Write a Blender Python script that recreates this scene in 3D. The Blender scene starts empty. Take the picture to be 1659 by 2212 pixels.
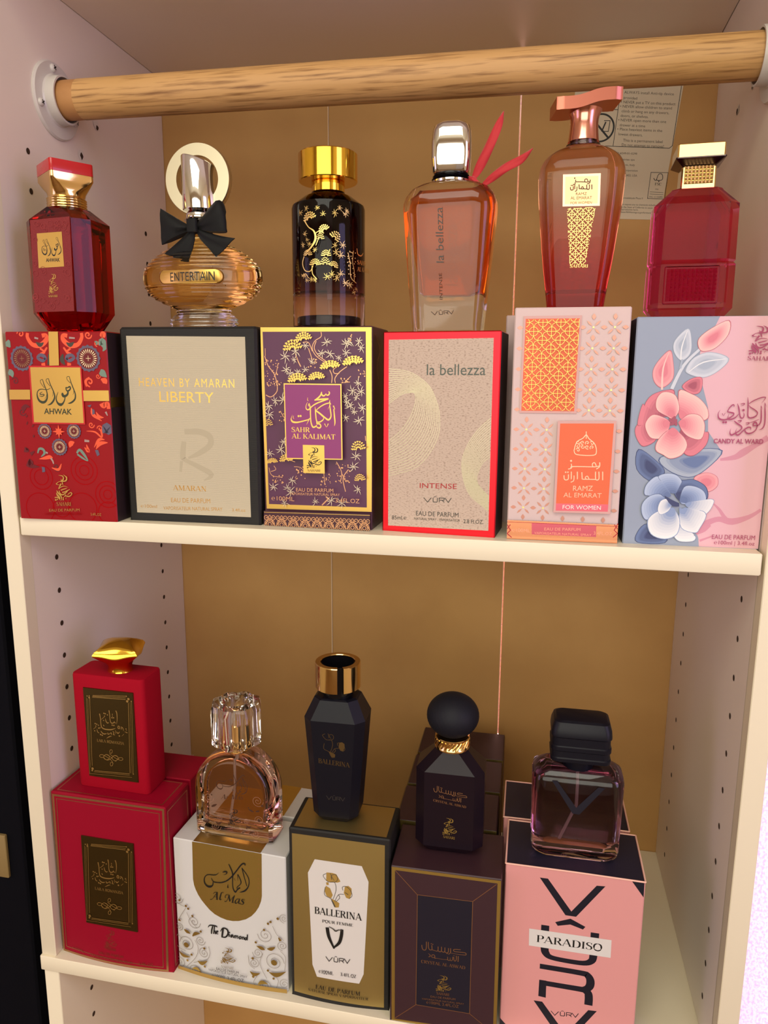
# Perfume display: white shelf unit with bottles standing on their boxes.
# Units: metres. X right, Y into the cabinet, Z up; origin = front left corner of the upper shelf top.
import bpy, bmesh, math, random
from mathutils import Vector, Matrix
scn = bpy.context.scene
COL = scn.collection
R = math.radians

# ------------------------------------------------------------------ camera
cam_d = bpy.data.cameras.new('camera'); cam = bpy.data.objects.new('camera', cam_d); COL.objects.link(cam)
cam.location = (0.42992, -0.53262, 0.11871); cam.rotation_euler = (1.38818, -0.00558, 0.20535)
cam_d.sensor_fit = 'HORIZONTAL'; cam_d.sensor_width = 36.0; cam_d.lens = 36.0 * 1568.63 / 1659.0
cam_d.clip_start = 0.01; cam_d.clip_end = 30
scn.camera = cam
# ------------------------------------------------------------------ world, lights, exposure
wd = bpy.data.worlds.new('world'); scn.world = wd; wd.use_nodes = True
wd.node_tree.nodes['Background'].inputs[0].default_value = (1, .9, .8, 1); wd.node_tree.nodes['Background'].inputs[1].default_value = .02
def area(name, loc, target, sx, sy, power, color):
    d = bpy.data.lights.new(name, 'AREA'); d.shape = 'RECTANGLE'; d.size = sx; d.size_y = sy; d.energy = power; d.color = color
    o = bpy.data.objects.new(name, d); COL.objects.link(o); o.location = loc
    o.rotation_euler = (Vector(target) - Vector(loc)).to_track_quat('-Z', 'Y').to_euler(); return o
area('ceiling_light', (.25, -1.30, 1.27), (.25, -1.30, 0), 1.2, 1.0, 15.5, (1, 1, .86))
area('front_fill_light', (.25, -2.45, .35), (.28, 0, 0), 2.4, 1.5, 30, (1, 1, .88))  # added broad fill, stands in for the bright room behind the camera
area('led_strip_light', (.95, .22, -.50), (.84, .40, -.5), .3, 1.3, 2.4, (.92, .72, 1))
area('led_strip_light', (1.6, -.75, .25), (.45, .1, .0), .5, 1.2, 7, (.56, .48, 1))
area('led_strip_light', (-1.2, -.95, .0), (.59, .15, .0), .5, 1.2, 3.6, (.62, .48, 1))
area('led_strip_light', (.400, .345, .0), (.400, .30, .0), .04, .84, 1.0, (1, .56, .50))
scn.view_settings.view_transform = 'Standard'; scn.view_settings.look = 'None'
scn.view_settings.gamma = 1.0; scn.view_settings.use_curve_mapping = False; scn.view_settings.exposure = 0.0
scn.cycles.use_denoising = True
try: scn.cycles.denoiser = 'OPENIMAGEDENOISE'
except Exception: pass
scn.cycles.max_bounces = 14; scn.cycles.transmission_bounces = 12; scn.cycles.glossy_bounces = 5; scn.cycles.diffuse_bounces = 4
scn.cycles.sample_clamp_indirect = 4.0
scn.cycles.caustics_reflective = False

# ------------------------------------------------------------------ materials
def lin(c):
    c /= 255.0
    return c / 12.92 if c <= .04045 else ((c + .055) / 1.055) ** 2.4
def rgb(c): return (lin(c[0]), lin(c[1]), lin(c[2]), 1)
MATS = {}
def mat(name, c, rough=.5, metal=0.0, trans=0.0, ior=1.45, spec=.5, coat=0.0, alpha=1.0, bump=None, vary=None, sheen=0.0, grad=None, emit=None):
    m = bpy.data.materials.new(name); m.use_nodes = True; nt = m.node_tree; b = nt.nodes['Principled BSDF']
    col = rgb(c); I = b.inputs
    I['Base Color'].default_value = col; I['Roughness'].default_value = rough; I['Metallic'].default_value = metal
    I['Transmission Weight'].default_value = trans; I['IOR'].default_value = ior; I['Specular IOR Level'].default_value = spec
    I['Coat Weight'].default_value = coat; I['Alpha'].default_value = alpha; I['Sheen Weight'].default_value = sheen
    tc = nt.nodes.new('ShaderNodeTexCoord')
    def mapped(scale):
        mp = nt.nodes.new('ShaderNodeMapping'); mp.inputs['Scale'].default_value = scale if isinstance(scale, tuple) else (scale,) * 3
        nt.links.new(tc.outputs['Object'], mp.inputs['Vector']); return mp
    if vary:                                  # (other colour, scale, low, high)
        c2, sc, lo, hi = vary[:4]
        n = nt.nodes.new('ShaderNodeTexNoise'); n.inputs['Scale'].default_value = 1.0; n.inputs['Detail'].default_value = vary[4] if len(vary) > 4 else 5
        nt.links.new(mapped(sc).outputs[0], n.inputs['Vector'])
        r = nt.nodes.new('ShaderNodeValToRGB'); r.color_ramp.elements[0].position = lo; r.color_ramp.elements[1].position = hi
        r.color_ramp.elements[0].color = col; r.color_ramp.elements[1].color = rgb(c2)
        nt.links.new(n.outputs['Fac'], r.inputs['Fac']); nt.links.new(r.outputs[0], I['Base Color'])
    if grad:                                  # lacquer fading along the height: [(z, colour), ...]
        s = nt.nodes.new('ShaderNodeSeparateXYZ'); nt.links.new(tc.outputs['Object'], s.inputs[0])
        mr = nt.nodes.new('ShaderNodeMapRange'); mr.inputs[1].default_value = grad[0][0]; mr.inputs[2].default_value = grad[-1][0]
        nt.links.new(s.outputs['Z'], mr.inputs[0])
        r = nt.nodes.new('ShaderNodeValToRGB'); cr = r.color_ramp; z0, z1 = grad[0][0], grad[-1][0]
        while len(cr.elements) < len(grad): cr.elements.new(.5)
        for e, (z, cc) in zip(cr.elements, grad): e.position = (z - z0) / (z1 - z0)
        for e, (z, cc) in zip(cr.elements, grad): e.color = rgb(cc)
        nt.links.new(mr.outputs[0], r.inputs['Fac']); nt.links.new(r.outputs[0], I['Base Color'])
    if bump:                                  # (kind, scale, strength, distance)
        k, sc, st, di = bump
        if k == 'wave':
            t = nt.nodes.new('ShaderNodeTexWave'); t.inputs['Scale'].default_value = 1; t.bands_direction = 'Z'; t.inputs['Distortion'].default_value = .3; t.inputs['Detail Scale'].default_value = 1
        elif k == 'voro':
            t = nt.nodes.new('ShaderNodeTexVoronoi'); t.inputs['Scale'].default_value = 1
        else:
            t = nt.nodes.new('ShaderNodeTexNoise'); t.inputs['Scale'].default_value = 1; t.inputs['Detail'].default_value = 4
        nt.links.new(mapped(sc).outputs[0], t.inputs['Vector'])
        bp = nt.nodes.new('ShaderNodeBump'); bp.inputs['Strength'].default_value = st; bp.inputs['Distance'].default_value = di
        nt.links.new(t.outputs[0], bp.inputs['Height']); nt.links.new(bp.outputs[0], I['Normal'])
    MATS[name] = m; return m
mat('board_white', (238, 226, 198), .42, bump=('noise', 900.0, .04, .0004))
mat('board_inner', (240, 226, 212), .5, bump=('noise', 900.0, .05, .0004))
mat('hole_dark', (60, 40, 26), .9)
mat('chip_white', (232, 224, 210), .8)
mat('hardboard', (204, 158, 94), .62, vary=((178, 132, 74), (5.0, 5.0, 5.0), .35, .7), bump=('noise', 350.0, .1, .0006))
mat('seam_lit', (226, 196, 160), .6)
mat('oak', (202, 156, 98), .5, vary=((132, 90, 48), (22.0, 420.0, 420.0), .50, .72, 5), bump=('noise', (40.0, 900.0, 900.0), .16, .0006))
mat('oak_end', (188, 136, 82), .55, vary=((172, 120, 70), (30.0, 60.0, 60.0), .4, .7))
mat('flange_white', (214, 208, 198), .35, coat=.3)
mat('screw_metal', (200, 195, 190), .3, 1); mat('screw_slot', (40, 36, 34), .6)
mat('paint_room', (232, 214, 180), .8, bump=('noise', 60.0, .1, .002)); mat('ceiling_paint', (238, 228, 206), .85); mat('floor_wood', (130, 96, 62), .5, vary=((90, 62, 40), (2.0, 12.0, 1.0), .4, .7))
mat('door_white', (222, 218, 214), .5)
mat('wall_textured', (244, 236, 246), .8, vary=((228, 204, 236), (300.0, 300.0, 220.0), .48, .60, 9), bump=('noise', 160.0, .5, .002))
mat('wardrobe_dark', (5, 5, 9), .85, spec=.08); mat('wardrobe_edge', (10, 10, 17), .8, spec=.1); mat('tan_plate', (140, 116, 72), .6)
# foils and prints
for n, c, r in [('gold_foil', (222, 182, 98), .34), ('gold_dull', (196, 150, 84), .4), ('gold_satin', (206, 180, 100), .42), ('gold_light', (212, 178, 106), .42), ('gold_matte', (190, 168, 106), .5), ('gold_leaf', (244, 212, 130), .38), ('copper', (214, 160, 120), .38), ('copper_foil', (236, 160, 120), .22), ('magenta_foil', (206, 100, 116), .28), ('bronze_foil', (190, 146, 104), .42), ('rose_foil', (196, 96, 84), .45), ('peach_foil', (236, 178, 132), .3), ('rose_gold', (232, 170, 150), .2), ('red_foil', (176, 22, 26), .4), ('red_metal', (232, 44, 54), .3), ('silver_gold', (222, 204, 180), .45), ('salmon_foil', (246, 164, 140), .3), ('gold_dim', (120, 98, 62), .5), ('grey_dim', (100, 96, 92), .5), ('pale_gold', (206, 200, 166), .45), ('plate_dark', (104, 92, 56), .32), ('petal_print', (196, 140, 126), .42)]: mat(n, c, r, 1)
for n, c, r in [('ink_black', (22, 20, 18), .5), ('ink_olive', (50, 56, 30), .5), ('ink_green', (84, 92, 82), .4), ('ink_grey', (74, 70, 64), .5), ('ink_red', (176, 34, 44), .4), ('ink_brown', (70, 40, 24), .5), ('ink_navy', (20, 20, 34), .45), ('ink_magenta', (168, 70, 108), .5),
    ('red_print', (196, 30, 34), .35), ('red_dark', (104, 10, 16), .4), ('orange', (236, 88, 50), .4), ('teal', (116, 138, 122), .45), ('teal_dark', (66, 62, 50), .45), ('blue_grey', (96, 86, 106), .45), ('grey_print', (170, 140, 132), .5), ('cream_print', (250, 226, 176), .4), ('cream_dim', (150, 112, 72), .4),
    ('beige_shade', (182, 170, 144), .7), ('purple_print', (92, 48, 78), .4), ('purple_dark', (66, 30, 44), .4), ('violet_print', (144, 56, 116), .4), ('orange_print', (234, 108, 68), .5), ('pink_card2', (214, 166, 160), .45), ('white_print', (250, 236, 226), .5),
    ('candy_pink', (226, 178, 188), .45), ('candy_vein', (212, 144, 164), .45), ('fl_pink4', (168, 84, 104), .5), ('fl_pink3', (222, 128, 142), .5), ('fl_pink2', (240, 166, 170), .5), ('fl_pink1', (250, 198, 190), .5), ('fl_blue4', (64, 72, 112), .5), ('fl_blue3', (104, 122, 164), .5), ('fl_blue2', (140, 158, 196), .5), ('fl_blue1', (182, 196, 222), .5), ('fl_white2', (208, 212, 222), .5), ('fl_white1', (234, 234, 236), .5), ('fl_grey2', (170, 180, 196), .5),
    ('grey_line', (132, 122, 104), .6), ('gold_print', (168, 134, 66), .45), ('white_card', (216, 210, 204), .6), ('navy_print', (26, 24, 38), .4), ('sleeve_line', (150, 44, 44), .45), ('bottle_line', (150, 110, 92), .5), ('label_paper', (222, 208, 182), .7), ('label_ink', (84, 76, 66), .7)]: mat(n, c, r)
mat('beige_paper', (194, 182, 156), .75, bump=('wave', (1.0, 1.0, 420.0), .25, .0004))
mat('beige_speckle', (200, 178, 160), .7, vary=((160, 136, 120), (520.0, 520.0, 1300.0), .52, .68, 3))
mat('sleeve_red', (126, 26, 28), .6, bump=('noise', 900.0, .4, .0006))
# boxes
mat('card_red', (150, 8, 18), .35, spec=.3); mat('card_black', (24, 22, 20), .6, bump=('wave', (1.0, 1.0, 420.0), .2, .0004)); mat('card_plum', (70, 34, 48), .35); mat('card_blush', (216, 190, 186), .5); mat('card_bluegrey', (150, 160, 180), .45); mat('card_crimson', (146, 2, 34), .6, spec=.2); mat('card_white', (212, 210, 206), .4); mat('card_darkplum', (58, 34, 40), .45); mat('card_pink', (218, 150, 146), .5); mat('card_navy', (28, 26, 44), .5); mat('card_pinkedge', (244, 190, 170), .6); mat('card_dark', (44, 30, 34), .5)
mat('cellophane', (255, 250, 246), .12, trans=1, ior=1.02, alpha=.35, spec=.6)
# bottles
mat('glass_clear', (255, 252, 250), .02, trans=1, ior=1.45); mat('glass_red', (196, 16, 26), .03, trans=1, ior=1.3); mat('glass_magenta', (244, 124, 178), .12, trans=1, ior=1.2)
mat('liquid_amber', (255, 222, 158), .0, trans=1, ior=1.15); mat('liquid_orange', (238, 144, 58), 0, trans=1, ior=1.15); mat('liquid_rose', (250, 214, 198), 0, trans=1, ior=1.15); mat('liquid_mauve', (196, 150, 166), 0, trans=1, ior=1.15); mat('liquid_pink', (248, 150, 180), 0, trans=1, ior=1.1); mat('liquid_red', (226, 60, 76), 0, trans=1, ior=1.15); mat('liquid_plum', (190, 140, 146), 0, trans=1, ior=1.12)
mat('chrome', (232, 230, 228), .06, 1); mat('chrome_cream', (214, 204, 176), .32, 1); mat('gold_cap', (242, 196, 70), .1, 1); mat('gold_pale', (240, 206, 140), .12, 1); mat('rose_cap', (232, 160, 142), .16, 1); mat('rose_bar', (206, 128, 108), .3, 1); mat('gunmetal', (96, 84, 84), .22, 1)
mat('red_cap', (186, 18, 28), .25, coat=.5); mat('black_gloss', (16, 15, 18), .12); mat('black_satin', (14, 14, 24), .4, spec=.3); mat('black_matte', (20, 20, 28), .6, spec=.3); mat('ribbon_black', (12, 12, 12), .6, sheen=.05, spec=.25); mat('ribbon_red', (206, 30, 44), .6, alpha=.8, sheen=.4); mat('velvet_red', (158, 0, 28), .8, spec=.2)
mat('dark_glass', (26, 16, 24), .28, spec=.28)
mat('lacquer_purple', (40, 20, 44), .03, trans=1, ior=1.3, grad=[(0, (246, 226, 220)), (.018, (236, 200, 196)), (.03, (140, 92, 100)), (.042, (50, 26, 44)), (.11, (26, 12, 30))])
mat('lacquer_red', (230, 60, 60), .03, trans=1, ior=1.3, grad=[(0, (228, 50, 74)), (.03, (240, 84, 96)), (.06, (250, 170, 150)), (.085, (255, 240, 226)), (.12, (255, 250, 244))])
mat('tube_clear', (250, 246, 240), .15, trans=.7, ior=1.2)

BASE = {}
def tone(a, b, f):                                   # printing ink between two inks
    f = round(f * 4) / 4; n = a if f == 0 else b if f == 1 else '%s_%s_%d' % (a, b, f * 100)
    if n not in MATS:
        c1, c2 = [MATS[q].node_tree.nodes['Principled BSDF'].inputs['Base Color'].default_value for q in (a, b)]
        mat(n, (0, 0, 0), .5); MATS[n].node_tree.nodes['Principled BSDF'].inputs['Base Color'].default_value = [c1[i] + (c2[i] - c1[i]) * f for i in range(4)]
    return n
# ------------------------------------------------------------------ mesh builder
class MB:
    def __init__(s): s.v = []; s.f = []; s.m = []; s.mats = []
    def mi(s, n):
        if n not in s.mats: s.mats.append(n)
        return s.mats.index(n)
    def add(s, vs, fs, m):
        k = len(s.v); i = s.mi(m); s.v += [tuple(p) for p in vs]
        for f in fs: s.f.append([a + k for a in f]); s.m.append(i)
    def loft(s, secs, m, cap=True, close=True):     # secs: list of closed loops of 3D points
        n = len(secs[0]); vs = [p for l in secs for p in l]; fs = []
        for i in range(len(secs) - 1):
            for j in range(n): fs.append([i * n + j, i * n + (j + 1) % n, (i + 1) * n + (j + 1) % n, (i + 1) * n + j])
        if cap: fs.append(list(range(n))[::-1]); fs.append([(len(secs) - 1) * n + j for j in range(n)])
        s.add(vs, fs, m)
    def lathe(s, prof, m, n=48, cx=0, cy=0, sy=1.0, cap=True, ring=False):
        secs = [[(cx + r * math.cos(2 * math.pi * j / n), cy + sy * r * math.sin(2 * math.pi * j / n), z) for j in range(n)] for r, z in prof]
        if ring: secs.append(secs[0])
        s.loft(secs, m, cap and not ring)
    def box(s, x0, y0, z0, x1, y1, z1, m, b=0.0):
        if b <= 0: s.loft([[(x0, y0, z), (x1, y0, z), (x1, y1, z), (x0, y1, z)] for z in (z0, z1)], m); return
        l = lambda i, z: [(x0 + i + b, y0 + i, z), (x1 - i - b, y0 + i, z), (x1 - i, y0 + i + b, z), (x1 - i, y1 - i - b, z), (x1 - i - b, y1 - i, z), (x0 + i + b, y1 - i, z), (x0 + i, y1 - i - b, z), (x0 + i, y0 + i + b, z)]
        s.loft([l(b * .6, z0), l(0, z0 + b), l(0, z1 - b), l(b * .6, z1)], m)
    def tube(s, pts, r, m, n=10):
        pts = [Vector(p) for p in pts]; secs = []
        for i, p in enumerate(pts):
            t = (pts[min(i + 1, len(pts) - 1)] - pts[max(i - 1, 0)]).normalized(); a = t.orthogonal().normalized() if i == 0 else (a - t * a.dot(t)).normalized(); b = t.cross(a)
            rr = r[i] if isinstance(r, (list, tuple)) else r
            secs.append([p + a * rr * math.cos(2 * math.pi * j / n) + b * rr * math.sin(2 * math.pi * j / n) for j in range(n)])
        s.loft(secs, m)
    def build(s, name, parent=None, angle=35, loc=None, rotz=0):
        me = bpy.data.meshes.new(name); me.from_pydata(s.v, [], s.f)
        for n in s.mats: me.materials.append(MATS[n])
        me.polygons.foreach_set('material_index', s.m); me.update()
        bm = bmesh.new(); bm.from_mesh(me)
        big = [f for f in bm.faces if len(f.verts) > 4]
        if big: bmesh.ops.triangulate(bm, faces=big, ngon_method='EAR_CLIP')
        bmesh.ops.recalc_face_normals(bm, faces=bm.faces) if angle else None
        bm.to_mesh(me); bm.free()
        if angle:
            me.polygons.foreach_set('use_smooth', [True] * len(me.polygons)); me.set_sharp_from_angle(angle=R(angle))
        o = bpy.data.objects.new(name, me); COL.objects.link(o)
        if parent: o.parent = parent
        if loc: o.location = loc
        if rotz: o.rotation_euler = (0, 0, rotz)
        return o
def crect(w, d, c, z, cx=0, cy=0, rot=0):           # rectangle with cut corners
    a, b = w / 2, d / 2; c = max(1e-5, min(c, a - 1e-5, b - 1e-5))
    p = [(-a + c, -b), (a - c, -b), (a, -b + c), (a, b - c), (a - c, b), (-a + c, b), (-a, b - c), (-a, -b + c)]
    k, q = math.cos(rot), math.sin(rot)
    return [(cx + x * k - y * q, cy + x * q + y * k, z) for x, y in p]
def rrect(w, d, r, z, cx=0, cy=0, seg=5, rot=0):     # rounded rectangle
    a, b = w / 2, d / 2; r = max(1e-5, min(r, a - 1e-5, b - 1e-5)); p = []
    for (sx, sy, t0) in ((-1, -1, 180), (1, -1, 270), (1, 1, 0), (-1, 1, 90)):
        for i in range(seg + 1):
            t = R(t0 + 90 * i / seg); p.append((sx * (a - r) + r * math.cos(t), sy * (b - r) + r * math.sin(t)))
    k, q = math.cos(rot), math.sin(rot)
    return [(cx + x * k - y * q, cy + x * q + y * k, z) for x, y in p]
def thing(name, label, cat, loc=(0, 0, 0), rotz=0, group=None):
    o = bpy.data.objects.new(name, None); COL.objects.link(o); o.empty_display_size = .02
    o.location = loc; o.rotation_euler = (0, 0, rotz); o['label'] = label; o['category'] = cat
    if group: o['group'] = group
    return o
def struct(o): o['kind'] = 'structure'; return o

# ------------------------------------------------------------------ printed artwork on a face (millimetres, from the face's lower left corner)
def cr(pts, n=4, closed=False):                      # Catmull-Rom
    N = len(pts)
    if N < 3: return [tuple(p) for p in pts]
    out = []; K = len(pts[0])
    for i in range(N if closed else N - 1):
        g = lambda j: pts[j % N] if closed else pts[max(0, min(N - 1, j))]
        p0, p1, p2, p3 = g(i - 1), g(i), g(i + 1), g(i + 2)
        for k in range(n):
            t = k / n
            out.append(tuple(.5 * (2 * p1[a] + (p2[a] - p0[a]) * t + (2 * p0[a] - 5 * p1[a] + 4 * p2[a] - p3[a]) * t * t + (3 * p1[a] - p0[a] - 3 * p2[a] + p3[a]) * t ** 3) for a in range(K)))
    if not closed: out.append(tuple(pts[-1]))
    return out
def strip(pts, ws, closed=False, smooth=True, n=4):  # stroke of varying width -> polygons
    if len(ws) == 1: ws = list(ws) * len(pts)
    if len(ws) < len(pts): ws = list(ws) + [ws[-1]] * (len(pts) - len(ws))
    P = [(p[0], p[1], w) for p, w in zip(pts, ws)]
    if smooth: P = cr(P, n, closed)
    N = len(P); L = []; Rr = []
    for i, (x, y, w) in enumerate(P):
        a = P[(i - 1) % N] if closed else P[max(0, i - 1)]; b = P[(i + 1) % N] if closed else P[min(N - 1, i + 1)]
        if smooth:
            dx, dy = b[0] - a[0], b[1] - a[1]; l = math.hypot(dx, dy) or 1; nx, ny, k = -dy / l, dx / l, 1
        else:
            d1 = (x - a[0], y - a[1]); d2 = (b[0] - x, b[1] - y)
            l1, l2 = math.hypot(*d1), math.hypot(*d2)
            u1 = (d1[0] / l1, d1[1] / l1) if l1 else (d2[0] / l2, d2[1] / l2); u2 = (d2[0] / l2, d2[1] / l2) if l2 else u1
            tx, ty = u1[0] + u2[0], u1[1] + u2[1]; l = math.hypot(tx, ty) or 1; nx, ny = -ty / l, tx / l
            k = 1 / max(.4, abs(nx * -u1[1] + ny * u1[0]))
        L.append((x + nx * k * w / 2, y + ny * k * w / 2)); Rr.append((x - nx * k * w / 2, y - ny * k * w / 2))
    fs = [[i, i + 1, N + i + 1, N + i] for i in range(N - 1)]
    if closed: fs.append([N - 1, 0, N, 2 * N - 1])
    return L + Rr, [f[::-1] for f in fs]
def disc(x, y, r, n=12): return [(x + r * math.cos(2 * math.pi * i / n), y + r * math.sin(2 * math.pi * i / n)) for i in range(n)]
# serif capitals: strokes (points, widths) in a unit cap height
T_, t_ = .15, .05
def _s(*p, w=T_): return (list(p), w if isinstance(w, list) else [w], False)
def _c(*p, w): return (list(p), w, True)
def sf(x, y, h=.13): return ([(x - h, y), (x + h, y)], [.045], False)
SERIF = {
 'A': (.8, [_s((.07, 0), (.38, 1), w=t_), _s((.38, 1), (.7, 0)), _s((.18, .33), (.58, .33), w=t_), sf(.07, .02, .1), sf(.7, .02)]),
 'B': (.7, [_s((.17, 0), (.17, 1)), _c((.17, .98), (.42, .98), (.55, .86), (.52, .64), (.36, .53), (.17, .53), w=[t_, t_, T_, T_, t_, t_]), _c((.17, .53), (.42, .53), (.6, .4), (.58, .14), (.4, .02), (.17, .02), w=[t_, t_, T_, T_, t_, t_]), sf(.12, .98, .09), sf(.12, .02, .09)]),
 'C': (.75, [_c((.66, .76), (.58, .93), (.4, .99), (.18, .86), (.11, .5), (.18, .14), (.4, .01), (.58, .07), (.67, .24), w=[t_, .06, .06, T_, T_ * 1.1, T_, .06, t_, t_]), _s((.67, .98), (.67, .72), w=.05)]),
 'D': (.8, [_s((.17, 0), (.17, 1)), _c((.17, .98), (.42, .98), (.64, .82), (.69, .5), (.64, .18), (.42, .02), (.17, .02), w=[t_, t_, T_, T_ * 1.1, T_, t_, t_]), sf(.12, .98, .09), sf(.12, .02, .09)]),
 'E': (.65, [_s((.17, 0), (.17, 1)), _s((.17, .98), (.57, .98), w=t_), _s((.17, .53), (.45, .53), w=t_), _s((.17, .02), (.6, .02), w=t_), _s((.57, 1), (.57, .78), w=t_), _s((.6, 0), (.6, .24), w=t_), _s((.45, .63), (.45, .43), w=t_), sf(.12, .98, .08), sf(.12, .02, .08)]),
 'F': (.6, [_s((.17, 0), (.17, 1)), _s((.17, .98), (.55, .98), w=t_), _s((.17, .53), (.45, .53), w=t_), _s((.55, 1), (.55, .78), w=t_), _s((.45, .63), (.45, .43), w=t_), sf(.17, .02)]),
 'H': (.85, [_s((.17, 0), (.17, 1)), _s((.67, 0), (.67, 1)), _s((.17, .52), (.67, .52), w=t_), sf(.17, .98), sf(.17, .02), sf(.67, .98), sf(.67, .02)]),
 'I': (.38, [_s((.19, 0), (.19, 1)), sf(.19, .98), sf(.19, .02)]),
 'K': (.8, [_s((.17, 0), (.17, 1)), _s((.2, .4), (.66, 1), w=t_), _s((.33, .58), (.7, 0)), sf(.17, .98), sf(.17, .02), sf(.66, .98, .11), sf(.7, .02, .11)]),
 'L': (.62, [_s((.17, 0), (.17, 1)), _s((.17, .02), (.58, .02), w=t_), _s((.58, 0), (.58, .26), w=t_), sf(.17, .98)]),
 'M': (1.0, [_s((.15, 0), (.15, 1), w=t_), _s((.17, 1), (.47, .05)), _s((.47, .05), (.8, 1), w=t_), _s((.82, 0), (.82, 1)), sf(.13, .98, .1), sf(.15, .02, .11), sf(.84, .98, .1), sf(.82, .02)]),
 'N': (.86, [_s((.16, 0), (.16, 1), w=t_), _s((.16, 1), (.68, 0)), _s((.68, 0), (.68, 1), w=t_), sf(.14, .98, .12), sf(.16, .02, .11), sf(.68, .98, .11)]),
 'O': (.82, [(cr([(.41, .99), (.17, .85), (.1, .5), (.17, .15), (.41, .01), (.65, .15), (.72, .5), (.65, .85)], 3, True), [.06, .1, T_, T_, T_, T_, T_, .1, .06, .1, T_, T_, T_, T_, T_, .1] + [.06, .1, T_, T_, T_, T_, T_, .1], 'o')]),
 'P': (.66, [_s((.17, 0), (.17, 1)), _c((.17, .98), (.42, .98), (.57, .86), (.56, .62), (.42, .5), (.17, .5), w=[t_, t_, T_, T_, t_, t_]), sf(.12, .98, .09), sf(.17, .02)]),
 'R': (.76, [_s((.17, 0), (.17, 1)), _c((.17, .98), (.42, .98), (.56, .86), (.55, .64), (.42, .53), (.17, .53), w=[t_, t_, T_, T_, t_, t_]), _s((.38, .53), (.66, .02)), sf(.12, .98, .09), sf(.17, .02), sf(.69, .02, .08)]),
 'S': (.6, [_c((.5, .76), (.45, .93), (.28, .99), (.12, .87), (.13, .68), (.3, .54), (.47, .42), (.5, .18), (.36, .03), (.18, .03), (.07, .24), w=[t_, t_, .06, .12, T_, T_, T_, .13, .06, t_, t_]), _s((.5, .98), (.5, .72), w=.045), _s((.07, .02), (.07, .28), w=.045)]),
 'T': (.7, [_s((.35, 0), (.35, 1)), _s((.04, .98), (.66, .98), w=t_), _s((.05, 1), (.05, .76), w=t_), _s((.65, 1), (.65, .76), w=t_), sf(.35, .02)]),
 'U': (.82, [_c((.18, 1), (.18, .3), (.28, .06), (.44, .01), (.58, .07), (.66, .3), (.66, 1), w=[T_, T_, .13, .07, t_, t_, t_]), sf(.18, .98), sf(.66, .98, .1)]),
 'V': (.78, [_s((.08, 1), (.4, 0)), _s((.4, 0), (.68, 1), w=t_), sf(.08, .98, .11), sf(.68, .98, .1)]),
 'W': (1.1, [_s((.07, 1), (.34, 0)), _s((.34, 0), (.55, .95), w=t_), _s((.5, 1), (.76, 0)), _s((.76, 0), (1.0, 1), w=t_), sf(.07, .98, .1), sf(.5, .98, .1), sf(1.0, .98, .09)]),
 'X': (.76, [_s((.08, 1), (.66, 0)), _s((.64, 1), (.08, 0), w=t_)]),
 'Y': (.74, [_s((.07, 1), (.37, .45)), _s((.66, 1), (.37, .45), w=t_), _s((.37, .5), (.37, 0)), sf(.07, .98, .1), sf(.66, .98, .1), sf(.37, .02)]),
 'Z': (.68, [_s((.08, .98), (.58, .98), w=t_), _s((.58, 1), (.08, 0)), _s((.08, .02), (.6, .02), w=t_), _s((.08, 1), (.08, .78), w=t_), _s((.6, 0), (.6, .24), w=t_)]),
 '1': (.5, [_s((.26, 0), (.26, 1)), _s((.26, 1), (.1, .82), w=t_), sf(.26, .02)]),
 '0': (.66, [(cr([(.33, .99), (.14, .83), (.1, .5), (.14, .17), (.33, .01), (.52, .17), (.56, .5), (.52, .83)], 3, True), [.06, .1, T_, T_, T_, T_, T_, .1, .06, .1, T_, T_, T_, T_, T_, .1] + [.06, .1, T_, T_, T_, T_, T_, .1], 'o')]),
 '3': (.56, [_c((.1, .82), (.22, .98), (.42, .92), (.44, .68), (.26, .54), w=[.08, .05, T_, T_, t_]), _c((.26, .54), (.46, .42), (.46, .14), (.26, .01), (.08, .14), w=[t_, T_, T_, .06, .1])]),
 '4': (.62, [_s((.42, 0), (.42, 1)), _s((.42, 1), (.06, .28), w=t_), _s((.06, .28), (.58, .28), w=t_)]),
 '.': (.28, [_s((.07, .06), (.2, .06), w=.13)]), '-': (.4, [_s((.06, .4), (.34, .4), w=.08)]), ' ': (.35, []),
 '℮': (.7, [_c((.16, .45), (.58, .45), (.52, .75), (.33, .84), (.13, .65), (.11, .3), (.3, .06), (.56, .18), w=[.05, .05, .08, .05, .13, .13, .06, .05])]),
}
_tc = {}
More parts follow.
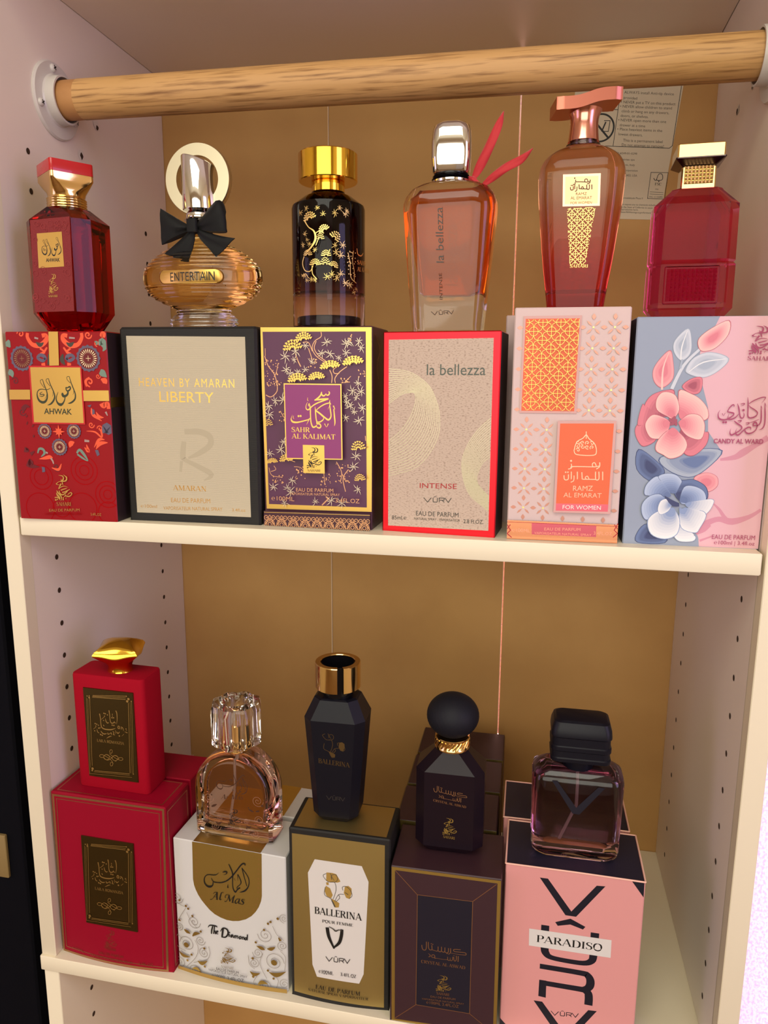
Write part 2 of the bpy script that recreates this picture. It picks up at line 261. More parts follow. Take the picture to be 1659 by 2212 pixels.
def text2d(s, font):                                 # polygons with width w (baseline y = 0, cap height 1)
    if (s, font) in _tc: return _tc[(s, font)]
    vs, fs = [], []
    if font in ('s', 'i'):
        x = 0
        for ch in s:
            src = SERIF.get(ch) or SERIF.get(ch.upper(), SERIF[' '])
            k = 1.0 if ch in SERIF else .68
            for pts, ws, sm in src[1]:
                a, f = strip(pts, ws, sm == 'o', sm is True, 3)
                o = len(vs); vs += [(x + p[0] * k, p[1] * k) for p in a]; fs += [[q + o for q in g] for g in f]
            x += src[0] * k
        if font == 'i': vs = [(a + .25 * b, b) for a, b in vs]
        w = x
    else:
        cu = bpy.data.curves.new('t', 'FONT'); cu.body = s; cu.resolution_u = 3
        if font == 'b': cu.offset = .018
        if font == 'w': cu.space_character = 1.22
        o = bpy.data.objects.new('t', cu); COL.objects.link(o); dg = bpy.context.evaluated_depsgraph_get()
        me = bpy.data.meshes.new_from_object(o.evaluated_get(dg)); bpy.data.objects.remove(o)
        k = 1 / .686; xs = [v.co.x for v in me.vertices]; x0 = min(xs)
        vs = [((v.co.x - x0) * k, v.co.y * k) for v in me.vertices]; fs = [list(p.vertices) for p in me.polygons]; w = (max(xs) - x0) * k
        bpy.data.meshes.remove(me); bpy.data.curves.remove(cu)
    _tc[(s, font)] = (vs, fs, w); return _tc[(s, font)]
def inside(p, q):                                    # point in polygon
    c = False
    for i in range(len(q)):
        a, b = q[i], q[i - 1]
        if (a[1] > p[1]) != (b[1] > p[1]) and p[0] < (b[0] - a[0]) * (p[1] - a[1]) / (b[1] - a[1]) + a[0]: c = not c
    return c
def spiral(x, y, r, turns, a0, dr, n=9):
    k = int(n * turns) + 1
    return [(x + r * (1 - i / k) * math.cos(R(a0) + dr * 2 * math.pi * turns * i / k), y + r * (1 - i / k) * math.sin(R(a0) + dr * 2 * math.pi * turns * i / k)) for i in range(k)]
class Art:
    """collects print polygons per named part, then builds each part as one mesh lying on the face"""
    def __init__(s, T, size): s.T = T; s.p = {}; s.n = 0; s.size = size
    def put(s, part, m, vs, fs, lift=0):
        vs, fs = s.fit(vs, fs); s.n += 1
        if s.bowed and vs and max(max(v[0] for v in vs) - min(v[0] for v in vs), max(v[1] for v in vs) - min(v[1] for v in vs)) > 9: s.base += .00005
        off = .00006 + s.base + .0000035 * s.n + lift * .0003
        s.p.setdefault(part, MB()).add([s.T(v[0], v[1], off) for v in vs], fs, m)
    bowed = False; clip = False; base = 0.0
    def fit(s, vs, fs):                              # keep the print on its face; cut long polygons so they follow a bulging face
        W, H = s.size
        if s.clip and any(v[0] < 0 or v[0] > W or v[1] < 0 or v[1] > H for v in vs):
            nv, nf = [], []
            for f in fs:
                P = [vs[i] for i in f]
                for ax, lim, sg in ((0, .2, 1), (0, W - .2, -1), (1, .2, 1), (1, H - .2, -1)):
                    Q = []
                    for i in range(len(P)):
                        a, b = P[i - 1], P[i]; da, db = sg * (a[ax] - lim), sg * (b[ax] - lim)
                        if (da >= 0) != (db >= 0): t = da / (da - db); Q.append((a[0] + (b[0] - a[0]) * t, a[1] + (b[1] - a[1]) * t))
                        if db >= 0: Q.append(b)
                    P = Q
                    if not P: break
                if len(P) > 2: nf.append(list(range(len(nv), len(nv) + len(P)))); nv += P
            vs, fs = nv, nf
        if s.bowed and vs and max(max(v[0] for v in vs) - min(v[0] for v in vs), max(v[1] for v in vs) - min(v[1] for v in vs)) > 9:
            bm = bmesh.new(); bv = [bm.verts.new((v[0], v[1], 0)) for v in vs]
            for f in fs:
                try: bm.faces.new([bv[i] for i in f])
                except ValueError: pass
            bmesh.ops.triangulate(bm, faces=[f for f in bm.faces if len(f.verts) > 4], ngon_method='EAR_CLIP')
            for i in range(1, 12): bmesh.ops.bisect_plane(bm, geom=bm.verts[:] + bm.edges[:] + bm.faces[:], plane_co=(W * i / 12, 0, 0), plane_no=(1, 0, 0))
            for i in range(1, 10): bmesh.ops.bisect_plane(bm, geom=bm.verts[:] + bm.edges[:] + bm.faces[:], plane_co=(0, H * i / 10, 0), plane_no=(0, 1, 0))
            bm.verts.index_update(); vs = [(v.co.x, v.co.y) for v in bm.verts]; fs = [[v.index for v in f.verts] for f in bm.faces]; bm.free()
        return vs, fs
    def ccw(s, P): return P if sum(P[i - 1][0] * P[i][1] - P[i][0] * P[i - 1][1] for i in range(len(P))) > 0 else P[::-1]
    def poly(s, part, m, P, lift=0): P = s.ccw(P); s.put(part, m, P, [list(range(len(P)))], lift)
    def stroke(s, part, m, P, W, closed=False, sm=True): v, f = strip(P, W, closed, sm); s.put(part, m, v, f)
    def text(s, part, m, t, font, o, u, v):
        vs, fs, w = text2d(t, font)
        s.put(part, m, [(o[0] + u[0] * x / w + v[0] * y, o[1] + u[1] * x / w + v[1] * y) for x, y in vs], fs)
    def group(s, part, m, g, o, u, v):
        Q = lambda p: (o[0] + u[0] * p[0] + v[0] * p[1], o[1] + u[1] * p[0] + v[1] * p[1]); k = math.hypot(*u)
        for it in GRP[g][1]:
            if it[0] == 's': s.stroke(part, m, [Q(p) for p in it[1]], [w * k for w in it[2]], bool(it[3]) if len(it) > 3 else False, not (len(it) > 4))
            elif it[0] == 'd': s.poly(part, m, disc(*Q(it[1:3]), it[3] * k, 8))
            elif it[0] == 't':
                a, b = Q(it[3]), Q(it[4]); s.text(part, m, it[2], it[1], a, (b[0] - a[0], b[1] - a[1]), (-v[0] * it[5], -v[1] * it[5]))
    def run(s, items):
        for it in items:
            part, k, m = it[:3]
            if k in ('s', 'p', 'pet'): pts = [(it[3][i] / 20, it[3][i + 1] / 20) for i in range(0, len(it[3]), 2)]
            if k == 's': s.stroke(part, m, pts, [w / 100 for w in it[4]], len(it) > 5 and bool(it[5]), len(it) < 7 or it[6] == 's')
            elif k == 'p': s.poly(part, m, pts, it[4] if len(it) > 4 else 0)
            elif k == 'pet':                            # printed petal: nested tones
                P = cr(pts, 4, True); ax = sum(p[0] for p in pts) / len(pts); ay = sum(p[1] for p in pts) / len(pts); cx, cy = it[4][0] / 20, it[4][1] / 20
                for q, mm in enumerate(m.split()):
                    pass
                cols = m.split()[::-1]; NS = 9
                s.poly(part, tone(cols[-1], 'fl_blue4' if 'blue' in cols[-1] else 'fl_pink4', .5) if 'white' not in cols[0] else cols[-1], [(ax + (x - ax) * 1.045, ay + (y - ay) * 1.045) for x, y in P])
                ex, ey = ax + (cx - ax) * .8, ay + (cy - ay) * .8
                for q in range(NS):
                    u = q / (NS - 1) * (len(cols) - 1); i0 = min(int(u), len(cols) - 2); mm = tone(cols[i0], cols[i0 + 1], u - i0); e = 1 - .085 * q
                    s.poly(part, mm, [(ex + (x - ex) * e, ey + (y - ey) * e) for x, y in P])
            elif k == 'd': s.poly(part, m, disc(*it[3], it[4], 10))
            elif k == 't': s.text(part, m, it[3], it[4], it[5], it[6], it[7])
            elif k == 'g': s.group(part, m, it[3], it[4], it[5], it[6])
            elif k == 'ring': s.stroke(part, m, disc(*it[3], it[4][0], 22), [it[4][1]], True)
            elif k == 'spi': s.stroke(part, m, spiral(*it[3], it[4][0], it[5], -it[6], -it[7]), ([it[4][1] * .7, it[4][1]] if it[4][1] > 1 else [it[4][1]]))
            elif k == 'ros':
                (x, y), r = it[3], it[4][0]
                if m == 'copper':
                    for i in range(8): a = i * math.pi / 4; s.stroke(part, m, [(x, y), (x + r * math.cos(a), y + r * math.sin(a))], [r * .12, r * .3])
                    continue
                s.poly(part, 'blue_grey', [(x + r * (1.24 + .06 * math.cos(i * math.pi)) * math.cos(i * math.pi / 16), y + r * (1.24 + .06 * math.cos(i * math.pi)) * math.sin(i * math.pi / 16)) for i in range(32)])
                s.poly(part, 'orange' if m == 'cream_print' and r > 18 else 'red_dark', disc(x, y, r, 28))
                for i in range(24):
                    a = i * math.pi / 12; c, d = math.cos(a), math.sin(a); q = r * .05
                    s.poly(part, m, [(x + c * r * .46, y + d * r * .46), (x + c * r * .78 + d * q, y + d * r * .78 - c * q), (x + c * r * .94, y + d * r * .94), (x + c * r * .78 - d * q, y + d * r * .78 + c * q)])
                s.poly(part, 'red_dark', disc(x, y, r * .5, 20))
                for i in range(4): a = i * math.pi / 2; s.stroke(part, m, [(x, y), (x + r * .25 * math.cos(a), y + r * .25 * math.sin(a))], [r * .04])
            elif k == 'star':
                (x, y), r = it[3], it[4][0]; s.poly(part, m, [(x + (r if i % 4 == 0 else r * .68 if i % 2 == 0 else r * .4) * math.cos(i * math.pi / 8), y + (r if i % 4 == 0 else r * .68 if i % 2 == 0 else r * .4) * math.sin(i * math.pi / 8)) for i in range(16)])
            elif k == 'bam':
                (x, y), r, rot, sd = it[3], it[4][0], it[5], it[6]; rn = random.Random(sd)
                for i in range(7):
                    a = R(rot + i * 51 + rn.uniform(-14, 14)); l = r * rn.uniform(.5, 1.0); b = a + .16
                    s.stroke(part, m, [(x, y), (x + l * .5 * math.cos(b), y + l * .5 * math.sin(b)), (x + l * math.cos(a), y + l * math.sin(a))], [r * .03, r * .095, r * .01])
            elif k == 'pine':
                (x, y), (w, h), rot = it[3], it[4], R(it[5]); rn = random.Random(int(x * 7 + y)); c, d = math.cos(-rot), math.sin(-rot)
                for row in range(3):
                    for i in range(9 - row * 2):
                        n = 9 - row * 2; a = math.pi * (i + .5) / n; px = w * (1 - .3 * row) * math.cos(a) * .92; py = h * ((1 - .32 * row) * math.sin(a) * 1.3 - .55)
                        e = w * .16
                        for q in (-.55, -.18, .18, .55):
                            vx, vy = px * .9 + e * math.sin(q) * 1.3, py + e * math.cos(q) * 1.1 - e * .5
                            s.stroke(part, m, [(x + px * .8 * c - (py - e * .8) * d, y + px * .8 * d + (py - e * .8) * c), (x + vx * c - vy * d, y + vx * d + vy * c)], [w * .045, w * .062])
            elif k == 'lat':
                (x0, y0), p, ex = it[3], it[4][0], it[5]; W, H = s.size
                for i in range(-8, 9):
                    for j in range(-12, 13):
                        cx, cy = x0 + i * p, y0 + j * p
                        def leaf(ax, ay, ln, wd, an, fat):
                            if not (ln / 2 < ax < W - ln / 2 + 1 and 11 < ay < H - ln / 2) or any(inside((ax, ay), q) for q in ex): return
                            c, d = math.cos(an), math.sin(an)
                            s.stroke(part, m, [(ax - c * ln / 2, ay - d * ln / 2), (ax, ay), (ax + c * ln / 2, ay + d * ln / 2)], [.1, wd, .1])
                        for q in range(4):
                            a = math.pi / 4 + q * math.pi / 2; leaf(cx + p * .27 * math.cos(a), cy + p * .27 * math.sin(a), p * .34, p * .1, a, 0)
                        leaf(cx + p / 2, cy, p * .3, p * .19, 0, 1); leaf(cx, cy + p / 2, p * .3, p * .19, math.pi / 2, 1)
                        if 1 < cx < W - 1 and 12 < cy < H - 1 and not any(inside((cx, cy), q) for q in ex): s.poly(part, 'gold_leaf', disc(cx, cy, p * .05, 8))
            elif k == 'isl':
                Q, (p, w) = it[3], it[4]; xs = [q[0] for q in Q]; ys = [q[1] for q in Q]; Q = s.ccw([tuple(q) for q in Q])
                def seg(a, b):
                    n = 6; run = []
                    for i in range(n + 1):
                        t = i / n; q = (a[0] + (b[0] - a[0]) * t, a[1] + (b[1] - a[1]) * t)
                        if inside(q, Q): run.append(q)
                    if len(run) > 1: s.stroke(part, m, [run[0], run[-1]], [w], False, False)
                for i in range(-1, int((max(xs) - min(xs)) / p) + 2):
                    for j in range(-1, int((max(ys) - min(ys)) / p) + 2):
                        cx, cy = min(xs) + i * p, min(ys) + j * p; a, b = p * .5, p * .22
                        if (i + j) % 2 == 0:
                            o = [(cx + a * .95, cy + b * .9), (cx + b * .9, cy + a * .95), (cx - b * .9, cy + a * .95), (cx - a * .95, cy + b * .9), (cx - a * .95, cy - b * .9), (cx - b * .9, cy - a * .95), (cx + b * .9, cy - a * .95), (cx + a * .95, cy - b * .9)]
                            for t in range(8): seg(o[t], o[t - 1])
                            seg((cx - a * .95, cy), (cx + a * .95, cy)); seg((cx, cy - a * .95), (cx, cy + a * .95))
                        else:
                            o = [(cx + a, cy), (cx, cy + a), (cx - a, cy), (cx, cy - a)]
                            for t in range(4):
                                q1, q0 = o[t], o[t - 1]; mx, my = (q1[0] + q0[0]) / 2, (q1[1] + q0[1]) / 2; mx, my = cx + (mx - cx) * .62, cy + (my - cy) * .62; seg(q0, (mx, my)); seg((mx, my), q1)
    def build(s, parent, loc=None, labels={}):
        out = {}
        for part, mb in s.p.items():
            o = mb.build(part, parent, angle=0)
            if loc: o.location = loc
            if part in labels: o['label'] = labels[part]
            out[part] = o
        return out
def name_plate(parent, T, x0, y0, x1, y1, dark, mbar):   # gilded plate with raised border, knot and script
    A = Art(lambda a, b, o: T(a, b, o + .0009), (x1 - x0, y1 - y0)); w, h = x1 - x0, y1 - y0
    mb = MB(); b = .35
    f = [T(x0, y0, 0), T(x1, y0, 0), T(x1, y1, 0), T(x0, y1, 0)]; g = [T(x0 + b, y0 + b, .0009), T(x1 - b, y0 + b, .0009), T(x1 - b, y1 - b, .0009), T(x0 + b, y1 - b, .0009)]
    mb.add(f + g, [[0, 1, 5, 4], [1, 2, 6, 5], [2, 3, 7, 6], [3, 0, 4, 7], [4, 5, 6, 7]], dark)
    p = mb.build('name_plate', parent, angle=20); p['label'] = 'gilded plate with raised script and knot ornament'
    A.group('raised_script', mbar, 'laila_plate', (x0, y1), (w, 0), (0, -h)); A.build(p)
    return p
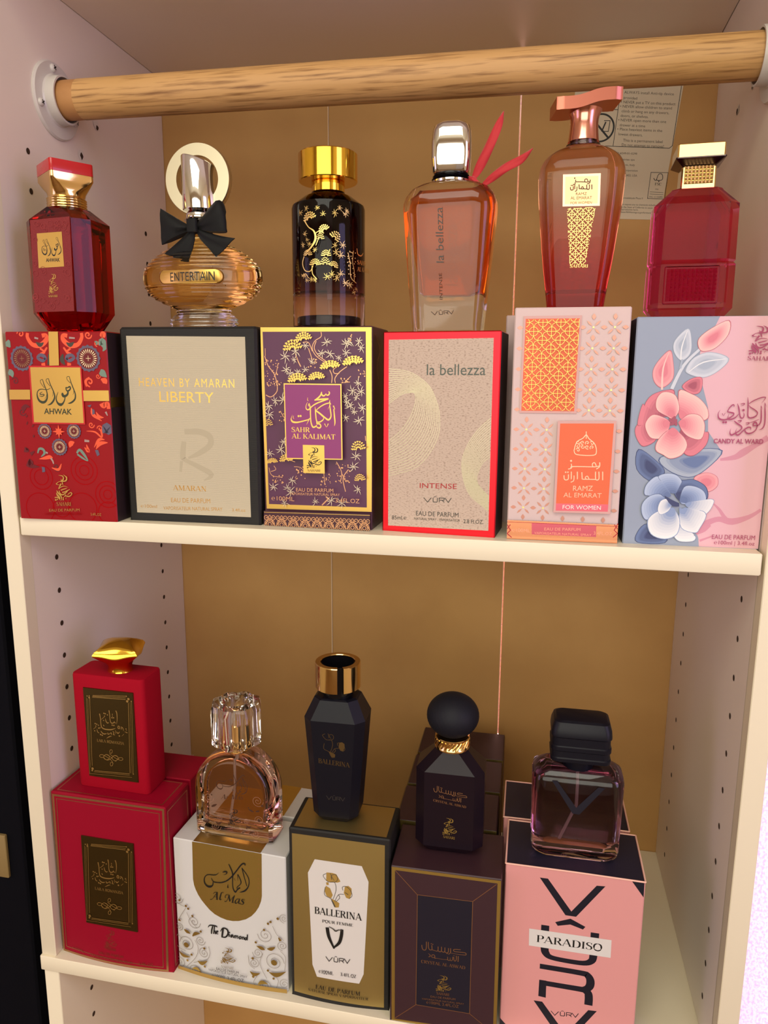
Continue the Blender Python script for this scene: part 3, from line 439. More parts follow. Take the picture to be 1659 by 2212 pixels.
GRP={"emblem":[1.4194,[["s",[[0.419,0.252],[0.535,0.191],[0.564,0.123],[0.529,0.059],[0.419,0.036],[0.29,0.025]],[0.0581,0.0645,0.0645,0.049,0.0323,0.0065]],["s",[[0.394,0.252],[0.626,0.243],[0.716,0.205],[0.745,0.132],[0.703,0.077],[0.626,0.032],[0.559,0.003]],[0.0581,0.0581,0.071,0.0645,0.0516,0.0323,0.0065]],["s",[[0.748,0.168],[0.761,0.114],[0.742,0.05]],[0.0387,0.0323,0.0052]],["s",[[0.439,0.223],[0.419,0.15]],[0.0361,0.0052]],["s",[[0.394,0.252],[0.265,0.277],[0.187,0.323],[0.146,0.352],[0.213,0.375],[0.316,0.386],[0.394,0.377]],[0.0284,0.0232,0.0323,0.0581,0.0258,0.0194,0.0258]],["s",[[0.413,0.345],[0.355,0.414],[0.29,0.468],[0.249,0.536]],[0.071,0.0619,0.0335,0.0284]],["s",[[0.254,0.536],[0.368,0.477],[0.497,0.439],[0.652,0.439],[0.819,0.483]],[0.0387,0.0361,0.0323,0.0232,0.0052]],["s",[[0.486,0.282],[0.494,0.341],[0.525,0.4]],[0.0465,0.0516,0.0052]],["s",[[0.374,0.586],[0.523,0.552],[0.626,0.529],[0.735,0.503]],[0.0516,0.0452,0.0387,0.0155]],["s",[[0.439,0.668],[0.587,0.65],[0.729,0.605],[0.89,0.548]],[0.0452,0.0516,0.0516,0.0194]],["s",[[0.271,0.6],[0.316,0.695],[0.394,0.75],[0.497,0.75],[0.626,0.695],[0.755,0.623]],[0.0361,0.0581,0.0671,0.0581,0.0452,0.0323]],["s",[[0.726,0.779],[0.806,0.714],[0.91,0.675],[0.981,0.695],[0.948,0.759],[0.832,0.814],[0.703,0.814],[0.628,0.777],[0.639,0.732]],[0.0103,0.0323,0.0452,0.0516,0.0452,0.0542,0.0542,0.0387,0.0103]],["s",[[0.548,0.815],[0.59,0.806],[0.652,0.777]],[0.0581,0.049,0.0258]],["s",[[0.146,0.6],[0.2,0.677],[0.303,0.759],[0.381,0.841],[0.381,0.914],[0.326,0.997]],[0.0284,0.0774,0.0723,0.0594,0.0387,0.0065]],["s",[[0.116,0.677],[0.151,0.759],[0.239,0.832],[0.28,0.895],[0.252,0.955]],[0.0155,0.0774,0.0929,0.08,0.0129]],["s",[[0.006,0.87],[0.11,0.859],[0.213,0.877],[0.265,0.914]],[0.0452,0.0542,0.0542,0.0516]],["d",0.058,0.957,0.0465],["d",0.151,0.937,0.0361],["d",0.486,0.875,0.0387],["d",0.477,0.937,0.0413],["s",[[0.654,0.864],[0.61,0.925]],[0.0284,0.0065]]]],"vurv":[0.2222,[["s",[[0,0.233],[0.141,0.967],[0.281,0.233]],[0.0259,0.0259,0.0259],0,"l"],["s",[[0.341,0.233],[0.341,0.833],[0.363,0.95],[0.474,0.95],[0.496,0.833],[0.496,0.233]],[0.0259],0,"l"],["s",[[0.37,0.133],[0.419,0.033],[0.467,0.133]],[0.0185],0,"l"],["s",[[0.563,0.967],[0.563,0.267],[0.722,0.267],[0.741,0.333],[0.741,0.567],[0.722,0.633],[0.585,0.633]],[0.0259],0,"l"],["s",[[0.667,0.633],[0.748,0.967]],[0.0259],0,"l"],["s",[[0.763,0.233],[0.889,0.967],[1,0.233]],[0.0259],0,"l"]]],"ahwak_word":[0.9505,[["s",[[0.842,0.009],[0.793,0.011],[0.775,0.047],[0.797,0.104],[0.865,0.175]],[0.0126]],["s",[[0.844,0.008],[0.865,0.104],[0.905,0.227],[0.95,0.351],[0.984,0.464],[0.975,0.578],[0.914,0.654],[0.842,0.694],[0.786,0.699]],[0.0144,0.0198,0.0252,0.027,0.0324,0.0378,0.0432,0.0324,0.0054]],["s",[[0.946,0.37],[0.941,0.427],[0.919,0.481]],[0.009,0.0108,0.0027]],["s",[[0.748,0.286],[0.788,0.298],[0.842,0.267],[0.862,0.305],[0.841,0.353],[0.788,0.379],[0.757,0.351],[0.748,0.284]],[0.0288,0.027,0.0342,0.0342,0.0342,0.0342,0.0288,0.0252]],["s",[[0.799,0.379],[0.79,0.455],[0.743,0.504],[0.68,0.512],[0.658,0.464],[0.664,0.428]],[0.0396,0.045,0.0541,0.0631,0.0595,0.0324]],["s",[[0.723,0.531],[0.707,0.616],[0.662,0.701],[0.599,0.736],[0.536,0.701],[0.496,0.616],[0.502,0.531],[0.547,0.406]],[0.027,0.027,0.0414,0.0685,0.0486,0.0306,0.0216,0.009]],["s",[[0.313,0.059],[0.264,0.071],[0.248,0.114],[0.284,0.18],[0.351,0.261]],[0.0126]],["s",[[0.311,0.062],[0.342,0.18],[0.392,0.303],[0.437,0.417],[0.457,0.531],[0.421,0.635],[0.347,0.72],[0.261,0.751]],[0.0144,0.0216,0.0252,0.0288,0.0378,0.0414,0.0378,0.0045]],["s",[[0.414,0.408],[0.414,0.474],[0.392,0.533]],[0.009,0.0108,0.0027]],["s",[[0.159,0.082],[0.109,0.1],[0.099,0.142],[0.131,0.209],[0.198,0.303]],[0.0126]],["s",[[0.158,0.085],[0.194,0.218],[0.239,0.341],[0.268,0.464],[0.261,0.569],[0.212,0.654],[0.14,0.678],[0.059,0.635],[0.014,0.54],[0.009,0.436],[0.05,0.36],[0.122,0.336],[0.221,0.346],[0.293,0.341],[0.358,0.297]],[0.0144,0.0216,0.0252,0.0288,0.036,0.0541,0.0613,0.0523,0.036,0.0234,0.0216,0.0198,0.0162,0.0144,0.009]],["s",[[0.257,0.455],[0.239,0.531],[0.189,0.605]],[0.009,0.0108,0.0027]],["s",[[0.141,0.409],[0.081,0.445],[0.096,0.474],[0.176,0.469],[0.181,0.498],[0.122,0.523],[0.051,0.502]],[0.0126,0.018,0.0198,0.0198,0.0198,0.018,0.0054]],["t","b","AHWAK",[0.171,0.981],[0.886,0.991],0.1441]]],"almas_word":[0.6337,[["s",[[0.832,0.16],[0.872,0.254],[0.938,0.393],[0.982,0.532],[0.993,0.671],[0.974,0.809],[0.916,0.925],[0.842,0.977],[0.788,0.988]],[0.0059,0.0176,0.0176,0.019,0.019,0.0234,0.0322,0.0234,0.0037]],["s",[[0.834,0.171],[0.879,0.439],[0.947,0.786]],[0.019,0.0161,0.0132]],["s",[[0.747,0.382],[0.791,0.52],[0.819,0.647],[0.799,0.728],[0.74,0.809],[0.733,0.861]],[0.0103,0.0176,0.019,0.0161,0.0161,0.0205]],["s",[[0.744,0.387],[0.751,0.607]],[0.0161,0.0029]],["s",[[0.8,0.835],[0.755,0.879],[0.725,0.936],[0.7,0.983],[0.667,0.925],[0.645,0.832],[0.634,0.671],[0.637,0.439]],[0.0278,0.0264,0.0249,0.0278,0.0205,0.0176,0.0161,0.0176]],["s",[[0.544,0.037],[0.586,0.162],[0.623,0.301],[0.637,0.439]],[0.0132,0.0205,0.0205,0.0205]],["s",[[0.901,0.09],[0.895,0.032],[0.85,0.023],[0.799,0.092],[0.733,0.231],[0.652,0.393],[0.593,0.497],[0.505,0.601],[0.403,0.659],[0.3,0.661],[0.212,0.63],[0.165,0.509]],[0.0103,0.0249,0.0278,0.0264,0.0249,0.0278,0.0264,0.0234,0.0205,0.019,0.0176,0.0088]],["s",[[0.205,0.647],[0.198,0.751],[0.147,0.803],[0.081,0.786],[0.029,0.705],[0.007,0.59],[0.022,0.474],[0.066,0.41],[0.125,0.393],[0.212,0.405],[0.278,0.393],[0.331,0.327]],[0.0147,0.022,0.0396,0.0337,0.0249,0.019,0.0161,0.0161,0.0161,0.0176,0.0147,0.0044]],["s",[[0.416,0.309],[0.469,0.289],[0.509,0.312],[0.491,0.37],[0.434,0.395]],[0.0117,0.0278,0.0234,0.0132,0.0029]],["s",[[0.536,0.719],[0.531,0.821],[0.555,0.814]],[0.0044,0.019,0.0044]],["s",[[0.67,0.518],[0.702,0.603]],[0.0103,0.0022]]]],"almas_latin":[0.3524,[["s",[[0.01,0.586],[0.062,0.581],[0.129,0.338],[0.205,0.041]],[0.021,0.0114,0.0133,0.0152]],["s",[[0.205,0.035],[0.2,0.338],[0.207,0.586]],[0.0267,0.0343,0.0248]],["s",[[0.1,0.135],[0.138,0.027],[0.205,0.027]],[0.0114,0.0105,0.0133]],["s",[[0.11,0.365],[0.2,0.397]],[0.0095]],["s",[[0.171,0.57],[0.231,0.614]],[0.0114]],["s",[[0.393,0.073],[0.338,0.041],[0.31,0.23],[0.286,0.581],[0.34,0.597]],[0.0095,0.0171,0.0267,0.0267,0.0076]],["s",[[0.422,0.73],[0.471,0.743],[0.51,0.554],[0.543,0.243]],[0.019,0.0114,0.0114,0.0133]],["s",[[0.445,0.459],[0.443,0.284],[0.49,0.222],[0.543,0.23]],[0.019,0.0133,0.0114,0.0114]],["s",[[0.543,0.235],[0.557,0.527],[0.573,0.757]],[0.0248,0.0324,0.0171]],["s",[[0.571,0.749],[0.633,0.5],[0.702,0.292]],[0.0076,0.0114,0.0133]],["s",[[0.696,0.305],[0.662,0.581],[0.648,0.83]],[0.0229,0.0324,0.0305]],["s",[[0.624,0.819],[0.692,0.857]],[0.0114]],["s",[[0.843,0.554],[0.776,0.568],[0.729,0.716],[0.733,0.878],[0.786,0.851],[0.838,0.581]],[0.0114,0.0133,0.0267,0.0248,0.0133,0.0133]],["s",[[0.848,0.549],[0.824,0.797],[0.833,0.905],[0.883,0.886]],[0.021,0.0286,0.0229,0.0057]],["s",[[0.99,0.657],[0.938,0.581],[0.905,0.662],[0.938,0.77],[0.962,0.878],[0.929,0.978],[0.86,0.927]],[0.0171,0.0114,0.0248,0.0343,0.0267,0.0133,0.0133]]]],"crystal_word":[0.6029,[["s",[[0.018,0.122],[0.022,0.207],[0.044,0.287],[0.081,0.311],[0.11,0.28],[0.12,0.171],[0.119,0.004]],[0.0162]],["s",[[0.163,0.016],[0.165,0.195],[0.188,0.287],[0.221,0.301],[0.244,0.287],[0.243,0.183],[0.239,0.128]],[0.0162]],["s",[[0.239,0.287],[0.316,0.332],[0.364,0.341],[0.379,0.293],[0.379,0.18]],[0.0162,0.0118,0.0162,0.0162,0.0162]],["s",[[0.379,0.329],[0.412,0.366],[0.445,0.354],[0.454,0.305],[0.455,0.189]],[0.0162]],["s",[[0.456,0.341],[0.489,0.382],[0.522,0.368],[0.529,0.317],[0.53,0.213]],[0.0162]],["s",[[0.529,0.366],[0.562,0.405],[0.599,0.39],[0.607,0.329],[0.607,0.235]],[0.0162]],["s",[[0.654,0.241],[0.653,0.378],[0.629,0.451]],[0.0162,0.0191,0.0074]],["s",[[0.658,0.412],[0.787,0.451],[0.934,0.478],[0.982,0.482],[0.996,0.443],[0.963,0.398],[0.846,0.378],[0.743,0.356],[0.717,0.311],[0.75,0.278],[0.876,0.293]],[0.0088,0.0103,0.0132,0.0162,0.0162,0.0162,0.0162,0.0162,0.0162,0.0162,0.0162]],["d",0.228,0.077,0.0125],["d",0.262,0.098,0.0125],["d",0.579,0.433,0.0125],["d",0.614,0.446,0.0125],["s",[[0.824,0.522],[0.82,0.729]],[0.0176]],["s",[[0.783,0.51],[0.781,0.646],[0.757,0.701],[0.732,0.671],[0.724,0.549]],[0.0162]],["s",[[0.702,0.549],[0.699,0.646],[0.676,0.689],[0.651,0.671],[0.643,0.573],[0.647,0.646],[0.621,0.68],[0.596,0.659],[0.59,0.549]],[0.0132]],["s",[[0.592,0.649],[0.493,0.64],[0.346,0.604],[0.307,0.61]],[0.0103,0.0088,0.0103,0.0162]],["s",[[0.305,0.61],[0.307,0.524],[0.279,0.473],[0.246,0.488],[0.239,0.549],[0.265,0.579],[0.305,0.561]],[0.0147]],["s",[[0.165,0.433],[0.199,0.476],[0.204,0.53],[0.165,0.555]],[0.0088,0.0132,0.0162,0.0103]],["s",[[0.71,0.506],[0.735,0.5],[0.75,0.518]],[0.0074]],["t","s","CRYSTAL AL ASWAD",[0.002,0.771],[0.979,0.995],0.1122]]],"laila_plate":[1.6645,[["s",[[0.6398,0.2159],[0.6567,0.2459],[0.6561,0.3111],[0.6365,0.3642]],[0.0181,0.0153,0.0111,0.0042]],["s",[[0.5033,0.2214],[0.5114,0.2687],[0.5115,0.3259],[0.5315,0.3586],[0.5727,0.3565],[0.6017,0.3412]],[0.0195,0.0125,0.0125,0.0167,0.0153,0.0125]],["s",[[0.5884,0.3385],[0.619,0.3566]],[0.0139,0.0125]],["d",0.5668,0.2602,0.0097],["d",0.5541,0.2991,0.0139],["d",0.5863,0.2978,0.0125],["d",0.5652,0.2796,0.0097],["d",0.548,0.3816,0.0132],["d",0.5819,0.383,0.0132],["d",0.3962,0.2611,0.0132],["d",0.4246,0.2635,0.0132],["d",0.4664,0.274,0.0118],["d",0.4084,0.2905,0.0097],["d",0.3797,0.3414,0.0111],["d",0.2053,0.3881,0.0132],["d",0.2364,0.3935,0.0125],["d",0.2691,0.4021,0.0111],["d",0.2157,0.4159,0.0104],["d",0.2741,0.4346,0.0139],["d",0.3009,0.4298,0.0097],["d",0.1867,0.4706,0.0118],["d",0.3014,0.5041,0.0146],["d",0.3325,0.51,0.0139],["d",0.7265,0.4089,0.0111],["d",0.6797,0.4931,0.0146],["d",0.8218,0.4043,0.0111],["d",0.8304,0.419,0.0077],["s",[[0.3094,0.2707],[0.3204,0.3208],[0.3227,0.3863],[0.3388,0.4238],[0.4059,0.4374],[0.5159,0.4342],[0.6084,0.4134]],[0.0195,0.0139,0.0139,0.0195,0.0209,0.0209,0.007]],["s",[[0.4203,0.3168],[0.4334,0.3503],[0.4625,0.3645],[0.4855,0.3552]],[0.0084,0.0153,0.0167,0.0056]],["s",[[0.3362,0.3323],[0.3871,0.3078],[0.4112,0.2903]],[0.0056,0.0084,0.0056]],["s",[[0.3689,0.3906],[0.3864,0.4052]],[0.0167,0.0125]],["s",[[0.2358,0.4481],[0.2426,0.4772],[0.2743,0.4892]],[0.0084,0.0139,0.0139]],["s",[[0.1591,0.4536],[0.2157,0.427]],[0.0042,0.0084]],["s",[[0.3117,0.465],[0.3449,0.4871],[0.3856,0.4919],[0.4293,0.4824]],[0.0111,0.0195,0.0181,0.0056]],["s",[[0.4499,0.4712],[0.4545,0.4901],[0.49,0.4801],[0.5187,0.4689],[0.5231,0.4899]],[0.0111,0.0167,0.0097,0.0139,0.0125]],["s",[[0.4179,0.5382],[0.4791,0.5143],[0.5226,0.5056]],[0.0042,0.0153,0.007]],["s",[[0.5553,0.4477],[0.5749,0.4671],[0.5578,0.4854],[0.5932,0.4866]],[0.0139,0.0125,0.0125,0.0125]],["s",[[0.6081,0.434],[0.6105,0.4724]],[0.0084,0.007]],["s",[[0.6288,0.4491],[0.6556,0.4656],[0.6897,0.4468]],[0.0111,0.0181,0.007]],["s",[[0.6589,0.4057],[0.6703,0.3832],[0.6962,0.3887],[0.6891,0.41],[0.6588,0.407]],[0.0139]],["s",[[0.724,0.3891],[0.7582,0.3987],[0.7729,0.4307]],[0.0167,0.0139,0.0056]],["s",[[0.7931,0.438],[0.8464,0.4455]],[0.0056,0.0181]],["s",[[0.726,0.4931],[0.7724,0.466]],[0.0035,0.007]],["t","s","LAILA ROMANZIA",[0.2183,0.5897],[0.7633,0.5864],0.031],["s",[[0.5164,0.6805],[0.5093,0.6913],[0.4972,0.6994],[0.4832,0.7025],[0.4712,0.7],[0.4643,0.6924],[0.4645,0.6817],[0.4716,0.671],[0.4838,0.6629],[0.4978,0.6597],[0.5098,0.6623],[0.5166,0.6699],[0.5164,0.6805]],[0.0091]],["s",[[0.5102,0.8232],[0.5029,0.8345],[0.4906,0.843],[0.4766,0.8464],[0.4645,0.8437],[0.4578,0.8358],[0.4581,0.8246],[0.4654,0.8133],[0.4777,0.8048],[0.4918,0.8015],[0.5038,0.8041],[0.5105,0.8121],[0.5102,0.8232]],[0.0091]],["s",[[0.3415,0.746],[0.3326,0.7543],[0.3139,0.7607],[0.2904,0.7635],[0.2684,0.7619],[0.2538,0.7563],[0.2505,0.7483],[0.2595,0.7399],[0.2782,0.7335],[0.3017,0.7307],[0.3237,0.7324],[0.3382,0.7379],[0.3415,0.746]],[0.0097]],["s",[[0.7217,0.7497],[0.7131,0.758],[0.6952,0.7644],[0.6727,0.7672],[0.6517,0.7655],[0.6377,0.76],[0.6346,0.752],[0.6432,0.7437],[0.6611,0.7373],[0.6836,0.7346],[0.7046,0.7362],[0.7186,0.7418],[0.7217,0.7497]],[0.0097]],["s",[[0.4502,0.7522],[0.4365,0.7673],[0.411,0.7785],[0.3804,0.7826],[0.353,0.7787],[0.3361,0.7677],[0.3344,0.7526],[0.3482,0.7375],[0.3738,0.7264],[0.4044,0.7223],[0.4317,0.7262],[0.4485,0.7372],[0.4502,0.7522]],[0.0097]],["s",[[0.6227,0.749],[0.6091,0.7641],[0.5837,0.7752],[0.5533,0.7793],[0.5261,0.7754],[0.5093,0.7645],[0.5075,0.7494],[0.5212,0.7343],[0.5466,0.7233],[0.5769,0.7192],[0.6041,0.7231],[0.6208,0.734],[0.6227,0.749]],[0.0097]],["s",[[0.3491,0.7384],[0.4229,0.7574],[0.4889,0.7836],[0.5194,0.8179]],[0.0097]],["s",[[0.4529,0.7082],[0.4958,0.7243],[0.5621,0.7462],[0.6357,0.7631]],[0.0097]],["s",[[0.3857,0.7218],[0.4664,0.7401],[0.5313,0.7747],[0.5851,0.7854]],[0.0097]],["s",[[0.3262,0.7555],[0.3918,0.786],[0.4629,0.7697],[0.551,0.7224],[0.6321,0.7343]],[0.0084]],["s",[[0.2,0.0747],[0.8681,0.0411]],[0.0091]],["s",[[0.1919,0.0844],[0.8573,0.0602]],[0.0084]],["s",[[0.1871,0.095],[0.8507,0.0777]],[0.0104]],["s",[[0.1238,0.9277],[0.839,0.9065]],[0.0104]],["s",[[0.1151,0.9414],[0.8373,0.9222]],[0.007]],["s",[[0.0134,0.9679],[0.8828,0.9443]],[0.0063]],["s",[[0.0684,0.1086],[0.0205,0.9671]],[0.0063]],["s",[[0.0947,0.1182],[0.0466,0.9004]],[0.0049]],["s",[[0.1336,0.1104],[0.0849,0.875]],[0.0084]],["s",[[0.9039,0.1119],[0.8502,0.8977]],[0.0091]],["s",[[0.9386,0.1005],[0.8878,0.8976]],[0.0049]],["s",[[0.9694,0.0934],[0.9149,0.8987]],[0.0063]],["d",0.9085,0.0693,0.0237],["d",0.8822,0.096,0.0237],["d",0.8714,0.0408,0.0125],["d",0.963,0.0908,0.0125],["d",0.0879,0.9064,0.0251],["d",0.0781,0.9287,0.0167],["d",0.0848,0.0886,0.0125],["d",0.1266,0.0846,0.0125],["d",0.9145,0.9029,0.0125],["d",0.1242,0.1032,0.0181]]]}
ART={
"ahwak":[
["ornament","ring","red_foil",[61.7,42.25],[11.66,0.75]],
["ornament","ring","red_foil",[61.7,42.25],[7.91,0.75]],
["ornament","ring","red_foil",[61.7,42.25],[4.17,0.75]],
["ornament","ring","red_foil",[81.36,22.79],[10.84,0.75]],
["ornament","ring","red_foil",[81.36,22.79],[7.34,0.75]],
["ornament","ring","red_foil",[81.36,22.79],[3.75,0.75]],
["ornament","ring","red_foil",[22.37,35.56],[10.19,0.76]],
["ornament","ring","red_foil",[22.37,35.56],[6.37,0.76]],
["ornament","ring","red_foil",[19.17,9.34],[12.91,0.77]],
["ornament","ring","red_foil",[58.02,10.69],[12.7,0.76]],
["ornament","ring","red_foil",[81.17,7.44],[9.24,0.76]],
["ornament","ring","red_foil",[38.7,10.02],[7.68,0.77]],
["ornament","s","orange",[1105,3007,1030,3015,1032,2940,1143,2857,1278,2872,1353,2977,1351,3051],[338,298,397,397,338,298,258]],
["ornament","s","orange",[659,3009,734,3016,730,2941,615,2858,478,2874,404,2980,410,3055],[341,301,401,401,341,301,261]],
["ornament","s","orange",[1148,2812,1067,2752,1116,2722],[159,140,40]],
["ornament","s","orange",[608,2813,688,2752,638,2722],[161,141,40]],
["ornament","s","orange",[1023,2828,1084,2752,1150,2737],[140,180,40]],
["ornament","s","orange",[735,2828,671,2752,603,2737],[141,181,40]],
["ornament","s","teal_dark",[1080,2903,1144,2865,1214,2910],[60,339,60]],
["ornament","s","teal_dark",[681,2903,614,2866,544,2911],[60,341,60]],
["ornament","s","blue_grey",[1058,2631,1079,2684,1148,2707,1195,2662,1107,2616,1060,2661],[261,301,261,241,261,201]],
["ornament","s","blue_grey",[694,2631,674,2684,605,2707,556,2661,643,2615,692,2661],[263,303,263,243,263,202]],
["ornament","s","teal_dark",[1006,2722,982,2631,1026,2555],[100,401,100]],
["ornament","s","teal_dark",[749,2722,770,2631,723,2554],[101,403,101]],
["ornament","s","orange",[1069,2563,1136,2559],[261,161]],
["ornament","s","orange",[680,2562,612,2557],[263,162]],
["ornament","spi","orange",[73.23,151.05],[3.31,1.13],1.4,0,1],
["ornament","spi","orange",[72.17,114.16],[3.85,1.31],1.4,90,1],
["ornament","spi","orange",[70.91,79.88],[2.77,0.94],1.4,0,1],
["ornament","spi","orange",[78.32,76.89],[2.6,0.89],1.4,180,1],
["ornament","spi","red_dark",[37.16,44.42],[3.7,1.26],1.4,0,1],
["ornament","spi","orange",[14.27,152.03],[3.23,1.1],1.4,180,1],
["ornament","spi","orange",[80.61,144.33],[2.36,0.8],1.4,90,1],
["ornament","spi","orange",[79.62,118.76],[2.07,0.71],1.4,0,1],
["ornament","spi","red_dark",[5.97,114.51],[3.3,1.12],1.4,200,1],
["ornament","spi","red_dark",[10.15,89.57],[3.33,1.13],1.4,20,1],
["ornament","s","orange",[1438,1869,1464,1761,1609,1663],[61,304,40]],
["ornament","s","orange",[1518,1808,1563,1732,1647,1717],[40,263,40]],
["ornament","s","orange",[1379,2207,1369,2298,1441,2359],[80,201,80]],
["ornament","s","orange",[1474,1200,1549,1295,1686,1314],[41,349,62]],
["ornament","s","orange",[1443,1230,1537,1358,1639,1360],[41,247,41]],
["ornament","s","orange",[1309,1275,1335,1165,1271,1227],[62,309,62]],
["ornament","s","orange",[1005,1221,1035,1285,1098,1310],[62,456,62]],
["ornament","s","orange",[439,1017,546,1036,635,1054,686,1039],[42,253,316,63]],
["ornament","s","orange",[655,878,775,849,835,947],[63,232,63]],
["ornament","s","orange",[1326,1495,1478,1482,1590,1398,1583,1530],[41,143,143,205]],
["ornament","s","orange",[1629,1948,1659,1903,1730,1949,1740,1857],[503,403,302,302]],
["ornament","s","orange",[1639,2330,1704,2300,1734,2255],[100,499,60]],
["ornament","s","orange",[1670,3005,1721,3020,1751,2976],[98,588,78]],
["ornament","s","teal",[1643,2857,1697,2916,1740,2827,1703,2767],[98,591,394,59]],
["ornament","s","teal",[1631,2451,1679,2421,1741,2361],[398,557,80]],
["ornament","s","teal",[421,1113,454,1186,523,1179,544,1116,478,1058],[105,189,211,211,63]],
["ornament","s","teal",[1127,1129,1183,1185,1262,1100,1315,1006,1224,1052,1134,1113],[145,228,228,62,166,145]],
["ornament","s","teal",[1573,2916,1613,2901,1594,2864],[98,197,98]],
["ornament","s","teal",[16,2920,39,2890,84,2829],[509,611,102]],
["ornament","s","teal",[12,2445,62,2414,82,2352],[412,515,82]],
["ornament","s","blue_grey",[1612,1469,1685,1548,1746,1455],[102,916,407]],
["ornament","s","blue_grey",[1451,1808,1493,1808],[507,304]],
["ornament","s","blue_grey",[1470,1136,1522,1153],[515,412]],
["ornament","s","blue_grey",[476,841,529,843],[466,360]],
["ornament","s","blue_grey",[1408,1915,1414,1884],[405,101]],
["ornament","s","red_dark",[215,1831,273,1886,341,1872],[416,312,83]],
["ornament","s","red_dark",[180,1172,241,1157,210,1205],[423,317,63]],
["ornament","s","red_dark",[216,883,278,981,288,901,428,888],[319,425,425,64]],
["ornament","s","red_dark",[288,1094,363,1144],[317,106]],
["ornament","s","red_dark",[267,1729,283,1714],[271,167]],
["ornament","s","red_dark",[366,1573,382,1558],[271,167]],
["ornament","s","red_dark",[265,1611,282,1603],[313,209]],
["ornament","s","red_dark",[359,1399,385,1391],[251,168]],
["ornament","s","grey_print",[651,1038,682,991,695,943],[147,147,105]],
["ornament","s","grey_print",[1280,1337,1365,1331],[206,165]],
["ornament","s","grey_print",[528,2979,594,2964],[161,121]],
["ornament","s","grey_print",[1136,2977,1236,2970],[159,119]],
["ornament","s","grey_print",[572,1132,605,1117],[168,126]],
["ornament","s","grey_print",[1687,1811,1716,1749],[182,81]],
["ornament","ros","cream_dim",[13.74,132.64],[7.99]],  # left rosette duller: how light falls on the foil is painted in
["ornament","ros","cream_print",[72.28,132.72],[8.27]],
["ornament","ros","cream_print",[29.06,74.1],[4.99]],
["ornament","ros","cream_print",[55.33,74.55],[4.94]],
["ornament","ros","cream_print",[41.6,61.27],[5.5]],
["ornament","star","orange",[41.95,73.93],[5.79]],
["vertical_band","p","gold_foil",[790,3073,956,3072,932,2543,762,2539]],
["left_band","p","gold_foil",[5,2150,381,2153,373,1994,0,1990]],
["right_band","p","gold_foil",[1320,2148,1767,2152,1767,1984,1320,1979]],
["foil_label","p","red_print",[392,2538,1323,2532,1322,1601,379,1599]],
["foil_label","p","gold_foil",[420,2512,1298,2510,1295,1625,409,1624]],
["lettering","g","ink_olive","ahwak_word",[25.77,118.46],[34.689,0.178],[-1.611,-30.905]],
["emblem","g","gold_foil","emblem",[34.03,38.3],[16.15,0.276],[-0.294,-22.323]],
["small_print","t","gold_dull","SAHARI","s",[34.98,11.93],[13.389,0.458],[0,3.075]],
["small_print","t","gold_dull","EAU DE PARFUM","n",[27.83,6.76],[27.817,1.397],[0,2.233]],
["small_print","t","red_foil","VAPORISATEUR NATURAL SPRAY","n",[23.13,3.71],[34.456,1.252],[0,1.723]],
["small_print","t","gold_dull","3.4FL.OZ","n",[65.41,4.84],[9.533,-0.059],[0,2.2]]],
"liberty":[
["paper_panel","p","beige_paper",[124,3015,2126,2992,2141,127,145,135]],
["emblem","s","beige_shade",[1050,1497,1302,1502,1483,1426,1477,1284,1287,1153,1097,1069],[409,490,490,490,409,163]],
["emblem","s","beige_shade",[1034,1339,1005,1099,1045,1036,1277,930,1491,807,1352,707],[410,492,328,410,410,82]],
["emblem","s","beige_shade",[976,1018,954,841],[248,248]],
["lettering","t","gold_foil","HEAVEN BY AMARAN","w",[15.19,111.04],[81.13,-0.698],[0,6.7]],
["lettering","t","gold_foil","LIBERTY","n",[32.24,98.78],[46.437,-0.574],[0,8.319]],
["small_print","t","gold_dull","AMARAN","s",[40.33,26.58],[29.447,-0.2],[0,4.202]],
["small_print","t","gold_dull","EAU DE PARFUM","n",[38.09,16.35],[34.261,0.29],[0,3.719]],
["small_print","t","gold_dull","℮100ml","n",[10.78,11.01],[14.44,-0.061],[0,2.743]],
["small_print","t","gold_dull","VAPORISATEUR NATURAL SPRAY","n",[30.9,9.84],[51.796,0.744],[0,2.891]],
["small_print","t","gold_dull","3.4fl.oz","n",[90.96,10.64],[11.566,0.02],[0,2.485]]],
"sahr":[
["gold_frame","p","gold_foil",[-12,3142,1800,3126,1812,292,37,263]],
["purple_panel","p","purple_print",[38,3074,1709,3064,1729,358,79,340]],
["ornament","s","copper",[998,3063,997,2991,896,2927,852,2818,916,2702,1056,2607],[52]],
["ornament","s","copper",[919,2926,886,2818,955,2709,1087,2614],[53]],
["ornament","s","copper",[1133,2490,1171,2395,1162,2293],[60]],
["ornament","s","copper",[1411,2542,1295,2462,1217,2366,1224,2293],[60]],
["ornament","s","copper",[1288,2556,1195,2498,1210,2439,1287,2440],[52]],
["ornament","s","copper",[578,2739,616,2629,662,2540],[76]],
["ornament","s","copper",[792,2818,853,2643],[53]],
["ornament","s","copper",[700,2906,794,2905,855,2774],[53]],
["ornament","s","copper",[65,2703,118,2554,212,2435,254,2301,259,2159,158,2068,71,2097],[62]],
["ornament","s","copper",[288,2592,253,2450,211,2376],[46]],
["ornament","s","copper",[76,2821,76,2703],[39]],
["ornament","s","copper",[312,1836,391,1716],[47]],
["ornament","s","copper",[417,2228,368,2198],[47]],
["ornament","s","copper",[1232,1067,1318,902,1293,748],[54]],
["ornament","s","copper",[1429,952,1341,811,1380,597],[62]],
["ornament","s","copper",[1318,887,1389,751],[47]],
["ornament","s","copper",[1023,876,1037,691],[47]],
["ornament","s","copper",[1457,2309,1318,2294],[45]],
["ornament","s","copper",[1472,2397,1379,2309],[37]],
["ornament","s","copper",[94,937,141,813,322,789],[48]],
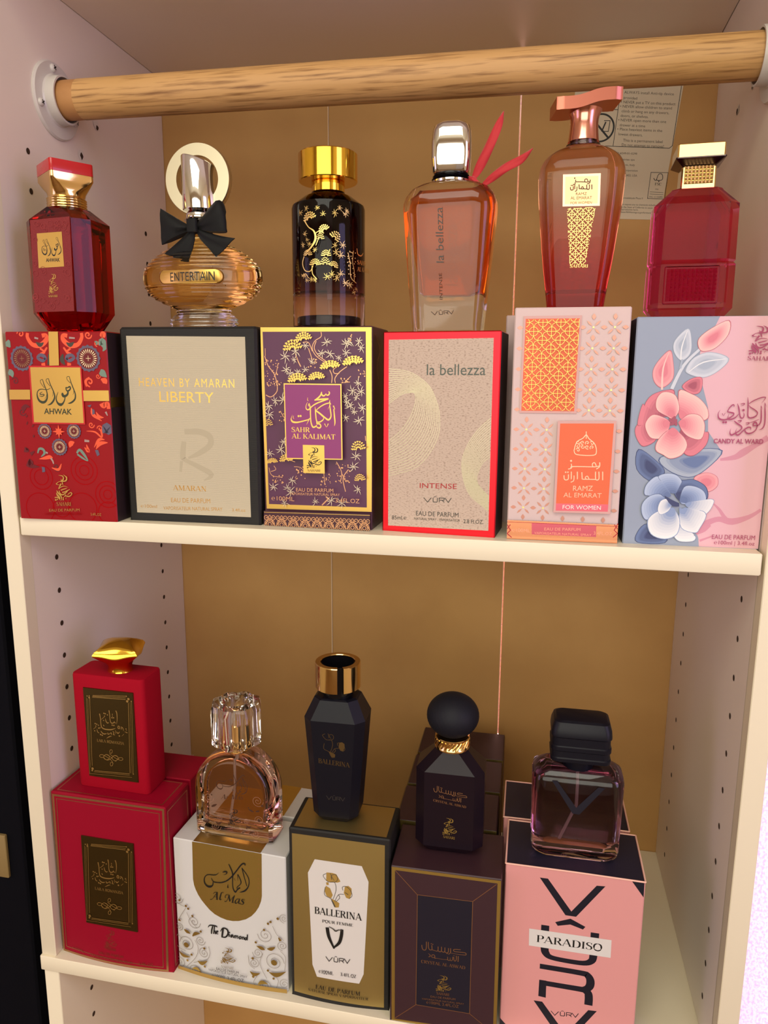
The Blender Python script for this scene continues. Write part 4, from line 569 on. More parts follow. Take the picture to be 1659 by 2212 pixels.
["ornament","s","copper",[178,971,210,910,126,876],[48]],
["ornament","s","copper",[394,1087,541,1045],[48]],
["ornament","s","copper",[986,362,1116,493],[96]],
["ornament","s","copper",[1052,506,1099,461],[95]],
["ornament","s","copper",[1703,1487,1710,1413],[46]],
["ornament","s","copper",[523,967,637,955,716,865],[40]],
["ornament","d","copper",[5.93,131.35],0.43],
["ornament","d","copper",[5,132.17],0.43],
["ornament","d","copper",[13.55,115.81],0.55],
["ornament","d","copper",[5.52,121.68],0.4],
["ornament","d","copper",[5.18,131.29],0.38],
["ornament","d","copper",[13.64,115.17],0.56],
["ornament","d","copper",[12.48,129.35],0.4],
["ornament","d","copper",[10.17,117.33],0.58],
["ornament","d","copper",[13.46,131.72],0.5],
["ornament","d","copper",[10.81,122.38],0.37],
["ornament","d","copper",[8.72,131.66],0.6],
["ornament","d","copper",[13.06,121.46],0.4],
["ornament","d","copper",[13.56,120.91],0.58],
["ornament","d","copper",[12.88,122.34],0.44],
["ornament","d","copper",[10,124.05],0.36],
["ornament","d","copper",[6.34,115.49],0.33],
["ornament","d","copper",[3.4,119.66],0.4],
["ornament","d","copper",[9.23,123.15],0.42],
["ornament","d","copper",[14.77,129.3],0.44],
["ornament","d","copper",[5.24,119.53],0.4],
["ornament","d","copper",[6.98,116.97],0.41],
["ornament","d","copper",[9.28,113.45],0.34],
["ornament","d","copper",[3.81,128.55],0.55],
["ornament","d","copper",[10.3,128.37],0.41],
["ornament","d","copper",[5.04,123.41],0.32],
["ornament","d","copper",[10.91,113.65],0.61],
["ornament","d","copper",[11.32,112.22],0.32],
["ornament","d","copper",[6.07,112.04],0.56],
["ornament","d","copper",[7.51,112.56],0.51],
["ornament","d","copper",[12.63,127.13],0.37],
["ornament","d","copper",[8.35,130.61],0.43],
["ornament","d","copper",[14.29,126.29],0.31],
["ornament","d","copper",[3.65,129.87],0.55],
["ornament","d","copper",[7.31,127.19],0.34],
["ornament","d","copper",[72.4,46.16],0.37],
["ornament","d","copper",[61.49,51.7],0.36],
["ornament","d","copper",[68.81,50.43],0.32],
["ornament","d","copper",[66.6,48.77],0.62],
["ornament","d","copper",[62.19,44.11],0.55],
["ornament","d","copper",[65.57,36.84],0.46],
["ornament","d","copper",[63.63,46.07],0.32],
["ornament","d","copper",[65.78,48.75],0.59],
["ornament","d","copper",[70.62,44.9],0.32],
["ornament","d","copper",[63.79,48.78],0.38],
["ornament","d","copper",[63.46,38.67],0.36],
["ornament","d","copper",[61.3,37.64],0.49],
["ornament","d","copper",[72.51,46.5],0.59],
["ornament","d","copper",[68.5,40.13],0.54],
["ornament","d","copper",[66.66,51.27],0.38],
["ornament","d","copper",[71.1,38.47],0.6],
["ornament","d","copper",[64.73,42.15],0.56],
["ornament","d","copper",[68.36,39.74],0.48],
["ornament","d","copper",[68.51,41.82],0.4],
["ornament","d","copper",[71.68,37.58],0.33],
["ornament","d","copper",[72.25,37.52],0.52],
["ornament","d","copper",[61.23,38.11],0.35],
["ornament","d","copper",[72.23,42.26],0.33],
["ornament","d","copper",[62.72,42.42],0.49],
["ornament","d","copper",[69.59,37.97],0.38],
["ornament","d","copper",[60.73,37.71],0.32],
["ornament","d","copper",[71.17,51.05],0.56],
["ornament","d","copper",[70.02,38.78],0.48],
["ornament","d","copper",[71.2,49.68],0.52],
["ornament","d","copper",[64.64,38.36],0.55],
["ornament","d","copper",[52.85,38.19],0.32],
["ornament","d","copper",[48.98,37.3],0.47],
["ornament","d","copper",[56.31,37.43],0.36],
["ornament","d","copper",[51.86,35.54],0.48],
["ornament","d","copper",[48.74,34.65],0.58],
["ornament","d","copper",[49.43,37.87],0.44],
["ornament","d","copper",[55.65,40.61],0.39],
["ornament","d","copper",[52.94,33.43],0.35],
["ornament","d","copper",[49.69,37.04],0.6],
["ornament","d","copper",[53.22,39.2],0.58],
["ornament","d","copper",[55.58,43.24],0.59],
["ornament","d","copper",[50.44,40.52],0.58],
["ornament","d","copper",[52.39,35.22],0.37],
["ornament","d","copper",[56.43,42.1],0.36],
["ornament","d","copper",[53.07,40.22],0.49],
["ornament","d","copper",[56.65,36.34],0.32],
["ornament","d","copper",[51.44,37.93],0.47],
["ornament","d","copper",[55.01,38.72],0.34],
["ornament","d","copper",[41.17,127.42],0.41],
["ornament","d","copper",[44.85,126.42],0.49],
["ornament","d","copper",[44.25,129.17],0.4],
["ornament","d","copper",[45.93,130.21],0.58],
["ornament","d","copper",[41.6,127.28],0.54],
["ornament","d","copper",[43.81,130.39],0.35],
["ornament","d","copper",[44.93,130.98],0.5],
["ornament","d","copper",[40.46,133.02],0.35],
["ornament","d","copper",[45.22,132.32],0.58],
["ornament","d","copper",[42.1,129.41],0.41],
["ornament","d","copper",[43.9,132.94],0.42],
["ornament","d","copper",[46.11,132.31],0.5],
["ornament","d","copper",[41.8,131.43],0.31],
["ornament","d","copper",[39.57,126.67],0.56],
["ornament","d","copper",[73.84,146.9],0.58],
["ornament","d","copper",[71.89,148.19],0.44],
["ornament","d","copper",[73.15,146.16],0.52],
["ornament","d","copper",[74.36,150.84],0.49],
["ornament","d","copper",[73.46,147.26],0.48],
["ornament","d","copper",[73.94,149.78],0.57],
["ornament","d","copper",[72.64,148.1],0.56],
["ornament","d","copper",[73.56,149.75],0.36],
["ornament","d","copper",[81.49,121.59],0.59],
["ornament","d","copper",[84.55,123.08],0.42],
["ornament","d","copper",[84.11,123.84],0.42],
["ornament","d","copper",[79.82,124.47],0.46],
["ornament","d","copper",[83.45,121.68],0.41],
["ornament","d","copper",[84.82,121.63],0.34],
["ornament","d","copper",[80.11,119.32],0.59],
["ornament","d","copper",[84.66,121.76],0.39],
["ornament","d","copper",[80.24,123.99],0.36],
["ornament","d","copper",[84.7,119.88],0.53],
["ornament","d","copper",[66.15,117.48],0.39],
["ornament","d","copper",[71.71,117.79],0.54],
["ornament","d","copper",[69.85,116.37],0.59],
["ornament","d","copper",[66.94,116.44],0.35],
["ornament","d","copper",[65.79,118.23],0.4],
["ornament","d","copper",[65.97,118.12],0.6],
["ornament","d","copper",[67.12,115.1],0.51],
["ornament","d","copper",[70.2,115.98],0.59],
["ornament","d","copper",[71.22,115.75],0.47],
["ornament","d","copper",[69.94,115.73],0.47],
["ornament","d","copper",[68.62,117.8],0.55],
["ornament","d","copper",[68.49,118.12],0.35],
["ornament","d","copper",[71.2,117.44],0.42],
["ornament","d","copper",[69.85,115.23],0.4],
["ornament","d","copper",[11.16,38.17],0.33],
["ornament","d","copper",[16.48,40.89],0.63],
["ornament","d","copper",[8.67,39.75],0.6],
["ornament","d","copper",[15.88,39.54],0.5],
["ornament","d","copper",[12.09,36.35],0.38],
["ornament","d","copper",[15.8,34.74],0.55],
["ornament","d","copper",[16.84,35.16],0.44],
["ornament","d","copper",[16.06,35.77],0.51],
["ornament","d","copper",[8.11,36.82],0.62],
["ornament","d","copper",[10.25,36.73],0.61],
["ornament","d","copper",[13.51,40.67],0.53],
["ornament","d","copper",[9.68,35.38],0.54],
["ornament","d","copper",[10.24,35.16],0.53],
["ornament","d","copper",[10.59,35.56],0.61],
["ornament","d","copper",[16.55,35.48],0.53],
["ornament","d","copper",[14.49,37.15],0.49],
["ornament","d","copper",[16.75,114.53],0.34],
["ornament","d","copper",[13.42,113.96],0.48],
["ornament","d","copper",[12.04,114.88],0.37],
["ornament","d","copper",[5.58,112.84],0.6],
["ornament","d","copper",[13.25,115.38],0.62],
["ornament","d","copper",[14.79,113.93],0.31],
["ornament","d","copper",[14.99,113.5],0.5],
["ornament","d","copper",[4.94,113.02],0.32],
["ornament","d","copper",[10.59,115.26],0.42],
["ornament","d","copper",[15.54,113.04],0.56],
["ornament","d","copper",[8.38,114.34],0.5],
["ornament","d","copper",[5.16,114.22],0.62],
["ornament","d","copper",[13.88,112.6],0.4],
["ornament","d","copper",[13.12,112.87],0.53],
["ornament","d","copper",[31.21,46.76],0.32],
["ornament","d","copper",[35.48,39.28],0.41],
["ornament","d","copper",[34.28,44.53],0.52],
["ornament","d","copper",[35.13,45.43],0.51],
["ornament","d","copper",[29.38,43.31],0.33],
["ornament","d","copper",[29.49,45.57],0.61],
["ornament","d","copper",[28.12,40.77],0.35],
["ornament","d","copper",[36.56,47.04],0.35],
["ornament","d","copper",[28.87,39.02],0.53],
["ornament","d","copper",[35.58,43.65],0.35],
["ornament","d","copper",[30.21,43.9],0.63],
["ornament","d","copper",[28.55,45.98],0.59],
["ornament","d","copper",[27.91,38.6],0.41],
["ornament","d","copper",[32.4,41.91],0.61],
["ornament","d","copper",[27.55,39.85],0.38],
["ornament","d","copper",[33.97,48.34],0.56],
["ornament","d","copper",[28.7,46.36],0.33],
["ornament","d","copper",[30.08,45.18],0.63],
["ornament","d","copper",[32.83,44.91],0.63],
["ornament","d","copper",[28.6,46.27],0.62],
["ornament","d","copper",[20.1,87.15],0.62],
["ornament","d","copper",[14.97,85.05],0.54],
["ornament","d","copper",[18.46,85.67],0.35],
["ornament","d","copper",[15.93,92.05],0.46],
["ornament","d","copper",[17.82,88.41],0.43],
["ornament","d","copper",[18.89,85.72],0.55],
["ornament","d","copper",[15.01,91.89],0.38],
["ornament","d","copper",[16.06,88.08],0.38],
["ornament","d","copper",[18.31,90.21],0.43],
["ornament","d","copper",[18.67,84.75],0.37],
["ornament","d","copper",[16.61,84.37],0.38],
["ornament","d","copper",[14.94,91.54],0.57],
["ornament","bam","silver_gold",[54.48,145.55],[5.48],277,63],
["ornament","bam","silver_gold",[20.53,134.74],[6.02],156,92],
["ornament","bam","silver_gold",[21.52,124.78],[5.78],83,17],
["ornament","bam","silver_gold",[29.34,138.76],[6.08],316,59],
["ornament","bam","silver_gold",[37.3,143.1],[4.82],2,57],
["ornament","bam","silver_gold",[50.52,137.25],[5.45],229,3],
["ornament","bam","silver_gold",[57.5,136.51],[5.51],214,27],
["ornament","bam","silver_gold",[64.44,133.61],[4.32],151,76],
["ornament","bam","silver_gold",[70.22,137.21],[5.12],40,61],
["ornament","bam","silver_gold",[42.63,130.7],[4.48],345,67],
["ornament","bam","silver_gold",[37.03,124.82],[4.31],314,30],
["ornament","bam","silver_gold",[72.54,145.45],[5.17],306,2],
["ornament","bam","silver_gold",[80.52,146.12],[5.38],11,48],
["ornament","bam","silver_gold",[82.04,140.76],[4.85],299,17],
["ornament","bam","silver_gold",[79.74,114.79],[5.27],68,23],
["ornament","bam","silver_gold",[75.12,108.55],[5.27],119,55],
["ornament","bam","silver_gold",[82.04,108.25],[5.5],276,81],
["ornament","bam","silver_gold",[78.19,103.82],[4.83],176,86],
["ornament","bam","silver_gold",[70.46,100.05],[5.74],337,73],
["ornament","bam","silver_gold",[83.19,95.8],[5.9],132,76],
["ornament","bam","silver_gold",[76.63,92.75],[4.79],275,4],
["ornament","bam","silver_gold",[69.63,88.19],[5.22],187,73],
["ornament","bam","silver_gold",[80.49,86.16],[5.8],100,63],
["ornament","bam","silver_gold",[11.72,100.04],[5.23],61,9],
["ornament","bam","silver_gold",[18.24,101.63],[6.01],304,25],
["ornament","bam","silver_gold",[5.93,96.18],[6.28],73,70],
["ornament","bam","silver_gold",[6.58,89.35],[5.75],305,6],
["ornament","bam","silver_gold",[18.36,68.19],[5.43],177,10],
["ornament","bam","silver_gold",[15.78,61.96],[5.79],24,77],
["ornament","bam","silver_gold",[6.24,58.59],[4.71],90,33],
["ornament","bam","silver_gold",[78.13,58.42],[5.43],151,60],
["ornament","bam","silver_gold",[76.16,50.02],[5.95],143,26],
["ornament","bam","silver_gold",[79.28,32.58],[5.52],144,67],
["ornament","bam","silver_gold",[8.9,31.3],[5.86],31,17],
["ornament","bam","silver_gold",[24.72,37.41],[4.98],213,5],
["ornament","bam","silver_gold",[20.91,31.39],[4.43],271,77],
["ornament","bam","silver_gold",[57.38,22.37],[6.04],184,9],
["ornament","bam","silver_gold",[44.45,21.02],[4.79],346,10],
["ornament","bam","silver_gold",[66.17,20.82],[5.91],16,36],
["ornament","bam","silver_gold",[18.17,18.66],[4.87],346,25],
["ornament","bam","silver_gold",[23.31,27.95],[6.08],103,91],
["ornament","bam","silver_gold",[70.63,144.39],[5.77],41,11],
["ornament","bam","silver_gold",[28.44,132.16],[4.22],1,37],
["ornament","bam","silver_gold",[73.55,97.14],[5.14],268,54],
["ornament","bam","silver_gold",[69.7,104.46],[4.28],267,81],
["ornament","bam","silver_gold",[25.06,121.83],[4.88],86,80],
["ornament","bam","silver_gold",[31.46,122.96],[4.6],354,70],
["ornament","pine","gold_foil",[27.04,142.78],[8.75,5.33],-8],
["ornament","pine","gold_foil",[36.22,149.28],[7.54,4.15],-8],
["ornament","pine","gold_foil",[57.44,128.16],[9.03,3.76],-8],
["ornament","pine","gold_foil",[75.94,131.29],[9.28,4.08],-8],
["ornament","pine","gold_foil",[30.98,118.16],[8.83,4.22],-8],
["ornament","pine","gold_foil",[46.81,119.57],[7.6,3.65],-8],
["ornament","pine","gold_foil",[6.83,82.87],[3.8,3.8],-8],
["ornament","pine","gold_foil",[80.48,66.39],[6.5,4.97],-8],
["ornament","pine","gold_foil",[20.96,55.16],[6.37,3.82],-8],
["ornament","pine","gold_foil",[9.41,52.86],[5.22,2.57],-8],
["ornament","pine","gold_foil",[82.03,41.86],[5.02,3.71],-8],
["label","p","gold_foil",[412,2283,1352,2279,1365,1114,424,1100]],
["label","p","violet_print",[429,2265,1334,2262,1346,1130,442,1118]],
["lettering","s","gold_foil",[1144,2166,1159,2145,1147,2115,1117,2107,1102,2131],[29,92,97,80,40]],
["lettering","s","gold_foil",[1102,2129,1078,2100,1049,2100,1030,2127,1035,2158],[46,92,109,92,34]],
["lettering","s","gold_foil",[1030,2154,1016,2110,983,2071,916,2025],[46,92,109,86]],
["lettering","s","gold_foil",[917,2030,1025,2043,1143,2053],[75,133,87]],
["lettering","s","gold_foil",[1140,2050,1060,2022,965,1987,899,1952,850,1912,814,1880,784,1888,773,1922,785,1967,802,1999],[69,92,92,86,86,92,80,52,34,11]],
["lettering","s","gold_foil",[822,1934,815,1957,833,1980],[41,52,41]],
["lettering","s","gold_foil",[826,1979,844,1912,846,1822,851,1708,865,1646,889,1611,931,1625,949,1649],[52,93,87,87,99,122,99,41]],
["lettering","s","gold_foil",[949,1664,991,1665,1015,1632,996,1603,960,1608,943,1626],[93,105,93,111,93,41]],
["lettering","s","gold_foil",[922,1927,930,1846,938,1744,949,1699,949,1664],[23,87,87,87,81]],
["lettering","s","gold_foil",[949,1692,997,1694,1045,1723,1063,1758,1034,1791,981,1835,936,1867,952,1885,1012,1931,1089,1972,1161,1990],[70,93,82,52,70,87,76,52,76,82,76]],
["lettering","s","gold_foil",[1165,2035,1161,1995,1181,1968],[23,80,57]],
["lettering","s","gold_foil",[1160,1972,1171,1883,1182,1799,1164,1748,1129,1731,1075,1769,999,1830,939,1871],[58,86,86,109,132,104,92,58]],
["lettering","s","gold_foil",[1161,1946,1129,1888],[35,9]],
["lettering","s","gold_foil",[1220,1948,1245,1893],[92,40]],
["lettering","s","gold_foil",[1227,1898,1238,1772,1244,1688,1233,1634],[69,103,86,11]],
["lettering","s","gold_foil",[836,1755,818,1730,757,1712,685,1693,612,1680,551,1690,526,1725,534,1760,549,1796],[23,82,88,99,123,140,88,35,12]],
["lettering","s","gold_foil",[837,1748,805,1696,779,1647],[53,41,9]],
["lettering","d","gold_foil",[32.49,88.93],0.82],
["lettering","d","gold_foil",[34.25,89.07],0.82],
["lettering","s","gold_foil",[568,1784,560,1754,575,1736],[29,35,29]],
["lettering","s","gold_foil",[806,2066,801,2030,816,2017],[29,35,29]],
["lettering","s","gold_foil",[1076,1670,1107,1618,1135,1671],[70,23,70]],
["lettering","t","gold_foil","SAHR","s",[26.36,76.47],[15.308,0.053],[0,3.791]],
["lettering","t","gold_foil","AL KALIMAT","s",[26.57,71.3],[35.98,0.161],[0,3.919]],
["emblem_plate","p","gold_foil",[713,1331,1067,1332,1071,888,718,886]],
["emblem","g","ink_black","emblem",[38.66,64.99],[12.507,0.182],[-0.075,-17.096]],
["emblem","t","ink_black","SAHARI","s",[39.37,45.52],[10.625,0.259],[0,1.686]],
["small_print","t","copper","EAU DE PARFUM","n",[29.49,29.23],[30.987,0.498],[0,2.888]],
["small_print","t","copper","VAPORISATEUR NATURAL SPRAY","n",[23.94,26.25],[41.869,0.758],[0,1.934]],
["small_print","t","copper","℮100ML","n",[8.42,21.24],[19.294,0.059],[0,3.424]],
["small_print","t","copper","3.4FL.OZ","n",[62.18,21.81],[19.689,0.184],[0,3.316]],
["border_band","p","purple_dark",[30,246,1815,280,1818,16,24,-8]],
["border_band","s","gold_foil",[33,222,1814,255],[41],0,"l"],
["border_band","ring","copper",[6.36,1.41],[1.48,0.58]],
["border_band","ring","copper",[6.36,1.41],[2.8,0.58]],
["border_band","ring","copper",[6.36,1.41],[4.12,0.58]],
["border_band","spi","copper",[3.64,7.05],[2.47,0.58],1.5,40,1],
["border_band","spi","copper",[9.35,7.17],[2.46,0.57],1.5,140,-1],
["border_band","s","copper",[24,-6,78,64,131,179,178,66,229,-2],[58]],
["border_band","ros","copper",[6.46,5.75],[1.23]],
["border_band","ring","copper",[16.58,1.53],[1.47,0.57]],
["border_band","ring","copper",[16.58,1.53],[2.78,0.57]],
["border_band","ring","copper",[16.58,1.53],[4.09,0.57]],
["border_band","spi","copper",[13.86,7.16],[2.45,0.57],1.5,40,1],
["border_band","spi","copper",[19.52,7.28],[2.45,0.57],1.5,140,-1],
["border_band","s","copper",[229,-4,282,67,335,181,382,68,433,1],[58]],
["border_band","ros","copper",[16.67,5.86],[1.23]],
["border_band","ring","copper",[26.71,1.66],[1.47,0.57]],
["border_band","ring","copper",[26.71,1.66],[2.77,0.57]],
["border_band","ring","copper",[26.71,1.66],[4.07,0.57]],
["border_band","spi","copper",[24,7.26],[2.44,0.57],1.5,40,1],
["border_band","spi","copper",[29.62,7.38],[2.43,0.57],1.5,140,-1],
["border_band","s","copper",[432,-1,485,69,537,183,585,71,635,3],[57]],
["border_band","ros","copper",[26.79,5.97],[1.22]],
["border_band","ring","copper",[36.77,1.79],[1.46,0.57]],
["border_band","ring","copper",[36.77,1.79],[2.75,0.57]],
["border_band","ring","copper",[36.77,1.79],[4.05,0.57]],
["border_band","spi","copper",[34.06,7.36],[2.42,0.57],1.5,40,1],
["border_band","spi","copper",[39.64,7.48],[2.42,0.56],1.5,140,-1],
["border_band","s","copper",[635,2,687,71,738,185,785,73,835,6],[57]],
["border_band","ros","copper",[36.83,6.08],[1.21]],
["border_band","ring","copper",[46.75,1.91],[1.45,0.56]],
["border_band","ring","copper",[46.75,1.91],[2.73,0.56]],
["border_band","ring","copper",[46.75,1.91],[4.02,0.56]],
["border_band","spi","copper",[44.04,7.47],[2.41,0.56],1.5,40,1],
["border_band","spi","copper",[49.58,7.59],[2.4,0.56],1.5,140,-1],
["border_band","s","copper",[835,4,887,74,937,187,984,76,1034,9],[57]],
["border_band","ros","copper",[46.8,6.18],[1.2]],
["border_band","ring","copper",[56.65,2.03],[1.44,0.56]],
["border_band","ring","copper",[56.65,2.03],[2.72,0.56]],
["border_band","ring","copper",[56.65,2.03],[4,0.56]],
["border_band","spi","copper",[53.95,7.57],[2.4,0.56],1.5,40,1],
["border_band","spi","copper",[59.44,7.69],[2.39,0.56],1.5,140,-1],
["border_band","s","copper",[1034,7,1085,76,1134,189,1182,78,1231,11],[56]],
["border_band","ros","copper",[56.69,6.29],[1.2]],
["border_band","ring","copper",[66.48,2.16],[1.43,0.56]],
["border_band","ring","copper",[66.48,2.16],[2.7,0.56]],
["border_band","ring","copper",[66.48,2.16],[3.97,0.56]],
["border_band","spi","copper",[63.78,7.67],[2.38,0.56],1.5,40,1],
["border_band","spi","copper",[69.23,7.79],[2.37,0.55],1.5,140,-1],
["border_band","s","copper",[1231,10,1282,78,1330,191,1378,80,1427,14],[56]],
["border_band","ros","copper",[66.5,6.4],[1.19]],
["border_band","ring","copper",[76.23,2.28],[1.42,0.55]],
["border_band","ring","copper",[76.23,2.28],[2.69,0.55]],
["border_band","ring","copper",[76.23,2.28],[3.95,0.55]],
["border_band","spi","copper",[73.54,7.77],[2.37,0.55],1.5,40,1],
["border_band","spi","copper",[78.94,7.89],[2.36,0.55],1.5,140,-1],
["border_band","s","copper",[1427,12,1477,81,1525,192,1572,83,1622,16],[56]],
["border_band","ros","copper",[76.24,6.5],[1.18]],
["border_band","ring","copper",[85.91,2.4],[1.41,0.55]],
["border_band","ring","copper",[85.91,2.4],[2.67,0.55]],
["border_band","ring","copper",[85.91,2.4],[3.93,0.55]],
["border_band","spi","copper",[83.22,7.87],[2.35,0.55],1.5,40,1],
["border_band","spi","copper",[88.58,7.99],[2.35,0.55],1.5,140,-1],
["border_band","s","copper",[1622,15,1671,83,1718,194,1765,85,1814,19],[55]],
["border_band","ros","copper",[85.9,6.61],[1.18]]],
"bellezza":[
["paper_panel","p","beige_speckle",[89,2940,1668,2952,1680,103,97,86]],
["guilloche","s","pale_gold",[92,2512,406,2468,646,2332,791,2152,892,1818,852,1447,570,1045,104,874],[35]],
["guilloche","s","pale_gold",[92,2478,398,2445,632,2321,772,2151,867,1832,825,1471,551,1081,103,910],[35]],
["guilloche","s","pale_gold",[93,2443,391,2422,618,2309,752,2151,843,1847,798,1495,533,1117,103,947],[35]],
["guilloche","s","pale_gold",[93,2408,383,2399,604,2298,733,2150,818,1862,771,1519,515,1154,103,983],[35]],
["guilloche","s","pale_gold",[93,2373,375,2376,590,2287,713,2150,793,1877,744,1543,496,1190,103,1020],[36]],
["guilloche","s","pale_gold",[93,2338,367,2353,576,2275,694,2149,768,1892,717,1567,478,1226,102,1056],[36]],
["guilloche","s","pale_gold",[94,2303,360,2330,562,2264,674,2149,744,1907,690,1591,460,1262,102,1092],[36]],
["guilloche","s","pale_gold",[94,2268,352,2307,547,2252,655,2149,719,1922,663,1615,441,1298,102,1128],[36]],
["guilloche","s","pale_gold",[94,2233,344,2284,533,2241,635,2148,694,1937,636,1639,423,1334,102,1165],[36]],
["guilloche","s","pale_gold",[94,2197,336,2261,519,2229,616,2148,669,1951,609,1664,405,1371,101,1201],[36]],
["guilloche","s","pale_gold",[95,2162,329,2238,505,2218,596,2147,645,1966,582,1688,386,1407,101,1237],[36]],
["guilloche","s","pale_gold",[95,2127,321,2215,491,2206,577,2147,620,1981,555,1712,368,1443,101,1273],[36]],
["guilloche","s","pale_gold",[95,2092,313,2192,477,2194,557,2146,595,1996,528,1736,350,1479,101,1309],[36]],
["guilloche","s","pale_gold",[95,2056,305,2169,462,2183,537,2146,570,2011,501,1760,332,1515,100,1345],[36]],
["guilloche","s","pale_gold",[96,2021,297,2146,448,2171,518,2146,545,2026,473,1785,313,1551,100,1381],[36]],
["guilloche","s","pale_gold",[96,1986,290,2123,434,2160,498,2145,520,2041,446,1809,295,1587,100,1417],[36]],
["guilloche","s","pale_gold",[1664,1800,1472,1617,1324,1384,1245,1118,1292,824,1391,624,1535,506,1674,400],[34]],
["guilloche","s","pale_gold",[1664,1762,1478,1585,1336,1358,1261,1104,1305,823,1401,633,1540,518,1673,416],[34]],
["guilloche","s","pale_gold",[1665,1724,1484,1552,1348,1333,1276,1090,1319,823,1411,642,1545,531,1673,432],[34]],
["guilloche","s","pale_gold",[1665,1686,1490,1520,1360,1308,1292,1076,1333,822,1422,651,1550,543,1673,447],[34]],
["guilloche","s","pale_gold",[1666,1648,1496,1488,1372,1283,1308,1063,1346,822,1432,660,1554,555,1672,463],[34]],
["guilloche","s","pale_gold",[1666,1610,1502,1455,1384,1257,1323,1049,1360,822,1442,669,1559,568,1672,479],[34]],
["guilloche","s","pale_gold",[1666,1572,1508,1423,1396,1232,1339,1035,1373,821,1452,678,1564,580,1672,495],[34]],
["guilloche","s","pale_gold",[1667,1534,1514,1391,1408,1207,1355,1021,1387,821,1462,686,1569,592,1671,510],[34]],
["guilloche","s","pale_gold",[1667,1495,1520,1358,1420,1182,1370,1007,1400,820,1472,695,1574,604,1671,526],[34]],
["guilloche","s","pale_gold",[1668,1457,1526,1326,1432,1156,1386,993,1414,820,1483,704,1578,617,1671,542],[34]],
["guilloche","s","pale_gold",[1668,1419,1532,1293,1444,1131,1402,979,1427,819,1493,713,1583,629,1671,557],[34]],
["guilloche","s","pale_gold",[1669,1380,1538,1261,1457,1106,1417,965,1441,819,1503,722,1588,641,1670,573],[34]],
["guilloche","s","pale_gold",[1669,1342,1544,1228,1469,1080,1433,952,1454,819,1513,731,1593,653,1670,588],[34]],
["guilloche","s","pale_gold",[1669,1304,1551,1196,1481,1055,1448,938,1468,818,1523,740,1598,666,1670,604],[34]],
["guilloche","s","pale_gold",[1670,1265,1557,1163,1493,1030,1464,924,1481,818,1533,748,1602,678,1669,620],[34]],
["guilloche","s","pale_gold",[1670,1226,1563,1130,1505,1004,1480,910,1495,817,1543,757,1607,690,1669,635],[34]],
["lettering","t","ink_green","la bellezza","n",[34.2,120.93],[44.083,0.19],[0,8.016]],
["lettering","t","ink_red","INTENSE","n",[30.03,35.44],[28.934,0.599],[0,3.872]],
["lettering","g","ink_grey","vurv",[33.3,29.2],[21.687,0.793],[0.077,-4.814]],
["small_print","t","ink_grey","EAU DE PARFUM","n",[27.4,13.7],[33.444,0.374],[0,3.594]],
["small_print","t","ink_grey","NATURAL SPRAY - VAPORISATEUR","n",[26.13,10.29],[35.907,0.498],[0,1.802]],
["small_print","t","ink_grey","85ml.℮","n",[7.95,9.44],[11.75,0.385],[0,3.156]],
["small_print","t","ink_grey","2.8 Fl.OZ.","n",[64.76,9.84],[15.406,0.401],[0,3.024]]],
"ramz":[
["lattice","lat","petal_print",[54.93,140.09],[14.504],[[[5.57,163.4],[47.43,163.6],[47.31,93.42],[5.16,93.21]],[[32.66,89.61],[74.98,90.28],[74.77,21.18],[32.71,20.76]]]],
["orange_panel","p","pink_card2",[128,3252,934,3257,930,1884,118,1881]],
["orange_panel","p","orange_print",[156,3215,906,3216,894,1915,144,1913]],
["gold_lattice","isl","gold_foil",[[8.11,160.46],[45.01,160.52],[44.45,96.09],[7.52,95.99]],[6.212,0.326]],
["title_panel","p","pink_card2",[670,1776,1485,1790,1479,440,669,432]],
["title_panel","p","orange_print",[704,1740,1451,1753,1442,575,700,564]],
["title_panel","p","magenta_foil",[700,567,1444,579,1442,471,700,459]],
["lettering","s","salmon_foil",[1075,1632,1081,1527],[47]],
["lettering","s","salmon_foil",[918,1355,951,1477,1034,1535,1078,1584,1120,1528,1201,1458,1232,1354,1195,1292,961,1296,918,1355],[56]],
["lettering","spi","salmon_foil",[48.34,73.84],[1.59,0.48],1.2,0,1],
["lettering","spi","salmon_foil",[51.63,73.59],[1.58,0.48],1.2,70,1],
["lettering","spi","salmon_foil",[54.92,73.34],[1.58,0.47],1.2,140,1],
["lettering","spi","salmon_foil",[58.2,73.09],[1.58,0.47],1.2,210,1],
["lettering","spi","salmon_foil",[48.49,70.94],[1.59,0.48],1.2,280,1],
["lettering","spi","salmon_foil",[51.79,70.7],[1.59,0.48],1.2,350,1],
["lettering","spi","salmon_foil",[55.08,70.45],[1.58,0.48],1.2,420,1],
["lettering","spi","salmon_foil",[58.36,70.2],[1.58,0.47],1.2,490,1],
["lettering","spi","salmon_foil",[48.64,68.04],[1.59,0.48],1.2,560,1],
["lettering","s","salmon_foil",[1287,1191,1287,1129,1245,1092],[71]],
["lettering","s","salmon_foil",[1282,1137,1201,1124,1187,1167,1217,1184,1243,1136],[64]],
["lettering","s","salmon_foil",[1197,1123,907,1119,892,1094,849,1081],[64]],
["lettering","s","salmon_foil",[889,1159,900,1102],[64]],
["lettering","d","salmon_foil",[44.18,60.14],0.72],
["lettering","s","salmon_foil",[1336,1058,1343,932],[72]],
["lettering","s","salmon_foil",[1283,1056,1289,950,1246,941,1237,1055],[72]],
["lettering","s","salmon_foil",[1254,941,1058,938],[64]],
["lettering","s","salmon_foil",[1152,941,1126,986,1096,961,1121,937],[64]],
["lettering","s","salmon_foil",[1055,938,1045,1041],[72]],
["lettering","s","salmon_foil",[981,1047,987,936],[72]],
["lettering","s","salmon_foil",[937,989,936,915,895,889],[64]],
["lettering","s","salmon_foil",[895,1045,900,934],[72]],
